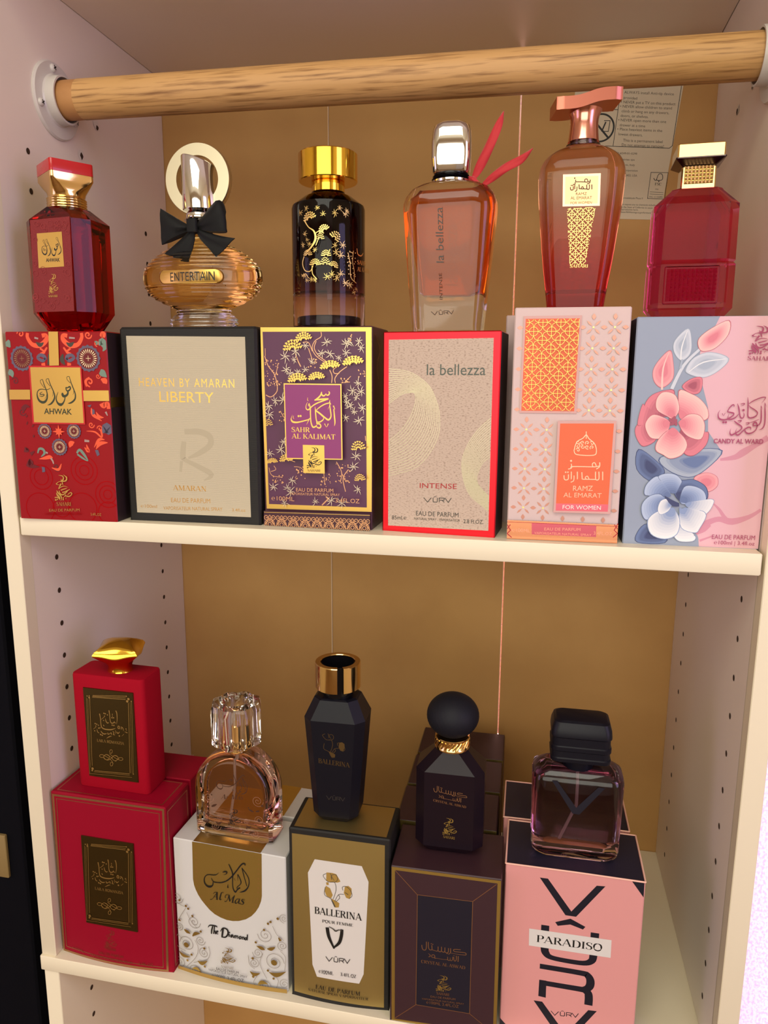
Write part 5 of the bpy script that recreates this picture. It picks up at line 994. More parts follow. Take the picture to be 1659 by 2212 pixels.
["lettering","s","salmon_foil",[857,1003,856,932,806,926,795,988],[72]],
["lettering","d","salmon_foil",[40.81,51.72],0.56],
["lettering","d","salmon_foil",[42.39,51.76],0.56],
["lettering","t","salmon_foil","RAMZ","n",[46.64,38.16],[13.942,0.471],[0,3.72]],
["lettering","t","salmon_foil","AL EMARAT","n",[40.13,33.22],[26.853,0.457],[0,3.416]],
["lettering","t","white_print","FOR WOMEN","n",[39.92,24.39],[27.177,0.466],[0,2.941]],
["border_band","p","copper_foil",[-12,290,1604,284,1609,4,2,-4]],
["border_band","p","magenta_foil",[361,265,1292,261,1298,87,369,85]],
["border_band","s","ink_red",[-11,261,1604,257],[34],0,"l"],
["border_band","t","salmon_foil","EAU DE PARFUM","n",[27.48,7.71],[26.036,0.727],[0,2.156]],
["border_band","t","salmon_foil","VAPORISATEUR NATURAL SPRAY","n",[20.29,4.67],[41.226,0.176],[0,1.667]],
["border_band","t","salmon_foil","℮100ML","n",[3.83,5.82],[13.311,-0.091],[0,2.519]],
["border_band","t","salmon_foil","3.4FL.OZ","n",[63.03,6.09],[13.036,-0.08],[0,2.446]],
["border_band","s","ink_red",[-7,236,54,136,7,82,75,25],[67],0,"l"],
["border_band","s","ink_red",[48,221,4,151],[67],0,"l"],
["border_band","s","ink_red",[1596,303,1548,202,1598,154,1539,93],[64],0,"l"],
["border_band","s","ink_red",[1546,285,1594,220],[64],0,"l"]],
"candy":[
["pink_panel","p","candy_pink",[1084,3232,1037,3115,868,2775,827,2495,898,2396,1026,1996,1054,1659,1252,1390,1064,1127,929,993,1100,692,1197,696,1110,463,1006,228,1047,122,1063,1,1858,6,1858,3224]],
["pink_panel","s","candy_vein",[1246,1267,1435,1306,1540,1377,1688,1482,1842,1590],[166,365,498,365,415]],
["pink_panel","s","candy_vein",[1067,284,1159,359,1302,415,1482,387,1701,466,1843,572],[599,428,377,479,308,205]],
["pink_panel","s","candy_vein",[1008,192,1101,268,1195,325],[258,515,172]],
["pink_panel","s","candy_vein",[1201,643,1290,559,1363,456,1434,388],[84,186,253,253]],
["pink_panel","s","candy_vein",[1066,87,1241,167],[172,103]],
["flower_print","pet","fl_blue3 fl_grey2",[1252,1390,1064,1127,846,1008,560,1104,449,1275,881,1398],[990,1246]],
["flower_print","pet","fl_blue4 fl_blue3",[143,1381,386,1230,513,1068,357,931,137,1101],[343,1124]],
["flower_print","pet","fl_blue4 fl_blue3",[206,174,333,306,575,208,587,37,216,28],[412,129]],
["flower_print","pet","fl_pink3 fl_pink2",[463,2767,513,2626,531,2394,402,2267,292,2342,262,2493,335,2643],[394,2493]],
["flower_print","s","fl_pink1",[456,2751,392,2526,397,2233],[33,98,147]],
["flower_print","pet","fl_grey2 fl_white2",[680,3061,736,2890,729,2726,624,2640,520,2759,525,2907],[624,2857]],
["flower_print","pet","fl_grey2 fl_white2",[1231,2660,1112,2496,929,2409,734,2458,702,2527,797,2676,997,2742],[962,2594]],
["flower_print","s","fl_white1",[733,2478,913,2611,1208,2657],[33,81,33]],
["flower_print","s","fl_white1",[674,3037,618,2824,616,2643],[32,80,64]],
["flower_print","s","fl_white2",[854,2788,662,2569,526,2243],[177,209,242]],
["flower_print","s","fl_grey2",[636,2651,617,2527],[114,146]],
["flower_print","pet","fl_pink3 fl_pink2 fl_pink1",[1195,3166,1203,2985,1054,2807,901,2763,837,2824,839,2938,986,3067],[1012,2937]],
["flower_print","pet","fl_pink4 fl_pink3",[665,2274,772,2382,908,2399,912,2229,820,2178],[795,2295]],
["flower_print","pet","fl_pink3 fl_pink2",[921,984,1069,1075,1218,1024,1233,889,1098,811],[1080,937]],
["flower_print","pet","fl_pink4 fl_pink3",[183,2019,272,2156,462,2225,562,2193,485,1904,192,1883],[591,1795]],
["flower_print","pet","fl_pink4 fl_pink3",[74,1675,134,1762,237,1712,364,1542,206,1435,108,1537],[591,1795]],
["flower_print","pet","fl_pink3 fl_pink2 fl_pink1",[625,2210,788,2178,922,2096,1021,1962,1008,1827,719,1823],[591,1795]],
["flower_print","pet","fl_pink4 fl_pink3",[756,1550,960,1623,1055,1642,1037,1471,887,1321,754,1361],[591,1795]],
["flower_print","pet","fl_pink4 fl_pink3",[153,2027,224,1900,325,1868,200,1763,102,1744],[591,1795]],
["flower_print","pet","fl_pink3 fl_pink2 fl_pink1",[334,2089,400,2191,513,2192,599,2126,644,1957,572,1837,488,1870,351,1953],[591,1795]],
["flower_print","pet","fl_pink3 fl_pink2 fl_pink1",[673,1788,778,1891,924,1877,999,1742,966,1555,802,1585,697,1686],[591,1795]],
["flower_print","pet","fl_pink3 fl_pink2 fl_pink1",[209,1763,291,1876,424,1852,528,1768,476,1579,314,1550,233,1643],[591,1795]],
["flower_print","pet","fl_pink3 fl_pink2 fl_pink1",[375,1387,398,1526,535,1666,703,1601,786,1465,724,1326,581,1270,478,1320],[591,1795]],
["flower_print","d","fl_pink4",[30.01,89.76],1],
["flower_print","d","fl_pink4",[30.76,88.98],1],
["flower_print","d","fl_pink4",[30.92,87.64],1],
["flower_print","d","fl_pink4",[29.4,88.87],1],
["flower_print","d","fl_pink4",[28.88,87.97],1],
["flower_print","d","fl_pink4",[27.67,87.6],1],
["flower_print","d","fl_pink4",[28.39,89.35],1],
["flower_print","d","fl_pink4",[27.41,89.74],1],
["flower_print","d","fl_pink4",[26.72,90.92],1],
["flower_print","d","fl_pink4",[28.56,90.46],1],
["flower_print","d","fl_pink4",[28.65,91.52],1],
["flower_print","d","fl_pink4",[29.56,92.4],1],
["flower_print","d","fl_pink4",[29.64,90.46],1],
["flower_print","d","fl_pink4",[30.66,90.54],1],
["flower_print","pet","fl_blue4 fl_blue3",[639,922,817,963,931,967,1085,867,1100,692,877,613,704,713],[693,642]],
["flower_print","pet","fl_blue3 fl_blue2 fl_blue1",[277,875,402,1003,521,954,597,815,419,756,270,733],[693,642]],
["flower_print","pet","fl_blue3 fl_blue2 fl_blue1",[435,1004,547,1051,681,1029,754,926,592,886,507,918],[693,642]],
["flower_print","pet","fl_blue3 fl_blue2 fl_blue1",[238,589,338,718,487,741,530,600,344,378,257,429],[693,642]],
["flower_print","pet","fl_blue3 fl_blue2 fl_blue1",[792,857,922,879,1057,814,1100,692,1044,567,877,613,759,644],[693,642]],
["flower_print","pet","fl_blue2 fl_white2 fl_white1",[943,598,1100,692,1207,679,1146,518,1036,460],[693,642]],
["flower_print","pet","fl_blue2 fl_white2 fl_white1",[712,160,842,202,995,155,967,82,785,74],[693,642]],
["flower_print","pet","fl_blue2 fl_white2 fl_white1",[769,503,887,472,1031,531,1118,464,1051,283,990,209,803,272],[693,642]],
["flower_print","pet","fl_blue2 fl_white2 fl_white1",[337,360,454,490,651,534,761,396,744,180,582,100,393,164],[693,642]],
["flower_print","pet","fl_blue2 fl_white2 fl_white1",[460,526,493,652,591,674,618,533,507,457],[693,642]],
["flower_print","s","fl_blue4",[538,725,659,658,744,626],[43,69,26]],
["flower_print","s","fl_blue4",[545,715,659,650,744,621],[43,69,26]],
["flower_print","s","fl_blue4",[552,704,660,641,744,616],[43,69,26]],
["flower_print","s","fl_blue4",[560,694,661,632,745,610],[43,69,26]],
["flower_print","s","fl_blue4",[567,683,661,623,745,605],[43,69,26]],
["flower_print","s","fl_blue4",[575,673,662,614,746,600],[43,69,26]],
["flower_print","s","fl_blue4",[582,663,662,605,746,594],[43,69,26]],
["flower_print","s","fl_blue4",[589,652,663,597,746,589],[43,69,26]],
["flower_print","s","fl_blue4",[597,642,664,588,747,584],[43,69,26]],
["lettering","s","ink_magenta",[1525,2140,1537,2057,1543,1962,1548,1891,1563,1865,1595,1858,1643,1878,1668,1912,1664,1940,1625,1973,1578,2001,1548,2030],[18,69,69,73,83,96,87,55,73,73,64,28]],
["lettering","s","ink_magenta",[1547,2050,1592,2086,1656,2120,1711,2141,1754,2144],[32,64,64,69,55]],
["lettering","s","ink_magenta",[1753,2144,1745,2116,1707,2059],[59,37,7]],
["lettering","s","ink_magenta",[1399,2053,1422,1994,1437,1927,1451,1875,1475,1852,1496,1871,1499,1904,1490,1930],[18,83,74,74,83,65,46,14]],
["lettering","d","ink_magenta",[74.26,98.18],0.79],
["lettering","s","ink_magenta",[1443,2044,1471,2054,1492,2052,1477,2032,1448,2019],[32,55,65,37,9]],
["lettering","s","ink_magenta",[1360,2010,1356,2033,1338,2033,1305,1997,1286,1959,1285,1939,1320,1930,1357,1921,1365,1902,1351,1883,1313,1854,1270,1829,1220,1827,1178,1847,1163,1885,1165,1923,1185,1964],[28,65,74,65,56,65,88,97,65,74,83,97,106,93,65,37,7]],
["lettering","s","ink_magenta",[1430,1914,1397,1869,1355,1840,1310,1834,1293,1853,1300,1913],[23,69,88,97,46,9]],
["lettering","d","ink_magenta",[61.95,89.63],0.75],
["lettering","d","ink_magenta",[63.58,89.66],0.75],
["lettering","s","ink_magenta",[1214,1916,1233,1885,1252,1922],[37,23,33]],
["lettering","s","ink_magenta",[1749,2071,1765,1941,1774,1823,1769,1756,1747,1713,1708,1694],[18,78,78,73,59,9]],
["lettering","s","ink_magenta",[1751,2062,1773,2015],[41,9]],
["lettering","s","ink_magenta",[1706,2028,1719,1917,1723,1822,1710,1779,1685,1755,1658,1754,1632,1754,1631,1782,1654,1802,1674,1778,1681,1745,1668,1697,1631,1658,1579,1642,1541,1661,1524,1697],[18,73,73,73,73,83,83,87,96,83,64,60,73,105,87,41]],
["lettering","s","ink_magenta",[1708,2023,1726,1976],[37,9]],
["lettering","s","ink_magenta",[1601,1698,1599,1725,1571,1729,1529,1704,1496,1670,1463,1631,1437,1618,1413,1639,1410,1673,1427,1719],[19,70,97,83,70,83,97,70,32,7]],
["lettering","s","ink_magenta",[1379,1814,1414,1784,1471,1746,1485,1718,1467,1689,1425,1654,1382,1627,1356,1618,1338,1643,1337,1676,1345,1708],[51,84,88,74,65,79,98,98,65,33,7]],
["lettering","s","ink_magenta",[1424,1812,1446,1820,1470,1818,1453,1799,1430,1790],[33,56,65,37,9]],
["lettering","s","ink_magenta",[1529,1785,1557,1791,1576,1789,1554,1767,1532,1761],[32,56,65,37,9]],
["lettering","s","ink_magenta",[1585,1792,1644,1816,1694,1840],[32,42,28]],
["lettering","t","ink_magenta","CANDY AL WARD","b",[56.69,74.95],[32.328,0.275],[0,3.114]],
["small_print","t","ink_magenta","EAU DE PARFUM","n",[61.21,6.34],[28.695,0.552],[0,3.252]],
["small_print","t","ink_magenta","℮100ml | 3.4fl.oz","n",[62.92,2.57],[27.041,0.243],[0,2.742]],
["emblem","g","ink_magenta","emblem",[72.65,155.29],[16.141,-0.423],[1.419,-19.684]],
["emblem","t","ink_magenta","SAHARI","s",[73.65,132.04],[16.193,-0.445],[0,2.732]]],
"laila":[
["border","s","bronze_foil",[59,3323,2314,3348,2235,34,20,26],[204],1,"l"],
["border","s","bronze_foil",[126,3257,2232,3264,2155,98,89,126],[57],1,"l"],
["name_plate","plate","",[30.02,39,84.34,129.42]],
["emblem","g","rose_foil","emblem",[49.24,35.4],[13.384,0.636],[-1.446,-20.196]],
["emblem","t","rose_foil","SAHARI","s",[49.45,14.37],[11.046,0.247],[0,2.601]],
["small_print","t","rose_foil","EAU DE PARFUM","n",[41.92,8.42],[25.858,0.129],[0,2.855]],
["small_print","t","rose_foil","VAPORISATEUR NATURAL SPRAY","n",[31.77,3.54],[45.206,0.737],[0,2.636]],
["small_print","t","rose_foil","℮100ML","n",[11.85,6.23],[12.837,-1.3],[0,2.901]],
["small_print","t","rose_foil","3.4FL.OZ","n",[83.83,4.54],[14.166,0.278],[0,3.034]]],
"almas":[
["gold_tab","p","gold_satin",[393,2694,1755,2731,1743,2116,1739,1857,1720,1749,1675,1627,1613,1518,1526,1412,1414,1326,1277,1265,1157,1239,1037,1236,918,1259,798,1301,697,1369,614,1450,539,1532,474,1625,426,1722,395,1813,378,1934]],
["gold_tab","d","gold_light",[23.01,128.9],1.05],
["gold_tab","d","gold_light",[22.77,123.65],1.06],
["gold_tab","d","gold_light",[22.73,119.13],1.06],
["gold_tab","d","gold_light",[22.67,114.07],1.06],
["gold_tab","d","gold_light",[22.62,109.25],1.06],
["gold_tab","d","gold_light",[22.6,104.87],1.07],
["gold_tab","d","gold_light",[22.55,100.03],1.07],
["gold_tab","d","gold_light",[22.52,95.62],1.07],
["gold_tab","d","gold_light",[85.2,133.97],1.01],
["gold_tab","d","gold_light",[84.89,128.83],1.02],
["gold_tab","d","gold_light",[84.67,123.95],1.02],
["gold_tab","d","gold_light",[84.46,119.14],1.02],
["gold_tab","d","gold_light",[84.33,114.5],1.02],
["gold_tab","d","gold_light",[84.11,109.75],1.03],
["gold_tab","d","gold_light",[83.98,105],1.03],
["gold_tab","d","gold_light",[83.77,100.4],1.03],
["gold_tab","d","gold_light",[83.47,95.59],1.03],
["gold_tab","d","gold_light",[22.98,90.42],1.07],
["gold_tab","d","gold_light",[24.75,85.47],1.07],
["gold_tab","d","gold_light",[27.15,80.63],1.07],
["gold_tab","d","gold_light",[30.42,75.98],1.07],
["gold_tab","d","gold_light",[34.16,72.31],1.07],
["gold_tab","d","gold_light",[38.34,68.74],1.07],
["gold_tab","d","gold_light",[43.42,66.25],1.07],
["gold_tab","d","gold_light",[48.54,65.11],1.07],
["gold_tab","d","gold_light",[54.09,64.52],1.07],
["gold_tab","d","gold_light",[59.66,65.26],1.06],
["gold_tab","d","gold_light",[64.81,66.8],1.06],
["gold_tab","d","gold_light",[69.96,69.23],1.05],
["gold_tab","d","gold_light",[74.71,72.87],1.05],
["gold_tab","d","gold_light",[78.64,78.08],1.04],
["gold_tab","d","gold_light",[81.3,83.43],1.04],
["gold_tab","d","gold_light",[82.71,89.38],1.04],
["lettering","g","ink_black","almas_word",[30.85,115.31],[45.25,8.583],[-1.298,-29.863]],
["lettering","g","ink_black","almas_latin",[35.86,87.07],[35.092,7.093],[-0.537,-12.891]],
["lettering","s","ink_black",[658,1011,702,1064,824,1072,844,1048],[45,109,127,36]],
["lettering","s","ink_black",[757,1060,733,974,726,893],[108,135,108]],
["lettering","s","ink_black",[793,1080,772,903],[108,108]],
["lettering","s","ink_black",[773,937,802,971,807,903],[72,99,90]],
["lettering","s","ink_black",[827,944,863,970,837,979,823,925,867,924],[81,81,90,99,54]],
["lettering","s","ink_black",[965,1057,941,890],[179,161]],
["lettering","s","ink_black",[910,986,962,1063,1044,1056,1065,975,1010,891,925,879],[54,117,144,162,126,90]],
["lettering","s","ink_black",[1087,971,1084,912],[107,98]],
["lettering","s","ink_black",[1161,974,1121,951,1125,913,1157,959,1166,911],[89,107,107,89,89]],
["lettering","s","ink_black",[1192,967,1186,908],[98,98]],
["lettering","s","ink_black",[1191,945,1219,969,1219,912],[62,89,89]],
["lettering","s","ink_black",[1224,951,1253,970,1255,913],[62,89,89]],
["lettering","s","ink_black",[1315,976,1283,948,1296,915,1324,950,1310,975],[80,98,98,89,80]],
["lettering","s","ink_black",[1347,973,1342,914],[98,98]],
["lettering","s","ink_black",[1346,951,1374,971,1378,917],[62,89,89]],
["lettering","s","ink_black",[1434,974,1396,951,1407,918,1437,960],[80,97,97,71]],
["lettering","s","ink_black",[1449,1038,1439,918],[106,97]],
["lettering","d","ink_black",[54.68,50.12],0.63],
["ornament","spi","grey_line",[18.46,52.85],[6.84,0.36],2.2,0,1],
["ornament","spi","grey_line",[2.53,44.42],[4.16,0.37],2.2,90,-1],
["ornament","spi","grey_line",[10.19,27.82],[8.15,0.37],2.2,180,1],
["ornament","spi","grey_line",[24.7,35.18],[5.04,0.37],2.2,0,1],
["ornament","spi","grey_line",[28.14,23.18],[5.51,0.37],2.2,300,-1],
["ornament","spi","grey_line",[1.94,6.06],[7.05,0.38],2.2,90,1],
["ornament","spi","grey_line",[18.77,1.65],[6.72,0.37],2.2,180,1],
["ornament","spi","grey_line",[1.84,74.57],[6.38,0.36],2.2,0,1],
["ornament","spi","grey_line",[89.7,54.99],[7.43,0.35],2.2,180,-1],
["ornament","spi","grey_line",[106.13,47.2],[5.04,0.35],2.2,90,1],
["ornament","spi","grey_line",[82.47,35.6],[5.31,0.35],2.2,180,-1],
["ornament","spi","grey_line",[98.26,29.42],[9.5,0.35],2.2,0,-1],
["ornament","spi","grey_line",[78.78,24.89],[5.35,0.36],2.2,230,1],
["ornament","spi","grey_line",[107.4,8.29],[5.3,0.35],2.2,0,-1],
["ornament","spi","grey_line",[88.8,3.77],[5.91,0.36],2.2,0,-1],
["ornament","spi","grey_line",[108.37,75.67],[4.71,0.34],2.2,90,1],
["ornament","s","grey_line",[667,633,692,493,620,348,345,220],[37]],
["ornament","s","grey_line",[1464,634,1490,460,1589,384],[36]],
["ornament","s","grey_line",[118,638,15,725,3,484,179,413],[37]],
["ornament","s","grey_line",[388,698,452,548,389,332,181,80],[37]],
["ornament","s","grey_line",[224,1332,147,1208,50,1043],[36]],
["ornament","s","grey_line",[237,1245,301,1115,435,963],[36]],
["ornament","s","grey_line",[15,1415,137,1368,224,1351],[37]],
["ornament","s","grey_line",[1751,735,1694,507,1822,231],[35]],
["ornament","s","grey_line",[1949,1327,2028,1169,2158,1075],[35]],
["ornament","s","grey_line",[2087,848,2184,728,2162,456],[35]],
["ornament","s","grey_line",[1637,259,1565,115,1631,40],[36]],
["ornament","s","grey_line",[1976,322,2041,230,2004,77],[35]],
["ornament","d","gold_satin",[17.91,59.95],1.18],
["ornament","d","gold_satin",[11.55,68.95],1.18],
["ornament","d","gold_satin",[13.82,66.55],1.18],
["ornament","d","gold_satin",[5.06,73.44],1.09],
["ornament","d","gold_satin",[10.19,27.82],2.69],
["ornament","d","gold_satin",[26.05,45.91],1.18],
["ornament","d","gold_satin",[29.28,29.2],1.19],
["ornament","d","gold_satin",[15.57,19.2],1.21],
["ornament","d","gold_satin",[10.85,11.84],1.21],
["ornament","d","gold_satin",[29.37,10.62],1.2],
["ornament","d","gold_satin",[102.61,74.87],1.29],
["ornament","d","gold_satin",[95.66,70.33],1.21],
["ornament","d","gold_satin",[93.2,68.06],1.21],
["ornament","d","gold_satin",[89.28,61.07],1.13],
["ornament","d","gold_satin",[81.1,46.88],1.15],
["ornament","d","gold_satin",[98.26,29.42],2.9],
["ornament","d","gold_satin",[77.91,30.08],1.25],
["ornament","d","gold_satin",[92.35,20.42],1.15],
["ornament","d","gold_satin",[78.15,11.64],1.26],
["ornament","d","gold_satin",[97.63,13.14],1.15],
["ornament","s","gold_satin",[78,1076,85,1032],[73,312]],
["ornament","s","gold_satin",[175,879,235,847,305,822],[92,331,37]],
["ornament","s","gold_satin",[347,780,412,849,510,874],[92,330,37]],
["ornament","s","gold_satin",[43,391,130,318,282,326],[37,336,56]],
["ornament","s","gold_satin",[441,298,528,263,646,345],[37,370,37]],
["ornament","s","gold_satin",[316,93,415,126,510,65],[37,317,75]],
["ornament","s","gold_satin",[2060,1124,2100,1062],[87,295]],
["ornament","s","gold_satin",[1637,873,1729,846,1795,826],[35,353,88]],
["ornament","s","gold_satin",[1838,853,1913,861,1989,910],[35,334,88]],
["ornament","s","gold_satin",[1503,336,1586,284,1698,328],[36,341,36]],
["ornament","s","gold_satin",[1868,387,2010,348,2187,444],[35,426,35]],
["ornament","s","gold_satin",[1658,92,1736,156,1845,138],[90,377,36]],
["emblem","g","gold_satin","emblem",[46.12,35.45],[14.948,1.029],[-0.031,-16.807]],
["emblem","t","grey_line","SAHARI","s",[46.63,14.47],[12.342,0.798],[0,2.373]],
["small_print","t","ink_grey","EAU DE PARFUM","n",[41.69,11.12],[22.589,0.764],[0,2.567]],
["small_print","t","ink_grey","VAPORISATEUR NATURAL SPRAY","n",[33.59,8.2],[39.122,1.502],[0,2.213]],
["small_print","t","ink_grey","℮100ML 3.4FL.OZ","n",[36.97,2.73],[32.145,1.733],[0,3.507]],
["gold_base","p","gold_light",[11,77,2211,88,2216,-11,8,8]]],
"ballerina":[
["gold_panel","p","gold_matte",[58,3236,1695,3228,1699,54,53,83]],
["label","p","white_card",[462,2792,1297,2780,1416,2496,1336,685,1258,486,487,486,403,713,337,2514]],
["flower_print","p","gold_print",[671,2570,776,2575,848,2561,922,2431,870,2403,755,2392,665,2409]],
["flower_print","p","gold_print",[1000,2350,1061,2369,1117,2326,1121,2233,1083,2119,1022,2134,980,2222]],
["flower_print","p","gold_print",[659,2312,735,2274,782,2149,753,2082,672,2117,635,2210]],
["flower_print","p","gold_print",[757,2082,858,2035,900,2010,890,1929,829,1915,781,1981]],
["flower_print","p","gold_print",[663,2376,707,2389,713,2337,674,2327]],
["flower_print","s","ink_grey",[671,2549,613,2510,641,2451,698,2398,775,2399,842,2419,871,2486,833,2553,757,2531],[40]],
["flower_print","s","ink_grey",[736,2393,822,2396,841,2252,791,2077],[40]],
["flower_print","s","ink_grey",[984,2195,888,2176,820,2040],[40]],
["flower_print","s","ink_grey",[965,2272,956,2333,1022,2353,1098,2292,1127,2192,1079,2133],[40]],
["flower_print","s","ink_grey",[649,2286,638,2137,753,2071,829,1936],[40]],
["flower_print","s","ink_grey",[888,2176,907,2116,839,2032],[40]],
["flower_print","s","ink_grey",[738,2570,775,2492,813,2436],[30]],
["flower_print","s","ink_grey",[756,2510,765,2449],[50]],
["flower_print","s","ink_grey",[1003,2236,1060,2203],[50]],
["flower_print","s","ink_grey",[762,2052,819,1924],[61]],
["lettering","t","ink_black","BALLERINA","s",[22.46,87.17],[42.498,-0.279],[0,6.584]],
["lettering","t","ink_black","POUR FEMME","s",[29.49,79.68],[27.819,0.239],[0,2.676]],
["lettering","s","ink_black",[682,1509,712,1331,808,1113],[309,288,144]],
["lettering","s","ink_black",[804,1138,898,1245,938,1391,948,1514],[145,269,290,269]],
["lettering","s","ink_grey",[714,1531,787,1500,835,1466,894,1497,948,1489],[62,103,144,82,62]],
["lettering","g","ink_black","vurv",[32.7,48.03],[22.025,1.062],[-0.054,-5.884]],
["small_print","t","ink_black","℮100ML","s",[26.21,28.95],[13.411,0.465],[0,3.375]],
["small_print","t","ink_black","3.4FL.OZ","s",[45.89,30.12],[14.416,-0.092],[0,3.135]],
["small_print","t","ink_black","EAU DE PARFUM","s",[23.05,12.78],[40.943,0.193],[0,3.831]],
["small_print","t","ink_black","NATURAL SPRAY VAPORISATEUR","s",[16.01,9.13],[55.167,0.266],[0,2.352]]],
"crystal":[
["gold_frame","s","gold_satin",[39,2949,1784,2942,1803,45,59,9],[276],1,"l"],
["navy_panel","p","navy_print",[449,2515,1366,2526,1371,379,452,386]],
["navy_panel","s","bronze_foil",[449,2515,1366,2526,1371,379,452,386],[52],1,"l"],
["navy_panel","s","bronze_foil",[68,2918,449,2515],[52],0,"l"],
["navy_panel","s","bronze_foil",[1742,2897,1366,2526],[50],0,"l"],
["navy_panel","s","bronze_foil",[93,51,452,386],[55],0,"l"],
["navy_panel","s","bronze_foil",[1767,81,1371,379],[53],0,"l"],
["lettering","g","bronze_foil","crystal_word",[26.14,81.86],[38.109,6.24],[0.397,-26.577]],
["emblem","g","gold_satin","emblem",[38.78,52.4],[13.28,-0.129],[0.716,-16.379]],
["emblem","t","bronze_foil","SAHARI","s",[40.13,32.8],[10.874,0.353],[0,2.505]],
["small_print","t","bronze_foil","EAU DE PARFUM","n",[35.23,28.95],[21.02,0.974],[0,1.976]],
["small_print","t","bronze_foil","VAPORISATEUR NATURAL SPRAY","n",[27.62,25.64],[36.066,1.268],[0,1.625]],
["small_print","t","bronze_foil","℮100ML 3.4FL.OZ","n",[31.68,22.34],[27.604,0.694],[0,2.707]]],
"paradiso":[
["lettering","p","ink_navy",[555,2967,685,2968,1082,2429,1452,2963,1586,2973,1161,2345,993,2345]],
["lettering","p","ink_navy",[836,2190,1075,2295,1317,2186,1282,2130,1077,2187,880,2128]],
["lettering","s","ink_navy",[681,2103,688,1693,717,1578,803,1517,1026,1499,1315,1505,1439,1563,1471,1679,1473,2101],[648,648,611,444,426,444,555,629,667]],
["lettering","s","ink_navy",[627,1317,1292,1313,1404,1284,1451,1192,1440,1079,1359,1011,1223,1005,631,1006],[472,491,567,661,661,548,491,472]],
["lettering","p","ink_navy",[629,1055,746,1058,750,728,627,737]],
["lettering","s","ink_navy",[1325,1015,1421,963,1443,865,1443,726],[468,617,655,655]],
["lettering","p","ink_navy",[554,636,695,640,1105,89,1448,630,1584,638,1180,-11,1014,-15]],
["lettering","g","ink_navy","vurv",[42.27,25.76],[22.428,2.074],[0.248,-5.374]],
["upper_corner_flap","p","ink_navy",[1982,3132,2172,3125,2175,2871]],
["lower_corner_flap","p","ink_navy",[2,181,217,-50,1,-65]],
["name_sticker","p","white_card",[424,1998,1738,2015,1742,1686,432,1677]],
["name_sticker","t","ink_black","PARADISO","s",[27.32,88.41],[52.979,0.56],[0,6.555]]],
"b_ahwak":[
["foil_label","p","gold_foil",[-207,1515,239,1528,237,1001,-221,987]],
["lettering","g","ink_black","ahwak_word",[-7.1,72.22],[17.516,0.233],[0.201,-18.731]],
["emblem","g","gold_foil","emblem",[-2.83,44.89],[8.757,-0.132],[-1.041,-15.832]],
["emblem","t","gold_foil","SAHARI","s",[-3.98,26.6],[8.214,0.095],[0,1.747]],
["leather_sleeve","p","sleeve_red",[-314,1722,393,1750,361,313,-350,303],-1],
["leather_sleeve","ring","sleeve_line",[15.25,51.03],[2.43,0.29]],
["leather_sleeve","ring","sleeve_line",[15.34,52.07],[2.01,0.29]],
["leather_sleeve","ring","sleeve_line",[11.1,26.76],[1.5,0.29]],
["leather_sleeve","ring","sleeve_line",[-4.06,81.12],[1.94,0.28]],
["leather_sleeve","ring","sleeve_line",[-4.16,80.62],[1.86,0.28]],
["leather_sleeve","ring","sleeve_line",[6.29,79.48],[2.24,0.28]],
["leather_sleeve","ring","sleeve_line",[11.15,82.38],[2.4,0.28]],
["leather_sleeve","ring","sleeve_line",[-15.89,27.16],[2.41,0.29]],
["leather_sleeve","ring","sleeve_line",[-7.24,48.1],[2.25,0.29]],
["leather_sleeve","ring","sleeve_line",[2.2,82.6],[2.32,0.28]],
["leather_sleeve","ring","sleeve_line",[-16,25.94],[1.22,0.29]],
["leather_sleeve","ring","sleeve_line",[-14.27,45.33],[2.25,0.29]],
["leather_sleeve","ring","sleeve_line",[13.28,26.21],[1.53,0.29]],
["leather_sleeve","ring","sleeve_line",[-6.52,46.08],[2.05,0.29]],
["leather_sleeve","ring","sleeve_line",[-13.06,19.55],[1.57,0.29]],
["leather_sleeve","ring","sleeve_line",[15.79,82.26],[1.2,0.28]],
["leather_sleeve","ring","sleeve_line",[-5.61,23.63],[1.49,0.29]],
["leather_sleeve","ring","sleeve_line",[-16.07,25.17],[2.42,0.29]],
["leather_sleeve","ring","sleeve_line",[-13.59,52.96],[1.8,0.29]],
["leather_sleeve","ring","sleeve_line",[3.09,22.96],[1.96,0.29]],
["leather_sleeve","ring","sleeve_line",[13.97,79.69],[2.28,0.28]],
["leather_sleeve","ring","sleeve_line",[-11.98,71.01],[1.82,0.29]],
["leather_sleeve","ring","sleeve_line",[15.6,82.27],[2.1,0.28]],
["leather_sleeve","ring","sleeve_line",[11.76,45.73],[1.65,0.29]],
["leather_sleeve","ring","sleeve_line",[8.65,78.73],[2.06,0.28]],
["leather_sleeve","ring","sleeve_line",[-15.87,27.36],[2.34,0.29]],
["leather_sleeve","ring","sleeve_line",[9.78,80.92],[1.18,0.28]],
["leather_sleeve","ring","sleeve_line",[13.24,25.72],[1.66,0.29]],
["leather_sleeve","ring","sleeve_line",[17.22,75.82],[1.41,0.28]],
["leather_sleeve","ring","sleeve_line",[13.18,24.88],[1.72,0.29]],
["leather_sleeve","ring","sleeve_line",[-0.84,21.7],[1.23,0.29]],
["leather_sleeve","ring","sleeve_line",[-10.08,82.9],[1.85,0.28]],
["leather_sleeve","ring","sleeve_line",[-8.3,82.86],[1.27,0.28]],
["leather_sleeve","ring","sleeve_line",[14.8,45.28],[2.44,0.29]],
["leather_sleeve","ring","sleeve_line",[-1.31,19.46],[2.47,0.29]],
["leather_sleeve","ring","sleeve_line",[-0.74,19.76],[1.94,0.29]],
["leather_sleeve","ring","sleeve_line",[-1.86,77.97],[1.14,0.28]],
["leather_sleeve","ring","sleeve_line",[8.14,82.45],[1.96,0.28]],
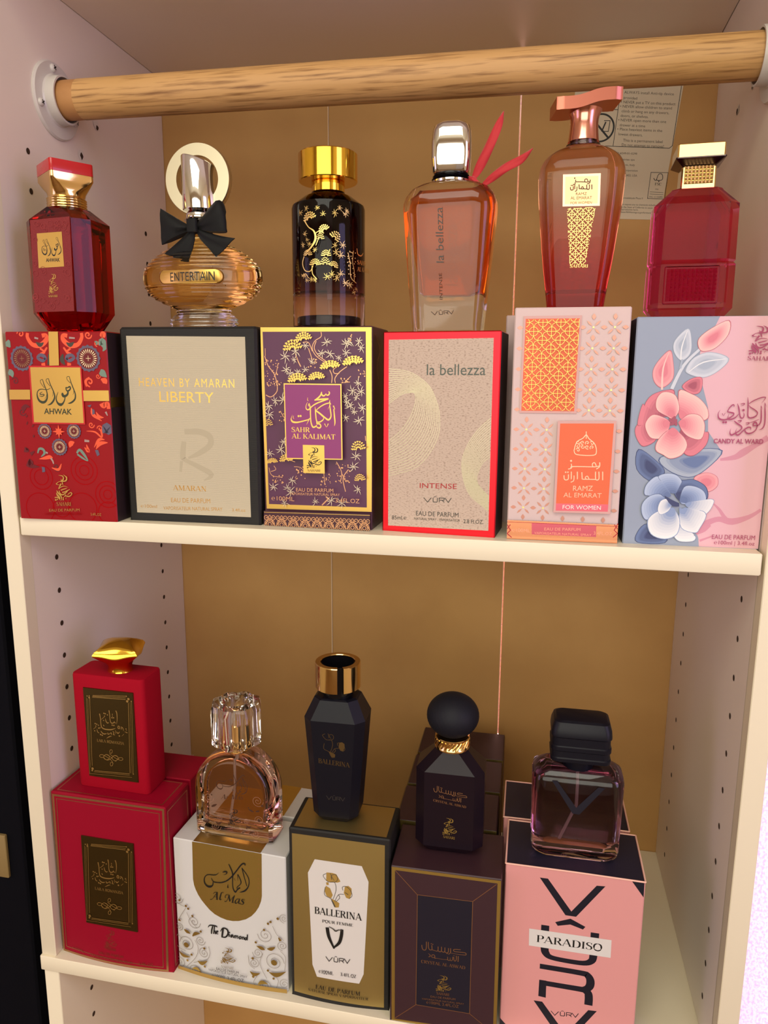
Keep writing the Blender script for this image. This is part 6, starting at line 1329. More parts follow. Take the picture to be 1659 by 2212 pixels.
["leather_sleeve","ring","sleeve_line",[-15.89,27.21],[2,0.29]],
["leather_sleeve","ring","sleeve_line",[-9.79,24.14],[2.09,0.29]]],
"b_liberty":[
["lettering","t","ink_black","ENTERTAIN","c",[-13.55,33.6],[36.213,0.401],[0,6.679]]],
"b_sahr":[
["gold_print","pine","gold_leaf",[-7.73,79.03],[6.2,3.92],-15],
["gold_print","pine","gold_leaf",[3.78,69.93],[4.89,3.26],-30],
["gold_print","pine","gold_leaf",[12.57,64.67],[4.87,4.22],40],
["gold_print","pine","gold_leaf",[-8.78,52.76],[4.3,2.98],0],
["gold_print","pine","gold_leaf",[-2.66,45.64],[4.96,3.31],0],
["gold_print","pine","gold_leaf",[4.91,46.09],[3.95,3.95],0],
["gold_print","pine","gold_leaf",[11.06,44.04],[3.94,2.96],20],
["gold_print","pine","gold_leaf",[1.67,63.77],[3.27,3.27],0],
["gold_print","pine","gold_leaf",[5.65,51.74],[3.94,3.28],0],
["gold_print","bam","gold_leaf",[-13.52,81.73],[2.94],0,71],
["gold_print","bam","gold_leaf",[-8.34,84.32],[2.93],90,49],
["gold_print","bam","gold_leaf",[-0.15,84.32],[2.59],30,72],
["gold_print","bam","gold_leaf",[3.88,79.84],[2.59],0,35],
["gold_print","bam","gold_leaf",[12,80.77],[3.87],200,58],
["gold_print","bam","gold_leaf",[15.39,84.33],[2.89],0,11],
["gold_print","bam","gold_leaf",[19.4,80.49],[3.21],30,71],
["gold_print","bam","gold_leaf",[20.75,82.89],[2.89],0,91],
["gold_print","bam","gold_leaf",[-9.62,66.32],[2.96],0,34],
["gold_print","bam","gold_leaf",[-11.46,58.52],[2.97],60,9],
["gold_print","bam","gold_leaf",[-5.94,58.98],[2.96],0,89],
["gold_print","bam","gold_leaf",[-7.96,62.19],[2.3],0,59],
["gold_print","bam","gold_leaf",[17.27,58.3],[3.9],20,41],
["gold_print","bam","gold_leaf",[11.84,57.83],[3.26],0,58],
["gold_print","bam","gold_leaf",[15.87,50.83],[4.25],0,21],
["gold_print","bam","gold_leaf",[12.48,52.81],[3.92],0,68],
["gold_print","bam","gold_leaf",[9.64,37.12],[4.29],0,28],
["gold_print","bam","gold_leaf",[6.19,35.29],[3.64],90,75],
["gold_print","bam","gold_leaf",[15.8,37.61],[3.94],0,21],
["gold_print","bam","gold_leaf",[13.04,34.5],[3.63],0,78],
["gold_print","bam","gold_leaf",[19.17,31.21],[3.95],0,71],
["gold_print","bam","gold_leaf",[22.58,29.87],[3.29],0,24],
["gold_print","bam","gold_leaf",[-10.41,36.28],[3.34],0,29],
["gold_print","bam","gold_leaf",[-4.88,33.6],[3],0,12],
["gold_print","bam","gold_leaf",[-2.12,32.91],[2.99],60,52],
["gold_print","bam","gold_leaf",[-8.36,33.04],[2.67],0,59],
["gold_print","bam","gold_leaf",[-1.87,54.46],[3.29],0,52],
["gold_print","bam","gold_leaf",[25.96,24.73],[2.96],0,74],
["gold_print","bam","gold_leaf",[28.01,27.23],[2.63],0,7],
["gold_print","bam","gold_leaf",[27.32,20.89],[1.65],0,94],
["gold_print","s","gold_leaf",[-190,1514,-129,1418,-48,1353,-29,1240,-92,1129,-162,1068],[92,65,105,144,118,92]],
["gold_print","s","gold_leaf",[-35,1315,20,1351,88,1323],[52]],
["gold_print","s","gold_leaf",[-204,1005,-233,905,-193,802,-110,787,-68,862],[60]],
["gold_print","s","gold_leaf",[-81,863,-76,748,-15,670],[60]],
["gold_print","s","gold_leaf",[168,1096,140,1021],[52]],
["gold_print","s","gold_leaf",[20,1263,-23,1152],[52]],
["gold_print","s","gold_leaf",[419,1064,453,913,465,711,560,633],[46]],
["gold_print","s","gold_leaf",[507,1099,493,937,520,811,520,659],[39]],
["gold_print","s","gold_leaf",[-250,726,-180,750,-139,686],[47]],
["gold_print","d","gold_leaf",[26.21,45.6],0.39],
["gold_print","d","gold_leaf",[20.94,50.51],0.39],
["gold_print","d","gold_leaf",[27.02,36.51],0.39],
["gold_print","d","gold_leaf",[21.69,43.46],0.39],
["gold_print","d","gold_leaf",[21.65,37.86],0.39],
["gold_print","d","gold_leaf",[24.58,53.28],0.39],
["gold_print","d","gold_leaf",[25.81,36.77],0.39],
["gold_print","d","gold_leaf",[22.37,54.23],0.39],
["gold_print","d","gold_leaf",[21.6,44.14],0.39],
["gold_print","d","gold_leaf",[23.39,50.8],0.39],
["gold_print","d","gold_leaf",[24.19,49.21],0.39],
["gold_print","d","gold_leaf",[23.29,45.73],0.39],
["gold_print","d","gold_leaf",[23.43,37.54],0.39],
["gold_print","d","gold_leaf",[21.85,46.69],0.39],
["gold_print","d","gold_leaf",[20.72,46.14],0.39],
["gold_print","d","gold_leaf",[27.11,47.13],0.39],
["gold_print","d","gold_leaf",[22.64,53.7],0.39],
["gold_print","d","gold_leaf",[23.83,53.59],0.39],
["gold_print","d","gold_leaf",[21.25,41.12],0.39],
["gold_print","d","gold_leaf",[24.95,42.11],0.39],
["gold_print","d","gold_leaf",[26.65,37.82],0.39],
["gold_print","d","gold_leaf",[21.16,48.99],0.39],
["gold_print","d","gold_leaf",[27.07,53.52],0.39],
["gold_print","d","gold_leaf",[26.81,49.67],0.39],
["gold_print","d","gold_leaf",[25.21,38.79],0.39],
["gold_print","d","gold_leaf",[22.73,46.56],0.39],
["lettering","t","gold_leaf","SAHR","s",[28.58,45.62],[10.21,0.117],[0,3.121]],
["lettering","t","gold_leaf","AL KALIMAT","s",[28.7,40.6],[19.442,0.418],[0,3.129]],
["lettering","s","gold_leaf",[568,1141,588,1059,655,1045,702,1093],[39,65,78,52]]],
"b_bellezza":[
["lettering","t","ink_grey","la bellezza","n",[-0.51,47.88],[-1.343,38.34],[-5.6,0.28]],
["lettering","t","ink_brown","INTENSE","n",[-1.05,21.93],[-0.854,18.792],[-2.269,0]],
["emblem","g","ink_brown","vurv",[-9.77,14.17],[16.912,0.671],[0.533,-3.512]]],
"b_ramz":[
["name_plate","p","rose_gold",[-244,1747,256,1733,266,1319,-230,1334]],
["name_plate","p","peach_foil",[-211,1714,226,1701,235,1352,-201,1365]],
["lettering","s","ink_brown",[121,1660,116,1619,82,1607],[63]],
["lettering","s","ink_brown",[115,1633,59,1632,50,1664,78,1669,94,1638],[56]],
["lettering","s","ink_brown",[56,1634,-68,1642,-74,1616,-105,1611],[56]],
["lettering","s","ink_brown",[-73,1671,-68,1637],[56]],
["lettering","d","ink_brown",[-4.25,84.49],0.49],
["lettering","s","ink_brown",[145,1597,149,1535],[63]],
["lettering","s","ink_brown",[114,1599,115,1544,85,1543,78,1598],[63]],
["lettering","s","ink_brown",[92,1542,-21,1552],[56]],
["lettering","s","ink_brown",[43,1548,24,1576,7,1557,25,1543],[56]],
["lettering","s","ink_brown",[-18,1549,-24,1607],[63]],
["lettering","s","ink_brown",[-48,1581,-51,1533,-73,1520],[56]],
["lettering","s","ink_brown",[-81,1607,-78,1548],[63]],
["lettering","s","ink_brown",[-98,1586,-99,1545,-130,1544,-136,1579],[63]],
["lettering","d","ink_brown",[-6.28,79.94],0.42],
["lettering","d","ink_brown",[-5.29,79.88],0.42],
["lettering","t","ink_brown","RAMZ","n",[-2.97,73.55],[7.225,-0.184],[0,1.688]],
["lettering","t","ink_brown","AL EMARAT","n",[-6.39,70.96],[14.187,-0.472],[0,1.906]],
["lettering","t","ink_brown","FOR WOMEN","n",[-6.24,67.97],[14.197,-0.383],[0,1.555]],
["gold_lattice","isl","gold_leaf",[[-8.61,65.38],[10.57,64.91],[5.88,27.99],[-4.78,27.98]],[3.684,0.39]],
["lettering","t","gold_leaf","SAHARI","s",[-4.69,26.19],[12.467,-0.247],[0,2.02]]],
"b_laila":[
["name_plate","plate","",[6.25,11.97,57.58,100.13]]],
"b_almas":[
["lettering","g","ink_brown","almas_word",[-19.49,64.77],[30.557,2.405],[-0.769,-19.374]],
["lettering","t","ink_brown","Al Mas","i",[-15.98,39.62],[21.619,2.775],[0,4.578]],
["emblem","g","ink_black","emblem",[-9.5,31.38],[12.56,1.168],[-0.031,-16.637]],
["emblem","t","ink_brown","SAHARI","s",[-9.19,12.71],[10.241,0.618],[0,2.182]],
["ornament","spi","bottle_line",[-27.92,39.27],[5.03,0.34],2.2,0,1],
["ornament","spi","bottle_line",[-29.87,22.3],[4.65,0.34],2.2,90,1],
["ornament","spi","bottle_line",[-21.59,11.91],[5.07,0.34],2.2,0,1],
["ornament","spi","bottle_line",[20.09,43.42],[5.7,0.33],2.2,0,1],
["ornament","spi","bottle_line",[21.17,24.76],[4.51,0.33],2.2,120,1],
["ornament","spi","bottle_line",[16.77,10.8],[4.97,0.33],2.2,30,1],
["ornament","spi","bottle_line",[-17.9,21.72],[2.94,0.34],2.2,0,1],
["ornament","spi","bottle_line",[9.03,21.95],[2.9,0.33],2.2,60,1],
["ornament","d","ink_brown",[-29.61,22.51],1.69],
["ornament","d","ink_brown",[21.01,24.57],1.48],
["ornament","d","ink_brown",[-24.9,42.38],0.75],
["ornament","d","ink_brown",[-28.82,47.24],0.75],
["ornament","d","ink_brown",[-27.22,46.16],0.75],
["ornament","d","ink_brown",[24.37,39.61],1.14],
["ornament","d","ink_brown",[8.81,14.87],0.83],
["ornament","d","ink_brown",[17.81,19.26],0.66],
["ornament","d","ink_brown",[11.06,35.46],0.66],
["ornament","s","ink_brown",[-622,651,-573,634,-540,630],[34,185,34]],
["ornament","s","ink_brown",[-508,614,-457,643,-398,678],[101,218,34]],
["ornament","s","ink_brown",[-711,327,-629,290,-535,347],[34,221,34]],
["ornament","s","ink_brown",[-437,321,-380,289,-320,340],[34,236,34]],
["ornament","s","ink_brown",[-515,224,-450,202,-402,159],[34,186,85]],
["ornament","s","ink_brown",[220,684,276,660,324,643],[33,197,33]],
["ornament","s","ink_brown",[356,657,404,673,437,686],[66,197,33]],
["ornament","s","ink_brown",[372,363,467,338,557,402],[33,231,33]],
["ornament","s","ink_brown",[162,353,217,321,267,354],[33,216,33]],
["ornament","s","ink_brown",[222,197,280,240,328,240],[116,199,33]]],
"b_ballerina":[
["flower_print","p","gold_dim",[109,1566,155,1579,198,1549,201,1485,171,1407,125,1419,94,1479]],
["flower_print","p","gold_dim",[-74,1386,2,1353,34,1335,26,1280,-20,1271,-56,1316]],
["flower_print","s","gold_dim",[-139,1705,-183,1679,-162,1639,-119,1600,-61,1599,-10,1612,12,1657,-17,1703,-74,1690],[38]],
["flower_print","s","gold_dim",[-90,1596,-25,1596,-11,1498,-48,1379],[38]],
["flower_print","s","gold_dim",[97,1455,25,1444,-27,1353],[38]],
["flower_print","s","gold_dim",[83,1507,76,1550,126,1562,183,1518,205,1449,169,1410],[38]],
["flower_print","s","gold_dim",[-155,1525,-164,1424,-77,1376,-20,1282],[38]],
["flower_print","s","gold_dim",[25,1444,39,1403,-12,1347],[38]],
["flower_print","s","gold_dim",[-89,1717,-60,1663,-32,1624],[38]],
["flower_print","s","gold_dim",[-75,1676,-68,1634],[38]],
["flower_print","s","gold_dim",[111,1482,154,1458],[38]],
["flower_print","s","gold_dim",[-70,1362,-27,1274],[38]],
["lettering","t","gold_dim","BALLERINA","s",[-13.35,57.4],[27.535,-1.568],[0,4.431]],
["lettering","g","grey_dim","vurv",[-6.74,27.8],[16.33,0.014],[-0.045,-4.758]]],
"b_crystal":[
["lettering","g","bronze_foil","crystal_word",[-13.56,64.6],[28.148,1.205],[0.327,-18.565]],
["emblem","g","gold_satin","emblem",[-5.63,36.7],[12.25,-0.366],[0.606,-16.291]],
["emblem","t","gold_satin","SAHARI","s",[-4.26,17.61],[9.916,-0.466],[0,2.394]]],
"b_paradiso":[
["lettering","p","ink_navy",[-404,1432,-317,1430,2,993,327,1392,433,1388,58,877,-51,882]]],
"warning":[
["warning_label","p","label_paper",[9098,8743,11213,8583,10888,5564,9053,5675]],
["warning_label","s","ink_black",[8984,8898,11185,8727,11123,8091,11029,6959,10975,6917,9267,7066,9170,7105],[57],0,"l"],
["warning_label","s","ink_black",[10029,8687,9891,7020],[56],0,"l"],
["warning_label","s","ink_black",[9183,7758,9943,7692],[58],0,"l"],
["warning_label","ring","ink_black",[481.29,368.63],[12.87,1.72]],
["warning_label","s","ink_black",[9452,7562,9801,7160],[184],0,"l"],
["warning_label","s","ink_black",[9688,7503,9804,7496,9781,7296,9653,7304],[69],0,"l"],
["warning_label","s","ink_black",[9724,7479,9653,7304],[137],0,"l"],
["warning_label","ring","ink_black",[482.52,407.42],[13.6,1.7]],
["warning_label","s","ink_black",[9478,8336,9824,7938],[181],0,"l"],
["warning_label","t","label_ink","• ALWAYS install Anti-tip device","n",[500.23,399.41],[49.147,-5.121],[0,2.482]],
["warning_label","t","label_ink","provided","n",[501.92,394.35],[13.116,-1.712],[0,2.485]],
["warning_label","t","label_ink","• NEVER put a TV on this product","n",[499.64,390.42],[51.858,-5.264],[0,2.491]],
["warning_label","t","label_ink","• NEVER allow children to stand","n",[499.2,386.47],[49.33,-4.98],[0,2.495]],
["warning_label","t","label_ink","climb or hang on any drawers,","n",[500.86,381.94],[45.283,-4.598],[0,2.497]],
["warning_label","t","label_ink","doors, or shelves.","n",[500.08,377.77],[26.82,-2.892],[0,2.502]],
["warning_label","t","label_ink","• NEVER open more than one","n",[498.13,373.89],[45.887,-4.52],[0,2.507]],
["warning_label","t","label_ink","drawer at a time","n",[499.81,369.11],[24.591,-2.641],[0,2.51]],
["warning_label","t","label_ink","• Place heaviest items in the","n",[497.73,365.43],[43.151,-4.187],[0,2.515]],
["warning_label","t","label_ink","lowest drawers.","n",[499.18,360.65],[23.156,-2.467],[0,2.518]],
["warning_label","t","label_ink","This is a permanent label","n",[503.95,354.55],[38.004,-3.643],[0,2.518]],
["warning_label","t","label_ink","Do not attempt to remove!","n",[502.94,350.34],[40.345,-3.798],[0,2.523]],
["warning_label","t","label_ink","GPCL#249-01-0298","n",[494.43,343.35],[23.858,-1.937],[0,1.846]],
["warning_label","t","label_ink","Industries spa","n",[499.46,337.2],[16.886,-1.346],[0,1.846]],
["warning_label","t","label_ink","Prato, Italy","n",[503.51,331.9],[13.393,-1.051],[0,1.847]],
["warning_label","t","label_ink","Corporation","n",[505.94,326.44],[13.975,-1.078],[0,1.848]],
["warning_label","t","label_ink","22403, USA","n",[506.83,321.5],[12.823,-0.974],[0,2.082]],
["warning_label","t","label_ink","formaldehyde Phase II","n",[506.42,300.1],[20.124,-1.42],[0,1.749]],
["warning_label","t","label_ink","can expose you to chemicals including","n",[505.63,294.02],[35.034,-2.417],[0,1.636]],
["warning_label","t","label_ink","to the State of California to cause","n",[505.79,291.35],[30.996,-2.118],[0,1.638]],
["warning_label","t","label_ink","reproductive harm.","n",[505.94,289.03],[17.029,-1.154],[0,1.639]],
["warning_label","t","label_ink","www.P65Warnings.ca.gov/furniture","n",[506.1,286.48],[29.285,-1.965],[0,1.64]],
["warning_label","s","ink_black",[10658,6480,10986,6458,10953,5961,10623,5986],[46],1,"l"],
["warning_label","t","label_ink","FSC","s",[537.2,311.59],[6.683,-0.524],[0,2.524]],
["warning_label","s","ink_black",[10714,6369,10761,6322,10805,6433,10862,6441,10889,6384,10875,6328,10791,6320,10777,6344],[57]],
["warning_label","s","ink_black",[10820,6324,10818,6292],[91]],
["warning_label","s","label_ink",[10660,6110,10922,6085],[35],0,"l"],
["warning_label","s","label_ink",[10663,6071,10924,6047],[35],0,"l"],
["warning_label","t","label_ink","MIX","n",[538.19,307.23],[3.116,-0.249],[0,1.148]],
["warning_label","t","label_ink","FSC C126885","n",[532.92,300.15],[12.944,-0.878],[0,1.384]]],
}
# ================================================================== the room
W, D = .59, .2883; TP = .0154; TOP = .4471; Z2 = -.4304; ZF = -1.25
def wall(name, x0, y0, z0, x1, y1, z1, m):
    mb = MB(); mb.box(x0, y0, z0, x1, y1, z1, m); return struct(mb.build(name, angle=0))
wall('floor', -1.7, -2.7, ZF - .05, 1.9, .45, ZF, 'floor_wood'); wall('ceiling', -1.7, -2.7, 1.3, 1.9, .45, 1.35, 'ceiling_paint')
wall('wall_back', -1.7, .40, ZF, 1.9, .45, 1.3, 'wall_textured'); wall('wall_front', -1.7, -2.7, ZF, 1.9, -2.65, 1.3, 'paint_room')
wall('wall_left', -1.75, -2.7, ZF, -1.7, .45, 1.3, 'paint_room'); wall('wall_right', 1.9, -2.7, ZF, 1.95, .45, 1.3, 'paint_room')
mb = MB(); mb.box(.55, -2.65, ZF, 1.4, -2.61, .8, 'door_white', .006)
for x0, z0, x1, z1 in ((.66, -1.1, .95, -.35), (1.0, -1.1, 1.29, -.35), (.66, -.2, .95, .65), (1.0, -.2, 1.29, .65)): mb.box(x0, -2.612, z0, x1, -2.602, z1, 'door_white', .008)
struct(mb.build('door_1', angle=30))

# ================================================================== shelf unit
cab = thing('shelf_cabinet', 'tall white open shelf cabinet with brown hardboard back, holding all the perfumes', 'cabinet', (W / 2, D / 2, ZF))
CO = Vector((W / 2, D / 2, ZF))
def cpart(mb, name, parent=cab, angle=35):
    o = mb.build(name, None, angle); o.parent = parent
    o.location = (-CO if parent is cab else Vector((0, 0, 0))); return o
def side(sx):
    x0, x1 = ((-TP, 0) if sx < 0 else (W, W + TP)); mb = MB()
    mb.box(x0, 0, Z2 + .0002, x1, D, TOP + .0154, 'board_white', .0006)
    xi = 0 if sx < 0 else W; s_ = 1 if sx < 0 else -1
    mb.add([(xi + s_ * .0002, .0135, Z2 + .001), (xi + s_ * .0002, D - .001, Z2 + .001), (xi + s_ * .0002, D - .001, TOP), (xi + s_ * .0002, .0135, TOP)], [[0, 1, 2, 3]], 'board_inner')
    o = cpart(mb, 'side_panel'); hole = [None]
    def pin(y, z):
        if hole[0] is None:
            hm = MB(); hm.add([(xi + s_ * .0004, .0024 * math.cos(a * math.pi / 6), .0026 * math.sin(a * math.pi / 6)) for a in range(12)], [list(range(12))], 'hole_dark'); hole[0] = hm.build('shelf_pin_hole', o, 0); c = hole[0]
        else: c = hole[0].copy(); COL.objects.link(c)
        c.location = (0, y, z)
    for z0, n in ((-.0462, 12), (.30, 0)):
        for i in range(n):
            for y in (.0464, .2375):
                z = z0 - i * .032
                pin(y, z)
    for k in range(8):
        for y in (.0505, .2385):
            z = .3054 - k * .032
            if y > .1 and k == 0: continue
            pin(y, z)
    tm = MB(); rn = random.Random(5 if sx < 0 else 9)                    # torn screw holes under the rod
    for y, z, r in ((.1546, .3574, .0042), (.1255, .3234, .0052)) if sx < 0 else ((.1965, .3486, .0048), (.1515, .352, .003)):
        tm.add([(xi + s_ * .0006, y + r * rn.uniform(.7, 1.25) * math.cos(a * math.pi / 5), z + r * rn.uniform(.7, 1.3) * math.sin(a * math.pi / 5)) for a in range(10)], [list(range(10))], 'chip_white')
        tm.add([(xi + s_ * .0008, y + .001 + r * .5 * rn.uniform(.6, 1.3) * math.cos(a * math.pi / 4), z - .001 + r * .55 * rn.uniform(.6, 1.3) * math.sin(a * math.pi / 4)) for a in range(8)], [list(range(8))], 'hole_dark')
    t = tm.build('torn_holes', o, 0); t['label'] = 'torn chipped screw holes'
    return o
side(-1); side(1)
mb = MB(); mb.box(.0007, .001, TOP, W - .0007, D, TOP + .0154, 'board_inner', .0004); cpart(mb, 'top_panel')
# three hardboard sheets with narrow gaps between them
back_labels = ('left hardboard sheet', 'middle hardboard sheet', 'right hardboard sheet'); sheets = []
for (x0, x1), lb in zip(((-.012, .1954), (.1965, .4004), (.4017, W + .012)), back_labels):
    mb = MB(); mb.box(x0, D, Z2 - .7, x1, D + .004, TOP + .014, 'hardboard'); o = cpart(mb, 'back_panel'); o['label'] = lb; sheets.append(o)
for x0, x1, in ((.1949, .1960), (.3999, .40035)):
    mb = MB(); mb.box(x0, D - .0002, Z2 + .0003, x1 + .0001, D + .003, TOP, 'seam_lit'); cpart(mb, 'lit_sheet_edge')  # pale edge strips; light leaking through the gaps painted into their colour
A = Art(lambda a, b, o: (a * .001, D - .0003 - o, b * .001), (590, 900)); A.run(ART['warning'])
for n, o in A.build(sheets[2]).items(): o['label'] = 'white printed tip over warning label stuck askew'
# fixed shelf and the lower carcass it lies on
mb = MB(); mb.box(-TP - .0009, -.0022, Z2 - .0153, W + TP + .0009, D - .0003, Z2, 'board_white', .0008)
fs = mb.build('shelf'); fs['label'] = 'white fixed shelf under the lower row, its end overlapping the cabinet side'; fs['category'] = 'shelf'
for x0, x1 in ((-TP + .001, .0015), (W - .0015, W + TP - .001)):
    mb = MB(); mb.box(x0, 0, ZF, x1, D, Z2 - .0155, 'board_white', .0006); o = cpart(mb, 'lower_side_panel'); xi = x1 if x0 < 0 else x0; s_ = 1 if x0 < 0 else -1
    hm = MB()
    for i in range(6):
        for y in (.0464, .2375):
            z = Z2 - .045 - i * .032; hm.add([(xi + s_ * .0004, y + .0024 * math.cos(a * math.pi / 6), z + .0026 * math.sin(a * math.pi / 6)) for a in range(12)], [list(range(12))], 'hole_dark')
    hm.build('shelf_pin_holes', o, 0)
mb = MB(); mb.box(.0015, .0, ZF, W - .0015, D, ZF + .06, 'board_white'); cpart(mb, 'plinth')
mb = MB(); mb.box(.0013, .0003, -.0156, W - .0022, D - .001, 0, 'board_white', .0008)
shelf = mb.build('shelf'); shelf['label'] = 'white adjustable shelf under the upper row of perfume boxes'; shelf['category'] = 'shelf'

# ================================================================== hanging rod with its sockets
LA, RA = Vector((0, .0927, .3583)), Vector((W, .0927, .3513))
ax = (RA - LA).normalized(); e1 = ax.orthogonal().normalized(); e2 = ax.cross(e1)
rod = thing('hanging_rod', 'oak wooden hanging rod running across the cabinet below its top', 'rod', LA)
def cyl(p0, p1, prof, m, n=40, mb=None):
    mb = mb or MB(); mb.loft([[(p0 + (p1 - p0) * t + e1 * r * math.cos(2 * math.pi * j / n) + e2 * r * math.sin(2 * math.pi * j / n)) - LA for j in range(n)] for t, r in prof], m); return mb
cyl(LA, RA, [(.012, .0159), (.046, .0159)], 'oak_end').build('rod_end', rod); cyl(LA, RA, [(.046, .0161), (.99, .0161)], 'oak').build('shaft', rod)
def flange(sx, label):
    c = LA if sx > 0 else RA
    t = thing('rod_socket', label, 'socket', c, 0, 'sockets holding the hanging rod')
    n = 48; mb = MB()
    prof = [(.0003, .0318), (.0016, .0318), (.0030, .0306), (.0030, .0212), (.0042, .0200), (.0125, .0196), (.0125, .0180), (.0020, .0178)]
    mb.loft([[(sx * x, r * math.cos(2 * math.pi * j / n), r * math.sin(2 * math.pi * j / n)) for j in range(n)] for x, r in prof], 'flange_white', True)
    mb.build('flange', t)
    for a in (100, 200, 335):
        y, z = .0258 * math.cos(R(a if sx > 0 else 540 - a + 90)), .0258 * math.sin(R(a)); s_ = MB()
        s_.loft([[(sx * x, y + r * math.cos(k * math.pi / 7), z + r * math.sin(k * math.pi / 7)) for k in range(14)] for x, r in ((.0028, .0034), (.0040, .0033), (.0052, .0022), (.0055, .0012))], 'flange_white')
        for q in (35, 125):
            c_, d_ = math.cos(R(q)), math.sin(R(q)); s_.add([(sx * .0057, y + u * .0020 * c_ - v * .0005 * d_, z + u * .0020 * d_ + v * .0005 * c_) for u, v in ((-1, -1), (1, -1), (1, 1), (-1, 1))], [[0, 1, 2, 3]], 'screw_slot')
        s_.build('screw', t, 50)
flange(1, 'white round metal socket at the left end of the wooden rod'); flange(-1, 'white round metal socket at the right end of the wooden rod, cut by the frame')

# ================================================================== dark wardrobe at the left
wb = thing('wardrobe', 'dark navy black wardrobe standing left of the white cabinet', 'wardrobe', (-.40, .22, ZF))
wo = Vector((-.40, .22, ZF))
def wpart(mb, n, p=wb): o = mb.build(n, p); o.location = -wo if p is wb else (0, 0, 0); return o
mb = MB(); mb.box(-.75, .06, ZF, -.036, .38, 1.1, 'wardrobe_dark', .002); wpart(mb, 'carcass')
mb = MB(); mb.box(-.74, .038, ZF + .05, -.0565, .06, 1.05, 'wardrobe_edge', .002); dr = wpart(mb, 'door')
mb = MB(); mb.box(-.13, .0345, -.3835, -.0748, .038, -.336, 'tan_plate', .0006); wpart(mb, 'plate', dr)['label'] = 'small tan plate'

# ================================================================== perfume boxes
BOX = {  # x, y, yaw, width, height, depth, z
 'ahwak': (.0054, -.0031, 2.4, .0886, .1538, .060, 0), 'liberty': (.0987, .0112, 2.0, .1156, .1577, .060, 0), 'sahr': (.2156, .0202, -1.6, .0906, .1573, .0525, 0), 'bellezza': (.3144, .0182, -4.7, .0890, .1529, .0419, 0),
 'ramz': (.4119, .0122, 1.2, .0802, .1686, .060, 0), 'candy': (.4959, .0141, 1.0, .0932, .1615, .060, 0),
 'laila': (.0021, .0085, -1.1, .1176, .1695, .0435, Z2), 'almas': (.1212, .0142, -2.8, .1104, .1352, .0510, Z2), 'ballerina': (.2356, .0065, .8, .0895, .1668, .0487, Z2), 'crystal': (.3275, -.0011, 1.3, .0915, .1497, .0590, Z2), 'paradiso': (.4211, .0120, 0, .1095, .1571, .0612, Z2)}
def bow_of(n, w, h):
    b = {'laila': .0045, 'almas': .0035, 'ballerina': .003}.get(n, 0)
    return (lambda x, z: -b * max(0, 4 * (x / w) * (1 - x / w)) * max(0, 1 - z / h) ** 2) if b else (lambda x, z: 0)
def carton(name, label, key, body, faces={}, loc=None, yaw=None, art=True, group=None, extra=None, edge=.0008):
    x, y, ya, w, h, d, z = BOX[key]
    if loc: x, y, z = loc
    if yaw is not None: ya = yaw
    t = thing(name, label, 'perfume box', (x, y, z), R(ya), group); bow = bow_of(key, w, h); mb = MB()
    NX, NZ = (12, 10) if bow(w / 2, 0) else (1, 1); b = edge
    # front grid
    vs = [(b + (w - 2 * b) * i / NX, bow(w * i / NX, h * j / NZ), b + (h - 2 * b) * j / NZ if j else 0.0) for j in range(NZ + 1) for i in range(NX + 1)]
    fs = [[j * (NX + 1) + i, j * (NX + 1) + i + 1, (j + 1) * (NX + 1) + i + 1, (j + 1) * (NX + 1) + i] for j in range(NZ) for i in range(NX)]
    mb.add(vs, fs, faces.get('front', body))
    if bow(w / 2, 0): mb.add([vs[i] for i in range(NX + 1)] + [(w - b, d * .5, 0), (b, d * .5, 0)], [list(range(NX + 3))[::-1]], body)
    q = lambda pts, m: mb.add(pts, [[0, 1, 2, 3]], m)
    q([(w, b, 0), (w, d - b, 0), (w, d - b, h - b), (w, b, h - b)], faces.get('right', body)); q([(0, d - b, 0), (0, b, 0), (0, b, h - b), (0, d - b, h - b)], faces.get('left', body))
    q([(w - b, d, 0), (b, d, 0), (b, d, h - b), (w - b, d, h - b)], body); q([(b, b, h), (w - b, b, h), (w - b, d - b, h), (b, d - b, h)], faces.get('top', body)); q([(0, 0, 0), (0, d, 0), (w, d, 0), (w, 0, 0)], body)
    e = faces.get('edge', body)
    q([(w - b, 0, 0), (w, b, 0), (w, b, h - b), (w - b, 0, h - b)], e); q([(0, b, 0), (b, 0, 0), (b, 0, h - b), (0, b, h - b)], e); q([(w, d - b, 0), (w - b, d, 0), (w - b, d, h - b), (w, d - b, h - b)], e); q([(b, d, 0), (0, d - b, 0), (0, d - b, h - b), (b, d, h - b)], e)
    q([(b, 0, h - b), (w - b, 0, h - b), (w - b, b, h), (b, b, h)], e); q([(w, b, h - b), (w, d - b, h - b), (w - b, d - b, h), (w - b, b, h)], e); q([(w - b, d, h - b), (b, d, h - b), (b, d - b, h), (w - b, d - b, h)], e); q([(0, d - b, h - b), (0, b, h - b), (b, b, h), (b, d - b, h)], e)
    for c in ((w, 0), (0, 0), (w, d), (0, d)):
        sx = -b if c[0] else b; sy = -b if c[1] else b; mb.add([(c[0] + sx, c[1], h - b), (c[0], c[1] + sy, h - b), (c[0] + sx, c[1] + sy, h)], [[0, 1, 2]], e)
    mb.build('body', t, 15)
    if art:
        A = Art(lambda a, bb, o: (a * .001, bow(a * .001, bb * .001) - o, bb * .001), (w * 1000, h * 1000)); A.clip = True; A.bowed = bow(w / 2, 0) != 0
        items = [i for i in ART[key] if i[1] != 'plate'] if art is True else []
        A.run(items); A.build(t)
    if extra: extra(t, w, h, d, bow)
    return t
def face_art(t, w, h, d, which):                    # art drawn on the top or right side, mm
    if which == 'top': return Art(lambda a, b, o: (a * .001, b * .001, h + o), (w * 1000, d * 1000))
    return Art(lambda a, b, o: (w + o, a * .001, b * .001), (d * 1000, h * 1000))
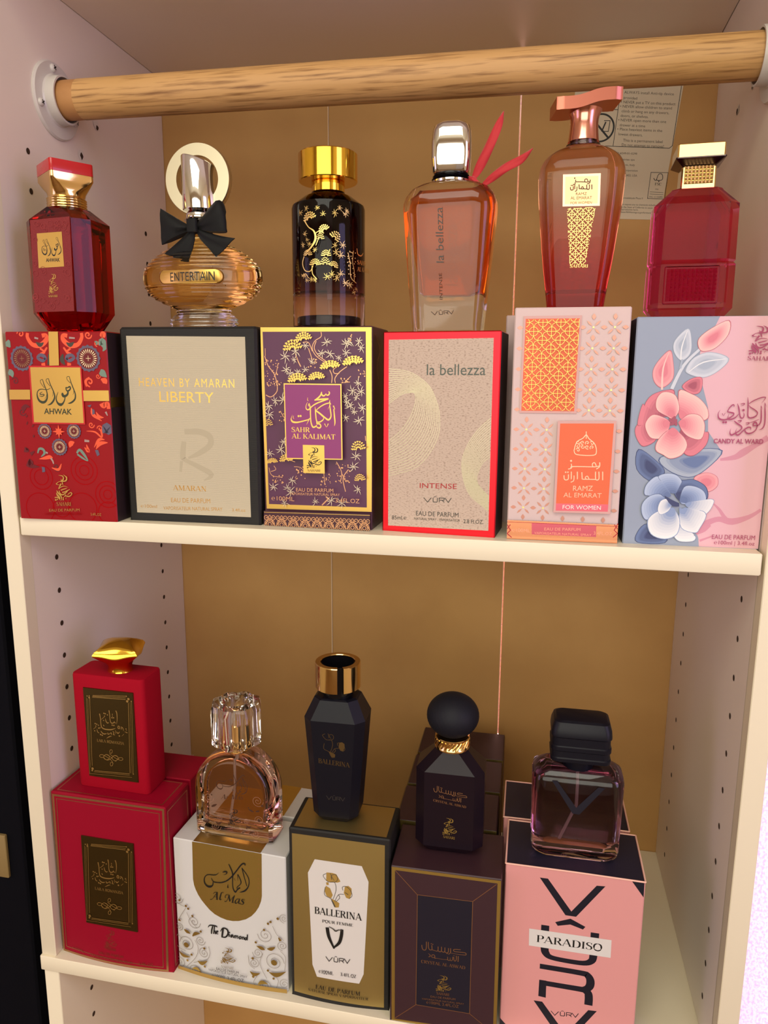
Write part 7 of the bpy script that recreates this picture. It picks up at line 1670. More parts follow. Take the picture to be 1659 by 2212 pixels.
def frame(A, part, m, x0, y0, x1, y1, wd): A.stroke(part, m, [(x0, y0), (x1, y0), (x1, y1), (x0, y1)], [wd], True, False)
def wrap(t, w, h, d, bow=None):                      # clear film with folded ends
    mb = MB(); g = .0007; mb.box(-g, -g, .0004, w + g, d + g, h + g, 'cellophane', .001); c = mb.build('film_wrap', t); c['label'] = 'clear crinkled film wrap'
    f = MB(); rn = random.Random(int(w * 1e5))
    for i in range(4):
        x0 = w * rn.uniform(0, .5); f.add([(x0, d * rn.uniform(0, .4), h + .0010), (x0 + w * rn.uniform(.2, .5), d * rn.uniform(0, .5), h + .0012), (x0 + w * rn.uniform(.1, .4), d * rn.uniform(.6, 1), h + .0011)], [[0, 1, 2]], 'cellophane')
    f.build('film_fold', t, 0)
# --- upper row
def ex_ahwak(t, w, h, d, bow):
    A = face_art(t, w, h, d, 'right'); A.poly('side_ribbon', 'gold_foil', [(.5, 94), (d * 1000 - .5, 94), (d * 1000 - .5, 102), (.5, 102)]); A.build(t)
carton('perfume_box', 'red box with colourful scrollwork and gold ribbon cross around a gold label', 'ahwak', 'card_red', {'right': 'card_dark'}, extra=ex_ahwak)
carton('perfume_box', 'black framed box with plain beige front and thin gold lettering', 'liberty', 'card_black', edge=.002)
def ex_sahr(t, w, h, d, bow):
    A = face_art(t, w, h, d, 'right')
    for i in range(9):
        rn = random.Random(i); x = rn.uniform(8, 44); y = 20 + i * 14; A.stroke('side_emboss', 'copper', [(x, y), (x + rn.uniform(-8, 8), y + 9), (x + rn.uniform(-12, 12), y + 20)], [.5])
    A.build(t)
carton('perfume_box', 'purple box with gold pine branches and violet panel inside a gold border', 'sahr', 'card_plum', {}, extra=ex_sahr)
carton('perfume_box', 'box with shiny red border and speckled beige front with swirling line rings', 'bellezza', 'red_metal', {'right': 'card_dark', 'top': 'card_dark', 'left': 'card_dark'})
carton('perfume_box', 'tall blush pink petal patterned box with two orange panels', 'ramz', 'card_blush')
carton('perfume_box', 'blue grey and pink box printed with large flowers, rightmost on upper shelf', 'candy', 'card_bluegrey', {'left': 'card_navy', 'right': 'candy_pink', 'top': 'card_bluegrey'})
carton('perfume_box', 'blush patterned box mostly hidden behind the tall pink orange panelled box', 'ramz', 'card_blush', loc=(.4032, .0760, 0), yaw=1, art=False)
# --- lower row
def ex_laila(t, w, h, d, bow):
    p = next(i for i in ART['laila'] if i[1] == 'plate')[3]
    name_plate(t, lambda a, b, o: (a * .001, bow(a * .001, b * .001) - .0004 - o, b * .001), *p, 'plate_dark', 'gold_light')
    A = face_art(t, w, h, d, 'top'); W_, D_ = w * 1000, d * 1000; frame(A, 'top_border', 'bronze_foil', 5, 4, W_ - 5, D_ - 3, .9); A.build(t)
    A = face_art(t, w, h, d, 'right'); frame(A, 'side_border', 'bronze_foil', 4, 4, D_ - 4, h * 1000 - 6, .9); A.build(t)
carton('perfume_box', 'large crimson box with bronze border lines and dark gilded plate', 'laila', 'card_crimson', {}, extra=ex_laila, edge=.0012)
carton('perfume_box', 'crimson film wrapped box behind the box with the gilded plate', 'laila', 'card_crimson', {}, loc=(.0030, .0535, Z2), yaw=0, art=False, extra=wrap)
def ex_almas(t, w, h, d, bow):
    A = face_art(t, w, h, d, 'top'); D_ = d * 1000; A.poly('gold_band', 'gold_satin', [(20.5, .3), (86.5, .3), (86.5, D_ - .3), (20.5, D_ - .3)]); A.build(t)
carton('perfume_box', 'white box with gold arched tab and grey swirls, beside the crimson box', 'almas', 'card_white', {}, extra=ex_almas)
carton('perfume_box', 'white box with gold top band behind the box with gold arched tab', 'almas', 'card_white', {}, loc=(.1225, .0700, Z2), yaw=-2, art=False, extra=ex_almas)
def ex_ball(t, w, h, d, bow):
    A = face_art(t, w, h, d, 'top'); A.poly('gold_top', 'gold_matte', [(4, 3), (w * 1000 - 4, 3), (w * 1000 - 4, d * 1000 - 2.5), (4, d * 1000 - 2.5)]); A.build(t)
carton('perfume_box', 'black edged gold box with white cut corner label and small flower print', 'ballerina', 'card_black', {}, extra=ex_ball, edge=.0012)
def ex_cry(t, w, h, d, bow):
    pass
carton('perfume_box', 'dark plum box with gold frame lines and navy centre panel, foremost of its row', 'crystal', 'card_darkplum', {}, edge=.0008)
def ex_cry2(t, w, h, d, bow):
    A = Art(lambda a, b, o: (a * .001, -o, b * .001), (w * 1000, h * 1000)); frame(A, 'gold_frame', 'gold_satin', 3, 3, w * 1000 - 3, h * 1000 - 3, 6); A.build(t); wrap(t, w, h, d)
for i, (y, lb) in enumerate(((.0632, 'film wrapped dark plum box directly behind the box with navy centre panel'), (.1258, 'film wrapped dark plum box second behind the box with navy centre panel'), (.1885, 'film wrapped dark plum box farthest back, against the hardboard'))):
    carton('perfume_box', lb, 'crystal', 'card_darkplum', {}, loc=(.3195, y, Z2), yaw=.6, art=False, extra=ex_cry2, group='film wrapped dark plum boxes in a row')
def ex_par(t, w, h, d, bow):
    mb = MB(); e = .0011
    for p, q in (((0, 0), (w, 0)), ((w, 0), (w, d)), ((w, d), (0, d)), ((0, d), (0, 0))):
        mb.tube([(p[0], p[1], h), ((p[0] + q[0]) / 2, (p[1] + q[1]) / 2, h + .0004), (q[0], q[1], h)], .0007, 'card_pinkedge', 6)
    mb.build('torn_rim', t)['label'] = 'pale pink worn rim around the dark lid'
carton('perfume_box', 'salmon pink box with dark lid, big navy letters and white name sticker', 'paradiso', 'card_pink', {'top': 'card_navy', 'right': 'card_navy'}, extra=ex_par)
def ex_par2(t, w, h, d, bow): ex_par(t, w, h, d, bow); wrap(t, w, h, d)
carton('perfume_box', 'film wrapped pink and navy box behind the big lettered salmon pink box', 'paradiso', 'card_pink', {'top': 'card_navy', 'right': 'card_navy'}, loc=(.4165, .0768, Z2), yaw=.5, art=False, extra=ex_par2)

# ================================================================== bottles
def bart(t, key, face, labels={}, sub=None, skip=()):          # art on a bottle's front face; face: world plane -> thing coords
    ox, oy, oz, yaw = face
    c, s = math.cos(R(yaw)), math.sin(R(yaw)); L = t.location
    def T(a, b, o): return (ox + a * .001 * c + o * s - L.x, oy + a * .001 * s - o * c - L.y, oz + b * .001 - L.z)
    return T
# ---- AHWAK red bottle
BT = BOX['ahwak'][4]
t = thing('perfume_bottle', 'ruby red faceted glass bottle with red topped gold cap and gold label', 'perfume bottle', (.0469, .031, BT))
mb = MB(); secs = [crect(.040, .030, .008, .0002), crect(.058, .048, .0106, .016), crect(.058, .048, .0106, .0875), crect(.032, .029, .0075, .0985)]
mb.loft(secs, 'glass_red'); mb.build('glass_body', t, 20)
mb = MB(); mb.loft([crect(.034, .024, .007, .006), crect(.048, .038, .009, .018), crect(.048, .038, .009, .082), crect(.028, .024, .006, .090)], 'liquid_red'); mb.build('liquid', t, 20)
mb = MB(); mb.lathe([(.0140, .0985), (.0150, .0988), (.0150, .1065), (.0142, .1075)], 'gold_pale'); [mb.lathe([(.0151, z), (.0155, z + .0006), (.0151, z + .0012)], 'gold_pale') for z in (.0995, .1015, .1035, .1052)]; mb.build('collar', t)
ro = R(53); sec = [rrect(2 * .0140, 2 * .0140, .0139, .1068, rot=ro), rrect(.0285, .0285, .012, .1105, rot=ro), rrect(.0315, .0315, .006, .1155, rot=ro), rrect(.0340, .0340, .0025, .1195, rot=ro), rrect(.0340, .0340, .0025, .1235, rot=ro)]
mb = MB(); mb.loft(sec, 'gold_pale'); cap = mb.build('cap', t, 30)
mb = MB(); mb.loft([rrect(.0342, .0342, .0025, .1236, rot=ro), rrect(.0342, .0342, .0025, .1322, rot=ro), rrect(.0336, .0336, .0022, .1328, rot=ro)], 'red_cap'); mb.build('cap_top', cap, 30)
T = bart(t, '', (.045, .0068, BT + .0007, 3)); A = Art(lambda a, b, o: (a * .001 + .045 - .0469, .0070 - .031 - .0002 - o, b * .001 + .0007), (60, 90)); A.run(ART['b_ahwak']); A.build(t)
# ---- LIBERTY / ENTERTAIN ribbed bottle
BT = BOX['liberty'][4]; t = thing('perfume_bottle', 'saucer shaped ribbed glass bottle of amber perfume with black bow and chrome ring', 'perfume bottle', (.1604, .038, BT))
prof = [(.0270, .0003), (.0286, .0015), (.0288, .0055), (.0276, .0085), (.0245, .0105), (.0232, .0130), (.0250, .0155), (.0330, .0190), (.0420, .0235), (.0475, .0290), (.0500, .0335), (.0508, .0385), (.0500, .0445), (.0470, .0490), (.0425, .0535), (.0360, .0580), (.0290, .0620), (.0215, .0660), (.0150, .0690), (.0105, .0725), (.0085, .0760), (.0082, .0790)]
def fine(pr, n=6): return cr(pr, n)
rib = [(r + (0.00075 if not .0335 < z < .0455 else 0) * math.sin(z / .0031 * 2 * math.pi), z) for r, z in fine(prof, 8)]
mb = MB(); mb.lathe(rib, 'glass_clear', 72, sy=.52); mb.build('glass_body', t, 60)
mb = MB(); mb.lathe([(max(.002, r - .004), z) for r, z in fine([p for p in prof if .0150 < p[1] < .074], 3)], 'liquid_amber', 64, sy=.48); mb.build('liquid', t, 60)
mb = MB(); mb.lathe([(.0078, .0785), (.0100, .0805), (.0112, .0845), (.0108, .0885), (.0085, .0915)], 'chrome', 40); mb.lathe([(.0115, .0822), (.0128, .0835), (.0115, .0848)], 'chrome', 40); mb.build('collar', t)
n = 40; mb = MB()
bot = [(.0134 * math.cos(2 * math.pi * j / n), .0134 * math.sin(2 * math.pi * j / n), .0912) for j in range(n)]; top = [(x, y, .1285 - .0036 * (x / .0134) + .0010 * (-y / .0134)) for x, y, _ in bot]
mb.loft([bot, [(x * 1.0, y, z - .001) for x, y, z in top], [(x * .94, y * .94, z) for x, y, z in top]], 'chrome'); cap = mb.build('cap', t, 40)
mb = MB(); mb.loft([[(-.0002 + r * math.cos(2 * math.pi * j / 64), y, .1142 + r * math.sin(2 * math.pi * j / 64)) for j in range(64)] for r, y in ((.0178, -.0030), (.0268, -.0030), (.0272, -.0024), (.0272, .0024), (.0268, .0030), (.0178, .0030), (.0178, -.0030))], 'chrome_cream', False); mb.build('cap_ring', cap, 40)
def plaque(w, h, y, z, m):                           # stadium shaped plate bent round the bottle
    mb = MB(); pts = []
    for i in range(28):
        a = 2 * math.pi * i / 28; x = (w / 2 - h / 2) * (1 if math.cos(a) >= 0 else -1) + h / 2 * math.cos(a); pts.append((x, h / 2 * math.sin(a)))
    f = lambda x: .0265 * (1 - math.sqrt(max(.05, 1 - (x / .052) ** 2)))
    mb.loft([[(x * k + .0016, y + f(x * k + .0016) + o, z + v * k) for x, v in pts] for k, o in ((1, .0016), (1, 0), (.955, -.0007))], m); return mb
pq = plaque(.0535, .0106, -.0278, .0376, 'gold_foil').build('name_plate', t, 50)
A = Art(lambda a, b, o: (.160 + a * .001 - .1604, -.0287 + .0265 * (1 - math.sqrt(max(.05, 1 - ((.160 + a * .001 - .1604) / .052) ** 2))) - o, .158 + b * .001 - BT), (90, 90)); A.run(ART['b_liberty']); A.build(pq)
# the bow, ribbon edges seen from the front as loops and tails
def ribbon(outline, bulge, y0, m, thick=.0012):
    # outline in x,z about the knot; the cloth bulges forward in the middle of the loop
    mb = MB(); N = 9; a, b = outline; fr, bk = [], []
    for i in range(N):
        t_ = i / (N - 1)
        top = cr(a, 6)[int(t_ * (len(cr(a, 6)) - 1))]; bo = cr(b, 6)[int(t_ * (len(cr(b, 6)) - 1))]
        for j in range(7):
            q = j / 6; x = top[0] + (bo[0] - top[0]) * q; z = top[1] + (bo[1] - top[1]) * q
            y = y0 - bulge * math.sin(math.pi * t_ * .8) * (.6 + .4 * math.sin(math.pi * q)) + .0006 * math.sin(q * 9 + t_ * 3)
            fr.append((x, y, z)); bk.append((x, y + thick + bulge * 1.2 * math.sin(math.pi * t_) * (1 if bulge > .003 else 0), z))
    n = len(fr); g = lambda i, j: i * 7 + j; fs = []
    for i in range(N - 1):
        for j in range(6): fs.append([g(i, j), g(i + 1, j), g(i + 1, j + 1), g(i, j + 1)]); fs.append([n + g(i, j), n + g(i, j + 1), n + g(i + 1, j + 1), n + g(i + 1, j)])
        for j in (0, 6): fs.append([g(i, j), n + g(i, j), n + g(i + 1, j), g(i + 1, j)])
    for i in (0, N - 1):
        for j in range(6): fs.append([g(i, j), g(i, j + 1), n + g(i, j + 1), n + g(i, j)])
    mb.add(fr + bk, fs, m); return mb
kx, kz = .0022, .0760; K = .000081                                # photo-scaled loops in metres around the knot
P = lambda pts: [(kx + x * K, kz - z * K) for x, z in pts]
bow = thing('bow', 'black satin ribbon bow tied round the neck of the ribbed amber bottle', 'bow', (.1604, .0215, BT))
yb = 0.0
ribbon((P([(-5, -6), (-120, -50), (-330, -175)]), P([(-5, 22), (-170, 90), (-330, 160)])), .006, yb, 'ribbon_black').build('loop', bow, 60)
ribbon((P([(10, -8), (110, -90), (270, -228), (340, -120)]), P([(10, 20), (150, 50), (300, 62), (348, 60)])), .006, yb, 'ribbon_black').build('loop', bow, 60)
ribbon((P([(-10, 10), (-110, 90), (-200, 160), (-315, 240)]), P([(5, 25), (10, 120), (-20, 230), (-50, 350)])), .0015, yb - .001, 'ribbon_black').build('tail', bow, 60)
ribbon((P([(15, 10), (160, 60), (280, 95), (420, 120)]), P([(20, 25), (70, 120), (150, 200), (225, 290)])), .0015, yb - .001, 'ribbon_black').build('tail', bow, 60)
mb = MB(); mb.loft([rrect(.0085, .004, .0018, z, kx, yb - .0035) for z in (kz - .0044, kz - .002, kz + .0025, kz + .0050)], 'ribbon_black'); mb.lathe([(.0088, kz - .003), (.0093, kz - .0028), (.0093, kz + .002), (.0088, kz + .0022)], 'ribbon_black', 30, 0, .0165); mb.build('knot', bow, 50)
# ---- SAHR AL KALIMAT cylinder
BT = BOX['sahr'][4]; t = thing('perfume_bottle', 'dark purple cylinder bottle fading to clear, gold trees and broad gold cap', 'perfume bottle', (.2645, .0455, BT))
mb = MB(); mb.lathe([(.0270, .0002), (.0284, .0010), (.0286, .0020), (.0286, .0895), (.0278, .0920), (.0190, .0985), (.0135, .1008), (.0130, .1022)], 'lacquer_purple', 72); mb.build('glass_body', t, 30)
mb = MB(); mb.lathe([(.0225, .0260), (.0245, .0270), (.0248, .0300), (.0248, .0870), (.0180, .0945), (.0120, .0975)], 'liquid_plum', 64); mb.build('liquid', t, 40)
mb = MB(); mb.lathe([(.0190, .0012), (.0195, .0025), (.0195, .0085), (.0190, .0092)], 'dark_glass', 48); mb.build('glass_base', t, 40)
mb = MB(); mb.tube([(.001, -.002, .022), (.0008, 0, .06), (0, 0, .1)], .0017, 'tube_clear'); mb.build('dip_tube', t)
mb = MB(); mb.lathe([(.0128, .1018), (.0128, .1092), (.0122, .1098)], 'gold_cap', 56); mb.lathe([(.0082, .1095), (.0082, .1125)], 'gold_cap', 40); mb.build('collar', t)
mb = MB(); mb.lathe([(.0082, .1098), (.0222, .1098), (.0228, .1104), (.0228, .1296), (.0220, .1304), (.001, .1306)], 'gold_cap', 64); mb.build('cap', t, 40)
A = Art(lambda a, b, o: (lambda th: ((.02866 + o) * math.sin(th), -(.02866 + o) * math.cos(th), b * .001 + .0007))(max(-1.5, min(1.9, (a + .5) / 28.9))), (60, 100))
A.run(ART['b_sahr']); A.build(t)
# ---- la bellezza
BT = BOX['bellezza'][4]; t = thing('perfume_bottle', 'clear tapered bottle of orange perfume with domed silver cap', 'perfume bottle', (.3605, .0425, BT), R(-3))
S_ = [(.0002, .0525, .031, .006), (.004, .0535, .032, .008), (.045, .0612, .036, .010), (.088, .0690, .040, .013), (.0935, .0690, .040, .014), (.0985, .0660, .038, .014), (.1035, .0590, .034, .014), (.1065, .0480, .030, .0135), (.1080, .0340, .0270, .0132)]
mb = MB(); mb.loft([rrect(w_, d_, r_, z_) for z_, w_, d_, r_ in S_], 'glass_clear'); mb.build('glass_body', t, 50)
mb = MB(); mb.loft([rrect(w_, d_, r_, z_) for z_, w_, d_, r_ in ((.0275, .036, .019, .006), (.0300, .042, .022, .008), (.06, .0495, .026, .010), (.088, .0555, .029, .012), (.096, .052, .027, .012), (.1005, .042, .023, .011))], 'liquid_orange'); mb.build('liquid', t, 50)
mb = MB(); mb.lathe([(.0138, .1078), (.0142, .1085), (.0142, .1098), (.0134, .1100)], 'chrome', 44); mb.build('collar', t)
mb = MB(); [mb.lathe([(.0128, z), (.0139, z + .0007), (.0128, z + .0014)], 'black_gloss', 44) for z in (.1100, .1112, .1124)]; mb.lathe([(.0130, .1098), (.0130, .1140)], 'black_gloss', 40); mb.build('neck_cord', t)
mb = MB(); mb.loft([rrect(w_, d_, r_, z_, rot=R(6)) for z_, w_, d_, r_ in ((.1138, .0250, .0215, .005), (.1150, .0270, .0235, .005), (.1250, .0290, .0250, .0055), (.1350, .0292, .0252, .006), (.1430, .0280, .0242, .007), (.1470, .0262, .0225, .008), (.1492, .022, .019, .008), (.1502, .012, .010, .005))], 'chrome'); mb.build('cap', t, 50)
A = Art(lambda a, b, o: (a * .001 - .0005, -.0164 - o - b * .001 * .0475, b * .001 + .0016), (70, 110)); A.run(ART['b_bellezza']); A.build(t)
rb = thing('ribbon', 'sheer red ribbon tails sticking out beside the domed silver cap', 'ribbon', (.3605, .0425, BT))
def tail(pts, ws):
    mb = MB(); P_ = cr([(*p, w) for p, w in zip(pts, ws)], 6); N = len(P_); fr = []
    for i, p in enumerate(P_):
        a, b = P_[max(0, i - 1)], P_[min(N - 1, i + 1)]; dx, dz = b[0] - a[0], b[2] - a[2]; l = math.hypot(dx, dz); nx, nz = -dz / l, dx / l
        for k in (-1, -.4, .2, 1): fr.append((p[0] + nx * p[3] / 2 * k, p[1] + .0006 * math.sin(i * .5 + k * 2), p[2] + nz * p[3] / 2 * k))
    fs = [[i * 4 + j, (i + 1) * 4 + j, (i + 1) * 4 + j + 1, i * 4 + j + 1] for i in range(N - 1) for j in range(3)]
    mb.add(fr, fs, 'ribbon_red'); o = mb.build('tail', rb, 60); m = o.modifiers.new('thickness', 'SOLIDIFY'); m.thickness = .0003; return o
tail([(.0160, -.004, .1090), (.0215, -.006, .1180), (.0290, -.007, .1330), (.0345, -.006, .1460), (.0372, -.005, .1545)], [.0025, .0065, .0068, .0050, .0008])
tail([(.0230, -.005, .1045), (.0300, -.007, .1090), (.0400, -.008, .1155), (.0510, -.007, .1210), (.0590, -.006, .1285)], [.0022, .0050, .0062, .0052, .0008])
mb = MB(); mb.tube([(.0130, -.003, .1115), (.0165, -.0045, .1095), (.0190, -.005, .1070), (.0240, -.005, .1035)], [.0012, .0026, .0022, .0012], 'ribbon_red', 8); mb.lathe([(.0136, .1104), (.0146, .1110), (.0136, .1116)], 'black_gloss', 40, 0, 0); mb.build('knot', rb)
# ---- Ramz
BT = BOX['ramz'][4]; t = thing('perfume_bottle', 'vase shaped glass bottle fading to red with rose gold wavy bar cap', 'perfume bottle', (.4543, .0355, BT), R(-3))
S_ = [(.0002, .0400, .030, .008), (.012, .0430, .0325, .009), (.032, .0485, .0365, .010), (.065, .0560, .042, .012), (.085, .0588, .044, .0125), (.094, .0580, .0435, .0125), (.101, .0520, .040, .0125), (.1065, .0400, .034, .0125), (.1100, .0265, .0255, .0120), (.1120, .0240, .0240, .0118)]
mb = MB(); mb.loft([rrect(w_, d_, r_, z_, seg=4) for z_, w_, d_, r_ in cr(S_, 3)], 'lacquer_red'); mb.build('glass_body', t, 50)
mb = MB(); mb.loft([rrect(w_, d_, r_, z_, seg=4) for z_, w_, d_, r_ in ((.0130, .034, .024, .007), (.0150, .037, .026, .008), (.04, .0435, .031, .009), (.075, .0500, .035, .010), (.095, .0500, .035, .010), (.102, .043, .031, .010), (.1055, .032, .026, .009))], 'liquid_rose'); mb.build('liquid', t, 50)
mb = MB(); mb.lathe([(.0092, .1095), (.0092, .1140), (.0088, .1145)], 'gunmetal', 40); mb.build('collar', t)
prof = [(.0108, .1140), (.0104, .1165), (.0098, .1220), (.0096, .1270), (.0102, .1310), (.0118, .1345)]
mb = MB(); mb.lathe(fine(prof, 4), 'rose_cap', 48); cap = mb.build('cap', t, 40)
mb = MB(); sec = []
for i in range(25):
    u = i / 24; x = -.0222 + .0448 * u; zc = .1353 + .0006 * math.cos(u * 3.1) + .0078 / (1 + math.exp(-(u - .5) * 9)); th = .0082; dd = .0120 if .06 < u < .94 else .0112
    sec.append([(x, -dd, zc - th / 2), (x, dd, zc - th / 2), (x, dd, zc + th / 2), (x, -dd, zc + th / 2)])
mb.loft([[(p[0] * math.cos(R(14)) - p[1] * math.sin(R(14)), p[0] * math.sin(R(14)) + p[1] * math.cos(R(14)), p[2]) for p in s_] for s_ in sec], 'rose_bar'); mb.build('cap_bar', cap, 30)
def depth_at(z):
    P_ = cr(S_, 3); i = max(i for i in range(len(P_)) if P_[i][0] <= max(z, .0003)); a, b = P_[i], P_[min(i + 1, len(P_) - 1)]
    return a[2] + (b[2] - a[2]) * ((z - a[0]) / (b[0] - a[0]) if b[0] > a[0] else 0)
A = Art(lambda a, b, o: (a * .001, -depth_at(b * .001 + .0009) / 2 - .0002 - o, b * .001 + .0009), (60, 110)); A.run(ART['b_ramz'])
for part, o in A.build(t).items():
    if part == 'gold_lattice' or part == 'lettering': o['label'] = 'gold printed ' + part.split('_')[-1]
# keep the print on the flank where the bottle narrows
# ---- magenta bottle (candy)
BT = BOX['candy'][4]; t = thing('perfume_bottle', 'frosted magenta square shouldered bottle with studded gold block cap', 'perfume bottle', (.5313, .0345, BT), R(-2))
mb = MB(); g = .0014
S_ = [(.0002, .047, .024, .005), (.006, .0565, .033, .007), (.0352, .0560, .033, .007), (.0366, .0535, .0305, .006), (.0380, .0555, .033, .007), (.0745, .0545, .033, .007), (.0838, .0340, .024, .005), (.0852, .0320, .022, .004)]
mb.loft([crect(w_, d_, c_, z_) for z_, w_, d_, c_ in S_], 'glass_magenta'); gb = mb.build('glass_body', t, 20)
mb = MB(); mb.loft([crect(w_, d_, c_, z_) for z_, w_, d_, c_ in ((.010, .045, .022, .004), (.0340, .045, .022, .004), (.0420, .0445, .022, .004), (.070, .0445, .022, .004), (.080, .030, .018, .003))], 'liquid_pink'); mb.build('liquid', t, 20)
def studs(parent, x0, z0, nx, nz, p, y, m, name, h=.0012):
    mb = MB()
    for i in range(nx):
        for j in range(nz):
            a, b = x0 + i * p, z0 + j * p; mb.add([(a, y, b), (a + p, y, b), (a + p, y, b + p), (a, y, b + p), (a + p / 2, y - h, b + p / 2)], [[0, 1, 4], [1, 2, 4], [2, 3, 4], [3, 0, 4]], m)
    return mb.build(name, parent, 0)
mb = MB(); mb.box(-.0185, -.0172, .0085, .0170, -.0160, .0335, 'glass_magenta', .0008); pn = mb.build('raised_panel', gb, 30)
studs(pn, -.0168, .0103, 12, 8, .00270, -.0173, 'glass_magenta', 'stud_pattern')
mb = MB(); mb.loft([crect(w_, d_, c_, z_) for z_, w_, d_, c_ in ((.0850, .0225, .0185, .001), (.0866, .0225, .0185, .001), (.0990, .0220, .0180, .001), (.1000, .0210, .0170, .001))], 'gold_pale'); cb = mb.build('neck_block', t, 20)
studs(cb, -.0092, .0882, 8, 5, .0023, -.00945, 'gold_pale', 'stud_pattern', .0007)
mb = MB(); mb.loft([crect(w_, d_, c_, z_) for z_, w_, d_, c_ in ((.0998, .0215, .0175, .001), (.1035, .0318, .0300, .001), (.1042, .0318, .0300, .001))], 'gunmetal'); cap = mb.build('cap', t, 20)
mb = MB(); mb.loft([crect(w_, d_, c_, z_) for z_, w_, d_, c_ in ((.1042, .0302, .0285, .001), (.1122, .0302, .0285, .001), (.1130, .0288, .027, .001))], 'gold_pale'); mb.build('cap_top', cap, 20)
# ---- Laila Romanzia red bottle
BT = BOX['laila'][4] + Z2; t = thing('perfume_bottle', 'matte crimson block bottle with gilded front plate and golden lens shaped cap', 'perfume bottle', (.0595, .0385, BT), R(-1.5))
mb = MB(); mb.loft([rrect(w_, d_, r_, z_) for z_, w_, d_, r_ in ((.0002, .0722, .0318, .004), (.0015, .0734, .033, .0045), (.1105, .0734, .033, .0045), (.1122, .0722, .0318, .004), (.1127, .069, .029, .003))], 'velvet_red'); mb.build('body', t, 50)
p = next(i for i in ART['b_laila'] if i[1] == 'plate')[3]
wpl, hpl = (p[2] - p[0]), (p[3] - p[1]); x0 = .0285 + p[0] * .001 - .0595
name_plate(t, lambda a, b, o: (x0 + .0005 + (a - p[0]) * .001, -.0166 - o, b * .001), *p, 'plate_dark', 'gold_light')
n = 64; mb = MB(); secs = []
for z, r, k, up in [(.1126, .0118, 0, 0), (.1150, .0112, 0, 0), (.1190, .0116, .1, 0), (.1230, .0150, .35, 0), (.1265, .0205, .7, .001), (.1300, .0255, 1, .0026), (.1312, .0256, 1, .0028), (.1345, .0236, 1, .0016), (.1385, .0180, .9, 0), (.1415, .0100, .6, 0), (.1426, .0020, .3, 0)]:
    l = []
    for j in range(n):
        a = 2 * math.pi * j / n; q = a - R(-28); sq = 1 / max(abs(math.cos(q - math.pi / 4)), abs(math.sin(q - math.pi / 4))) / 1.4142 * 1.12
        rr = r * ((1 - k) + k * sq); l.append((.0035 + rr * math.cos(a), .0010 + rr * math.sin(a) * .86, z + up * (math.cos(2 * q) ** 2 - .5) * 1.2))
    secs.append(l)
mb.loft(secs, 'gold_cap'); mb.build('cap', t, 35)
# ---- Al Mas
BT = BOX['almas'][4] + Z2; t = thing('perfume_bottle', 'clear arched bottle of pale peach perfume with faceted crystal cap', 'perfume bottle', (.1775, .0365, BT), R(-3))
def arch(w, h, r, n=9, e=1.0):                         # D shape outline in x,z
    p = [(-w / 2, r * .3), (-w / 2 + r, 0), (w / 2 - r, 0), (w / 2, r * .3)]; zs = h - w / 2 * e
    for i in range(n * 2 + 1): a = math.pi * i / (2 * n); p.append((w / 2 * math.cos(a), zs + w / 2 * e * math.sin(a)))
    return p
def slab(m, outs, mb=None):                            # outlines extruded along y
    mb = mb or MB(); mb.loft([[(x, y, z + dz) for x, z in o] for o, y, dz in outs], m); return mb
mb = slab('glass_clear', [(arch(.070, .0790, .006), -.0145, .0022), (arch(.0755, .0835, .008), -.0115, .0002), (arch(.0765, .0842, .008), 0, .0002), (arch(.0755, .0835, .008), .0115, .0002), (arch(.070, .0790, .006), .0145, .0022)]); mb.build('glass_body', t, 40)
mb = slab('liquid_rose', [(arch(.058, .060, .005), -.0095, .0135), (arch(.0600, .0625, .005), -.007, .0125), (arch(.0600, .0625, .005), .007, .0125), (arch(.058, .060, .005), .0095, .0135)]); mb.build('liquid', t, 40)
mb = MB(); mb.lathe([(.0100, .0815), (.0104, .0825), (.0104, .0850), (.0096, .0858), (.0102, .0866), (.0096, .0882), (.0078, .0892), (.0076, .1085), (.0066, .1095)], 'gold_pale', 40); mb.build('collar', t)
mb = MB(); mb.tube([(0, 0, .085), (0, 0, .05), (-.006, 0, .016)], .0013, 'tube_clear'); mb.build('dip_tube', t)
n = 40; sc_ = lambda j: 1 + .07 * math.cos(8 * 2 * math.pi * j / n)
ring = lambda r, z, k=1: [(r * (1 + (sc_(j) - 1) * k) * math.cos(2 * math.pi * j / n), r * (1 + (sc_(j) - 1) * k) * math.sin(2 * math.pi * j / n), z) for j in range(n)]
mb = MB(); mb.loft([ring(.0125, .0895), ring(.0205, .0905), ring(.0218, .0930), ring(.0218, .1240), ring(.0205, .1285), ring(.0120, .1290), ring(.0100, .1272, 0), ring(.0095, .1230, 0), ring(.0120, .1175, 0), ring(.0115, .0960, 0), ring(.0112, .0895, 0), ring(.0125, .0895)], 'glass_clear', False); mb.build('cap', t, 30)
A = Art(lambda a, b, o: (a * .001 + .183 - .1775 - .0002, -.0147 - o, b * .001), (80, 80)); A.run(ART['b_almas']); A.build(t)
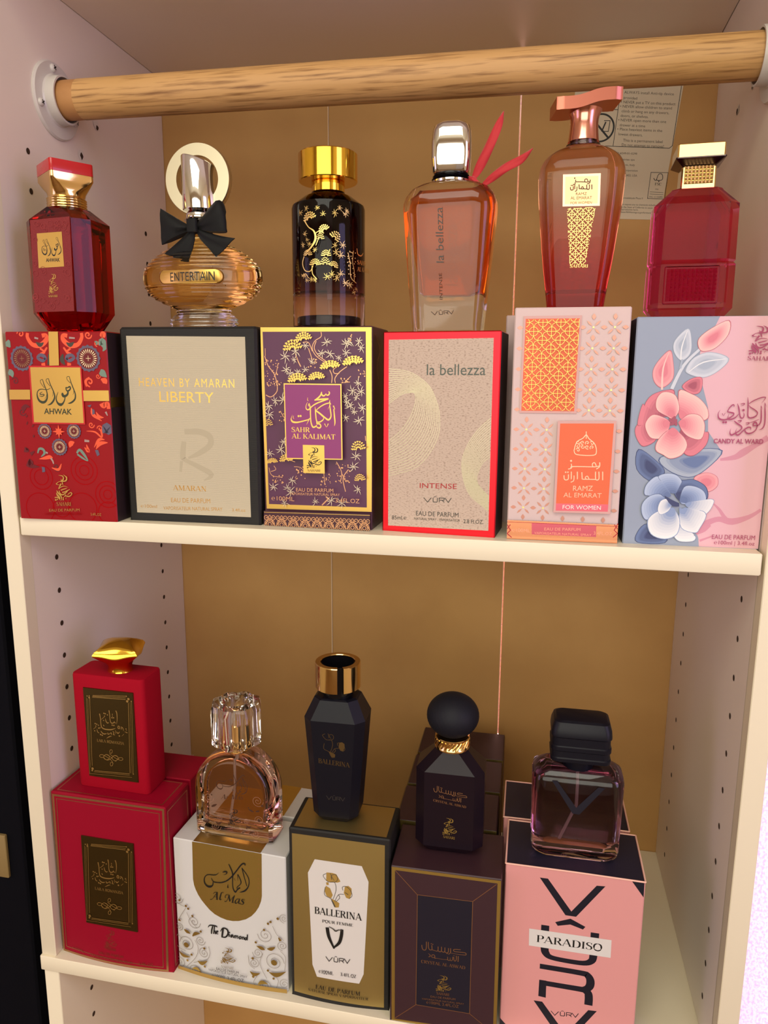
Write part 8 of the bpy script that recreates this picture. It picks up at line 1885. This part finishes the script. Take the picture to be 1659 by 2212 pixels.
# ---- Ballerina
BT = BOX['ballerina'][4] + Z2; t = thing('perfume_bottle', 'tapering black octagonal bottle with open gold ring for a cap', 'perfume bottle', (.2722, .0370, BT), R(1.5))
S_ = [(.0002, .030, .026, .005), (.0060, .0400, .0345, .0065), (.0060, .0400, .0345, .0065), (.0960, .0535, .0405, .0075), (.1130, .0380, .0310, .0070), (.1140, .034, .028, .007)]
mb = MB(); mb.loft([crect(*q[1:4], q[0]) for q in S_], 'black_satin'); mb.build('body', t, 15)
mb = MB(); mb.lathe([(.0132, .1138), (.0132, .1200), (.0138, .1205), (.0138, .1215)], 'black_gloss', 40); mb.build('neck', t)
a0, a1 = R(-62), R(282); n = 60; secs = []
for i in range(n + 1):
    a = a0 + (a1 - a0) * i / n; c, s = math.cos(a), math.sin(a); secs.append([(r * c, r * s, z) for r, z in ((.0146, .1205), (.0190, .1205), (.0196, .1212), (.0196, .1428), (.0192, .1434), (.0150, .1434), (.0146, .1428))])
mb = MB(); mb.loft(secs, 'gold_pale', True); cap = mb.build('cap_ring', t, 30)
mb = MB(); mb.lathe([(.0144, .1206), (.0144, .1420), (.0138, .1424), (.0134, .1300), (.002, .1290)], 'black_gloss', 48); mb.build('cap_core', t, 40)
A = Art(lambda a, b, o: (a * .001 + .0003, -(.01735 + (b * .001 - .006) / .090 * .0030) - o, b * .001), (60, 100)); A.run(ART['b_ballerina']); A.build(t)
# ---- Crystal al Aswad
BT = BOX['crystal'][4] + Z2; t = thing('perfume_bottle', 'black faceted bottle with ribbed black oval stopper and gold twisted collar', 'perfume bottle', (.3718, .0398, BT), R(1))
S_ = [(.0002, .0420, .026, .006), (.0085, .0575, .0395, .0078), (.0760, .0575, .0395, .0078), (.0905, .0300, .0260, .0075), (.0915, .028, .025, .0075)]
mb = MB(); mb.loft([crect(*q[1:4], q[0]) for q in S_], 'dark_glass'); mb.build('body', t, 15)
mb = MB(); mb.lathe([(.0130, .0913), (.0146, .0918), (.0148, .0935), (.0140, .0945), (.0140, .1000), (.0146, .1010), (.0144, .1022), (.012, .1026)], 'gold_pale', 48)
for i in range(26):
    a = 2 * math.pi * i / 26; mb.tube([(.0143 * math.cos(a + k * .10), .0143 * math.sin(a + k * .10), .0942 + k * .0020) for k in range(4)], .0007, 'gold_pale', 6)
mb.build('collar', t, 50)
n = 144; secs = []
for i in range(25):
    ph = -math.pi / 2 + math.pi * (i + .25) / 24.5; z = .1200 + .0186 * math.sin(ph); r = .0215 * math.cos(ph) + .0004
    secs.append([((r * (1 + .012 * math.cos(36 * (2 * math.pi * j / n + .5 * math.sin(ph))))) * math.cos(2 * math.pi * j / n), (r * (1 + .012 * math.cos(36 * (2 * math.pi * j / n + .5 * math.sin(ph))))) * math.sin(2 * math.pi * j / n), z) for j in range(n)])
mb = MB(); mb.loft(secs, 'black_matte'); mb.build('stopper', t, 60)
A = Art(lambda a, b, o: (a * .001 + .0002, -.0198 - o, b * .001), (60, 100)); A.run(ART['b_crystal']); A.build(t)
# ---- Paradiso
BT = BOX['paradiso'][4] + Z2; t = thing('perfume_bottle', 'squat clear bottle of mauve perfume with stepped black cap and dark V', 'perfume bottle', (.4760, .0440, BT), R(1))
S_ = [(.0002, .060, .028, .008), (.0045, .0695, .036, .010), (.008, .0715, .038, .0105), (.069, .0735, .038, .0105), (.0735, .0715, .036, .010), (.0775, .0600, .028, .008)]
mb = MB(); mb.loft([rrect(w_, d_, r_, z_, seg=4) for z_, w_, d_, r_ in S_], 'glass_clear'); mb.build('glass_body', t, 40)
mb = MB(); mb.loft([rrect(w_, d_, r_, z_, seg=4) for z_, w_, d_, r_ in ((.0120, .052, .020, .006), (.0145, .0575, .0245, .008), (.0160, .0585, .0255, .008), (.066, .0605, .0255, .008), (.0700, .058, .023, .008), (.0715, .050, .018, .006))], 'liquid_mauve'); mb.build('liquid', t, 40)
mb = MB(); mb.tube([(0, 0, .079), (.000, 0, .045), (-.012, .0, .014)], .0013, 'tube_clear'); mb.build('dip_tube', t)
mb = MB(); mb.lathe([(.0118, .0772), (.0122, .0780), (.0122, .0870)], 'black_satin', 40); mb.build('neck', t)
sec = []
for z, w_, d_ in ((.0862, .0440, .0290), (.0872, .0475, .0320), (.0900, .0478, .0322), (.0908, .0462, .0308), (.0960, .0462, .0308), (.0968, .0478, .0322), (.1000, .0478, .0322), (.1008, .0462, .0308), (.1075, .0462, .0308), (.1085, .0480, .0325), (.1100, .0480, .0325), (.1150, .0470, .0310), (.1200, .0440, .0270), (.1214, .0400, .0230)): sec.append(rrect(w_, d_, .006, z, .0006, -.001, seg=4))
mb = MB(); mb.loft(sec, 'black_satin'); mb.build('cap', t, 30)
A = Art(lambda a, b, o: (a * .001 - .0012, -.0194 - o, b * .001), (80, 90)); A.run(ART['b_paradiso']); A.build(t)
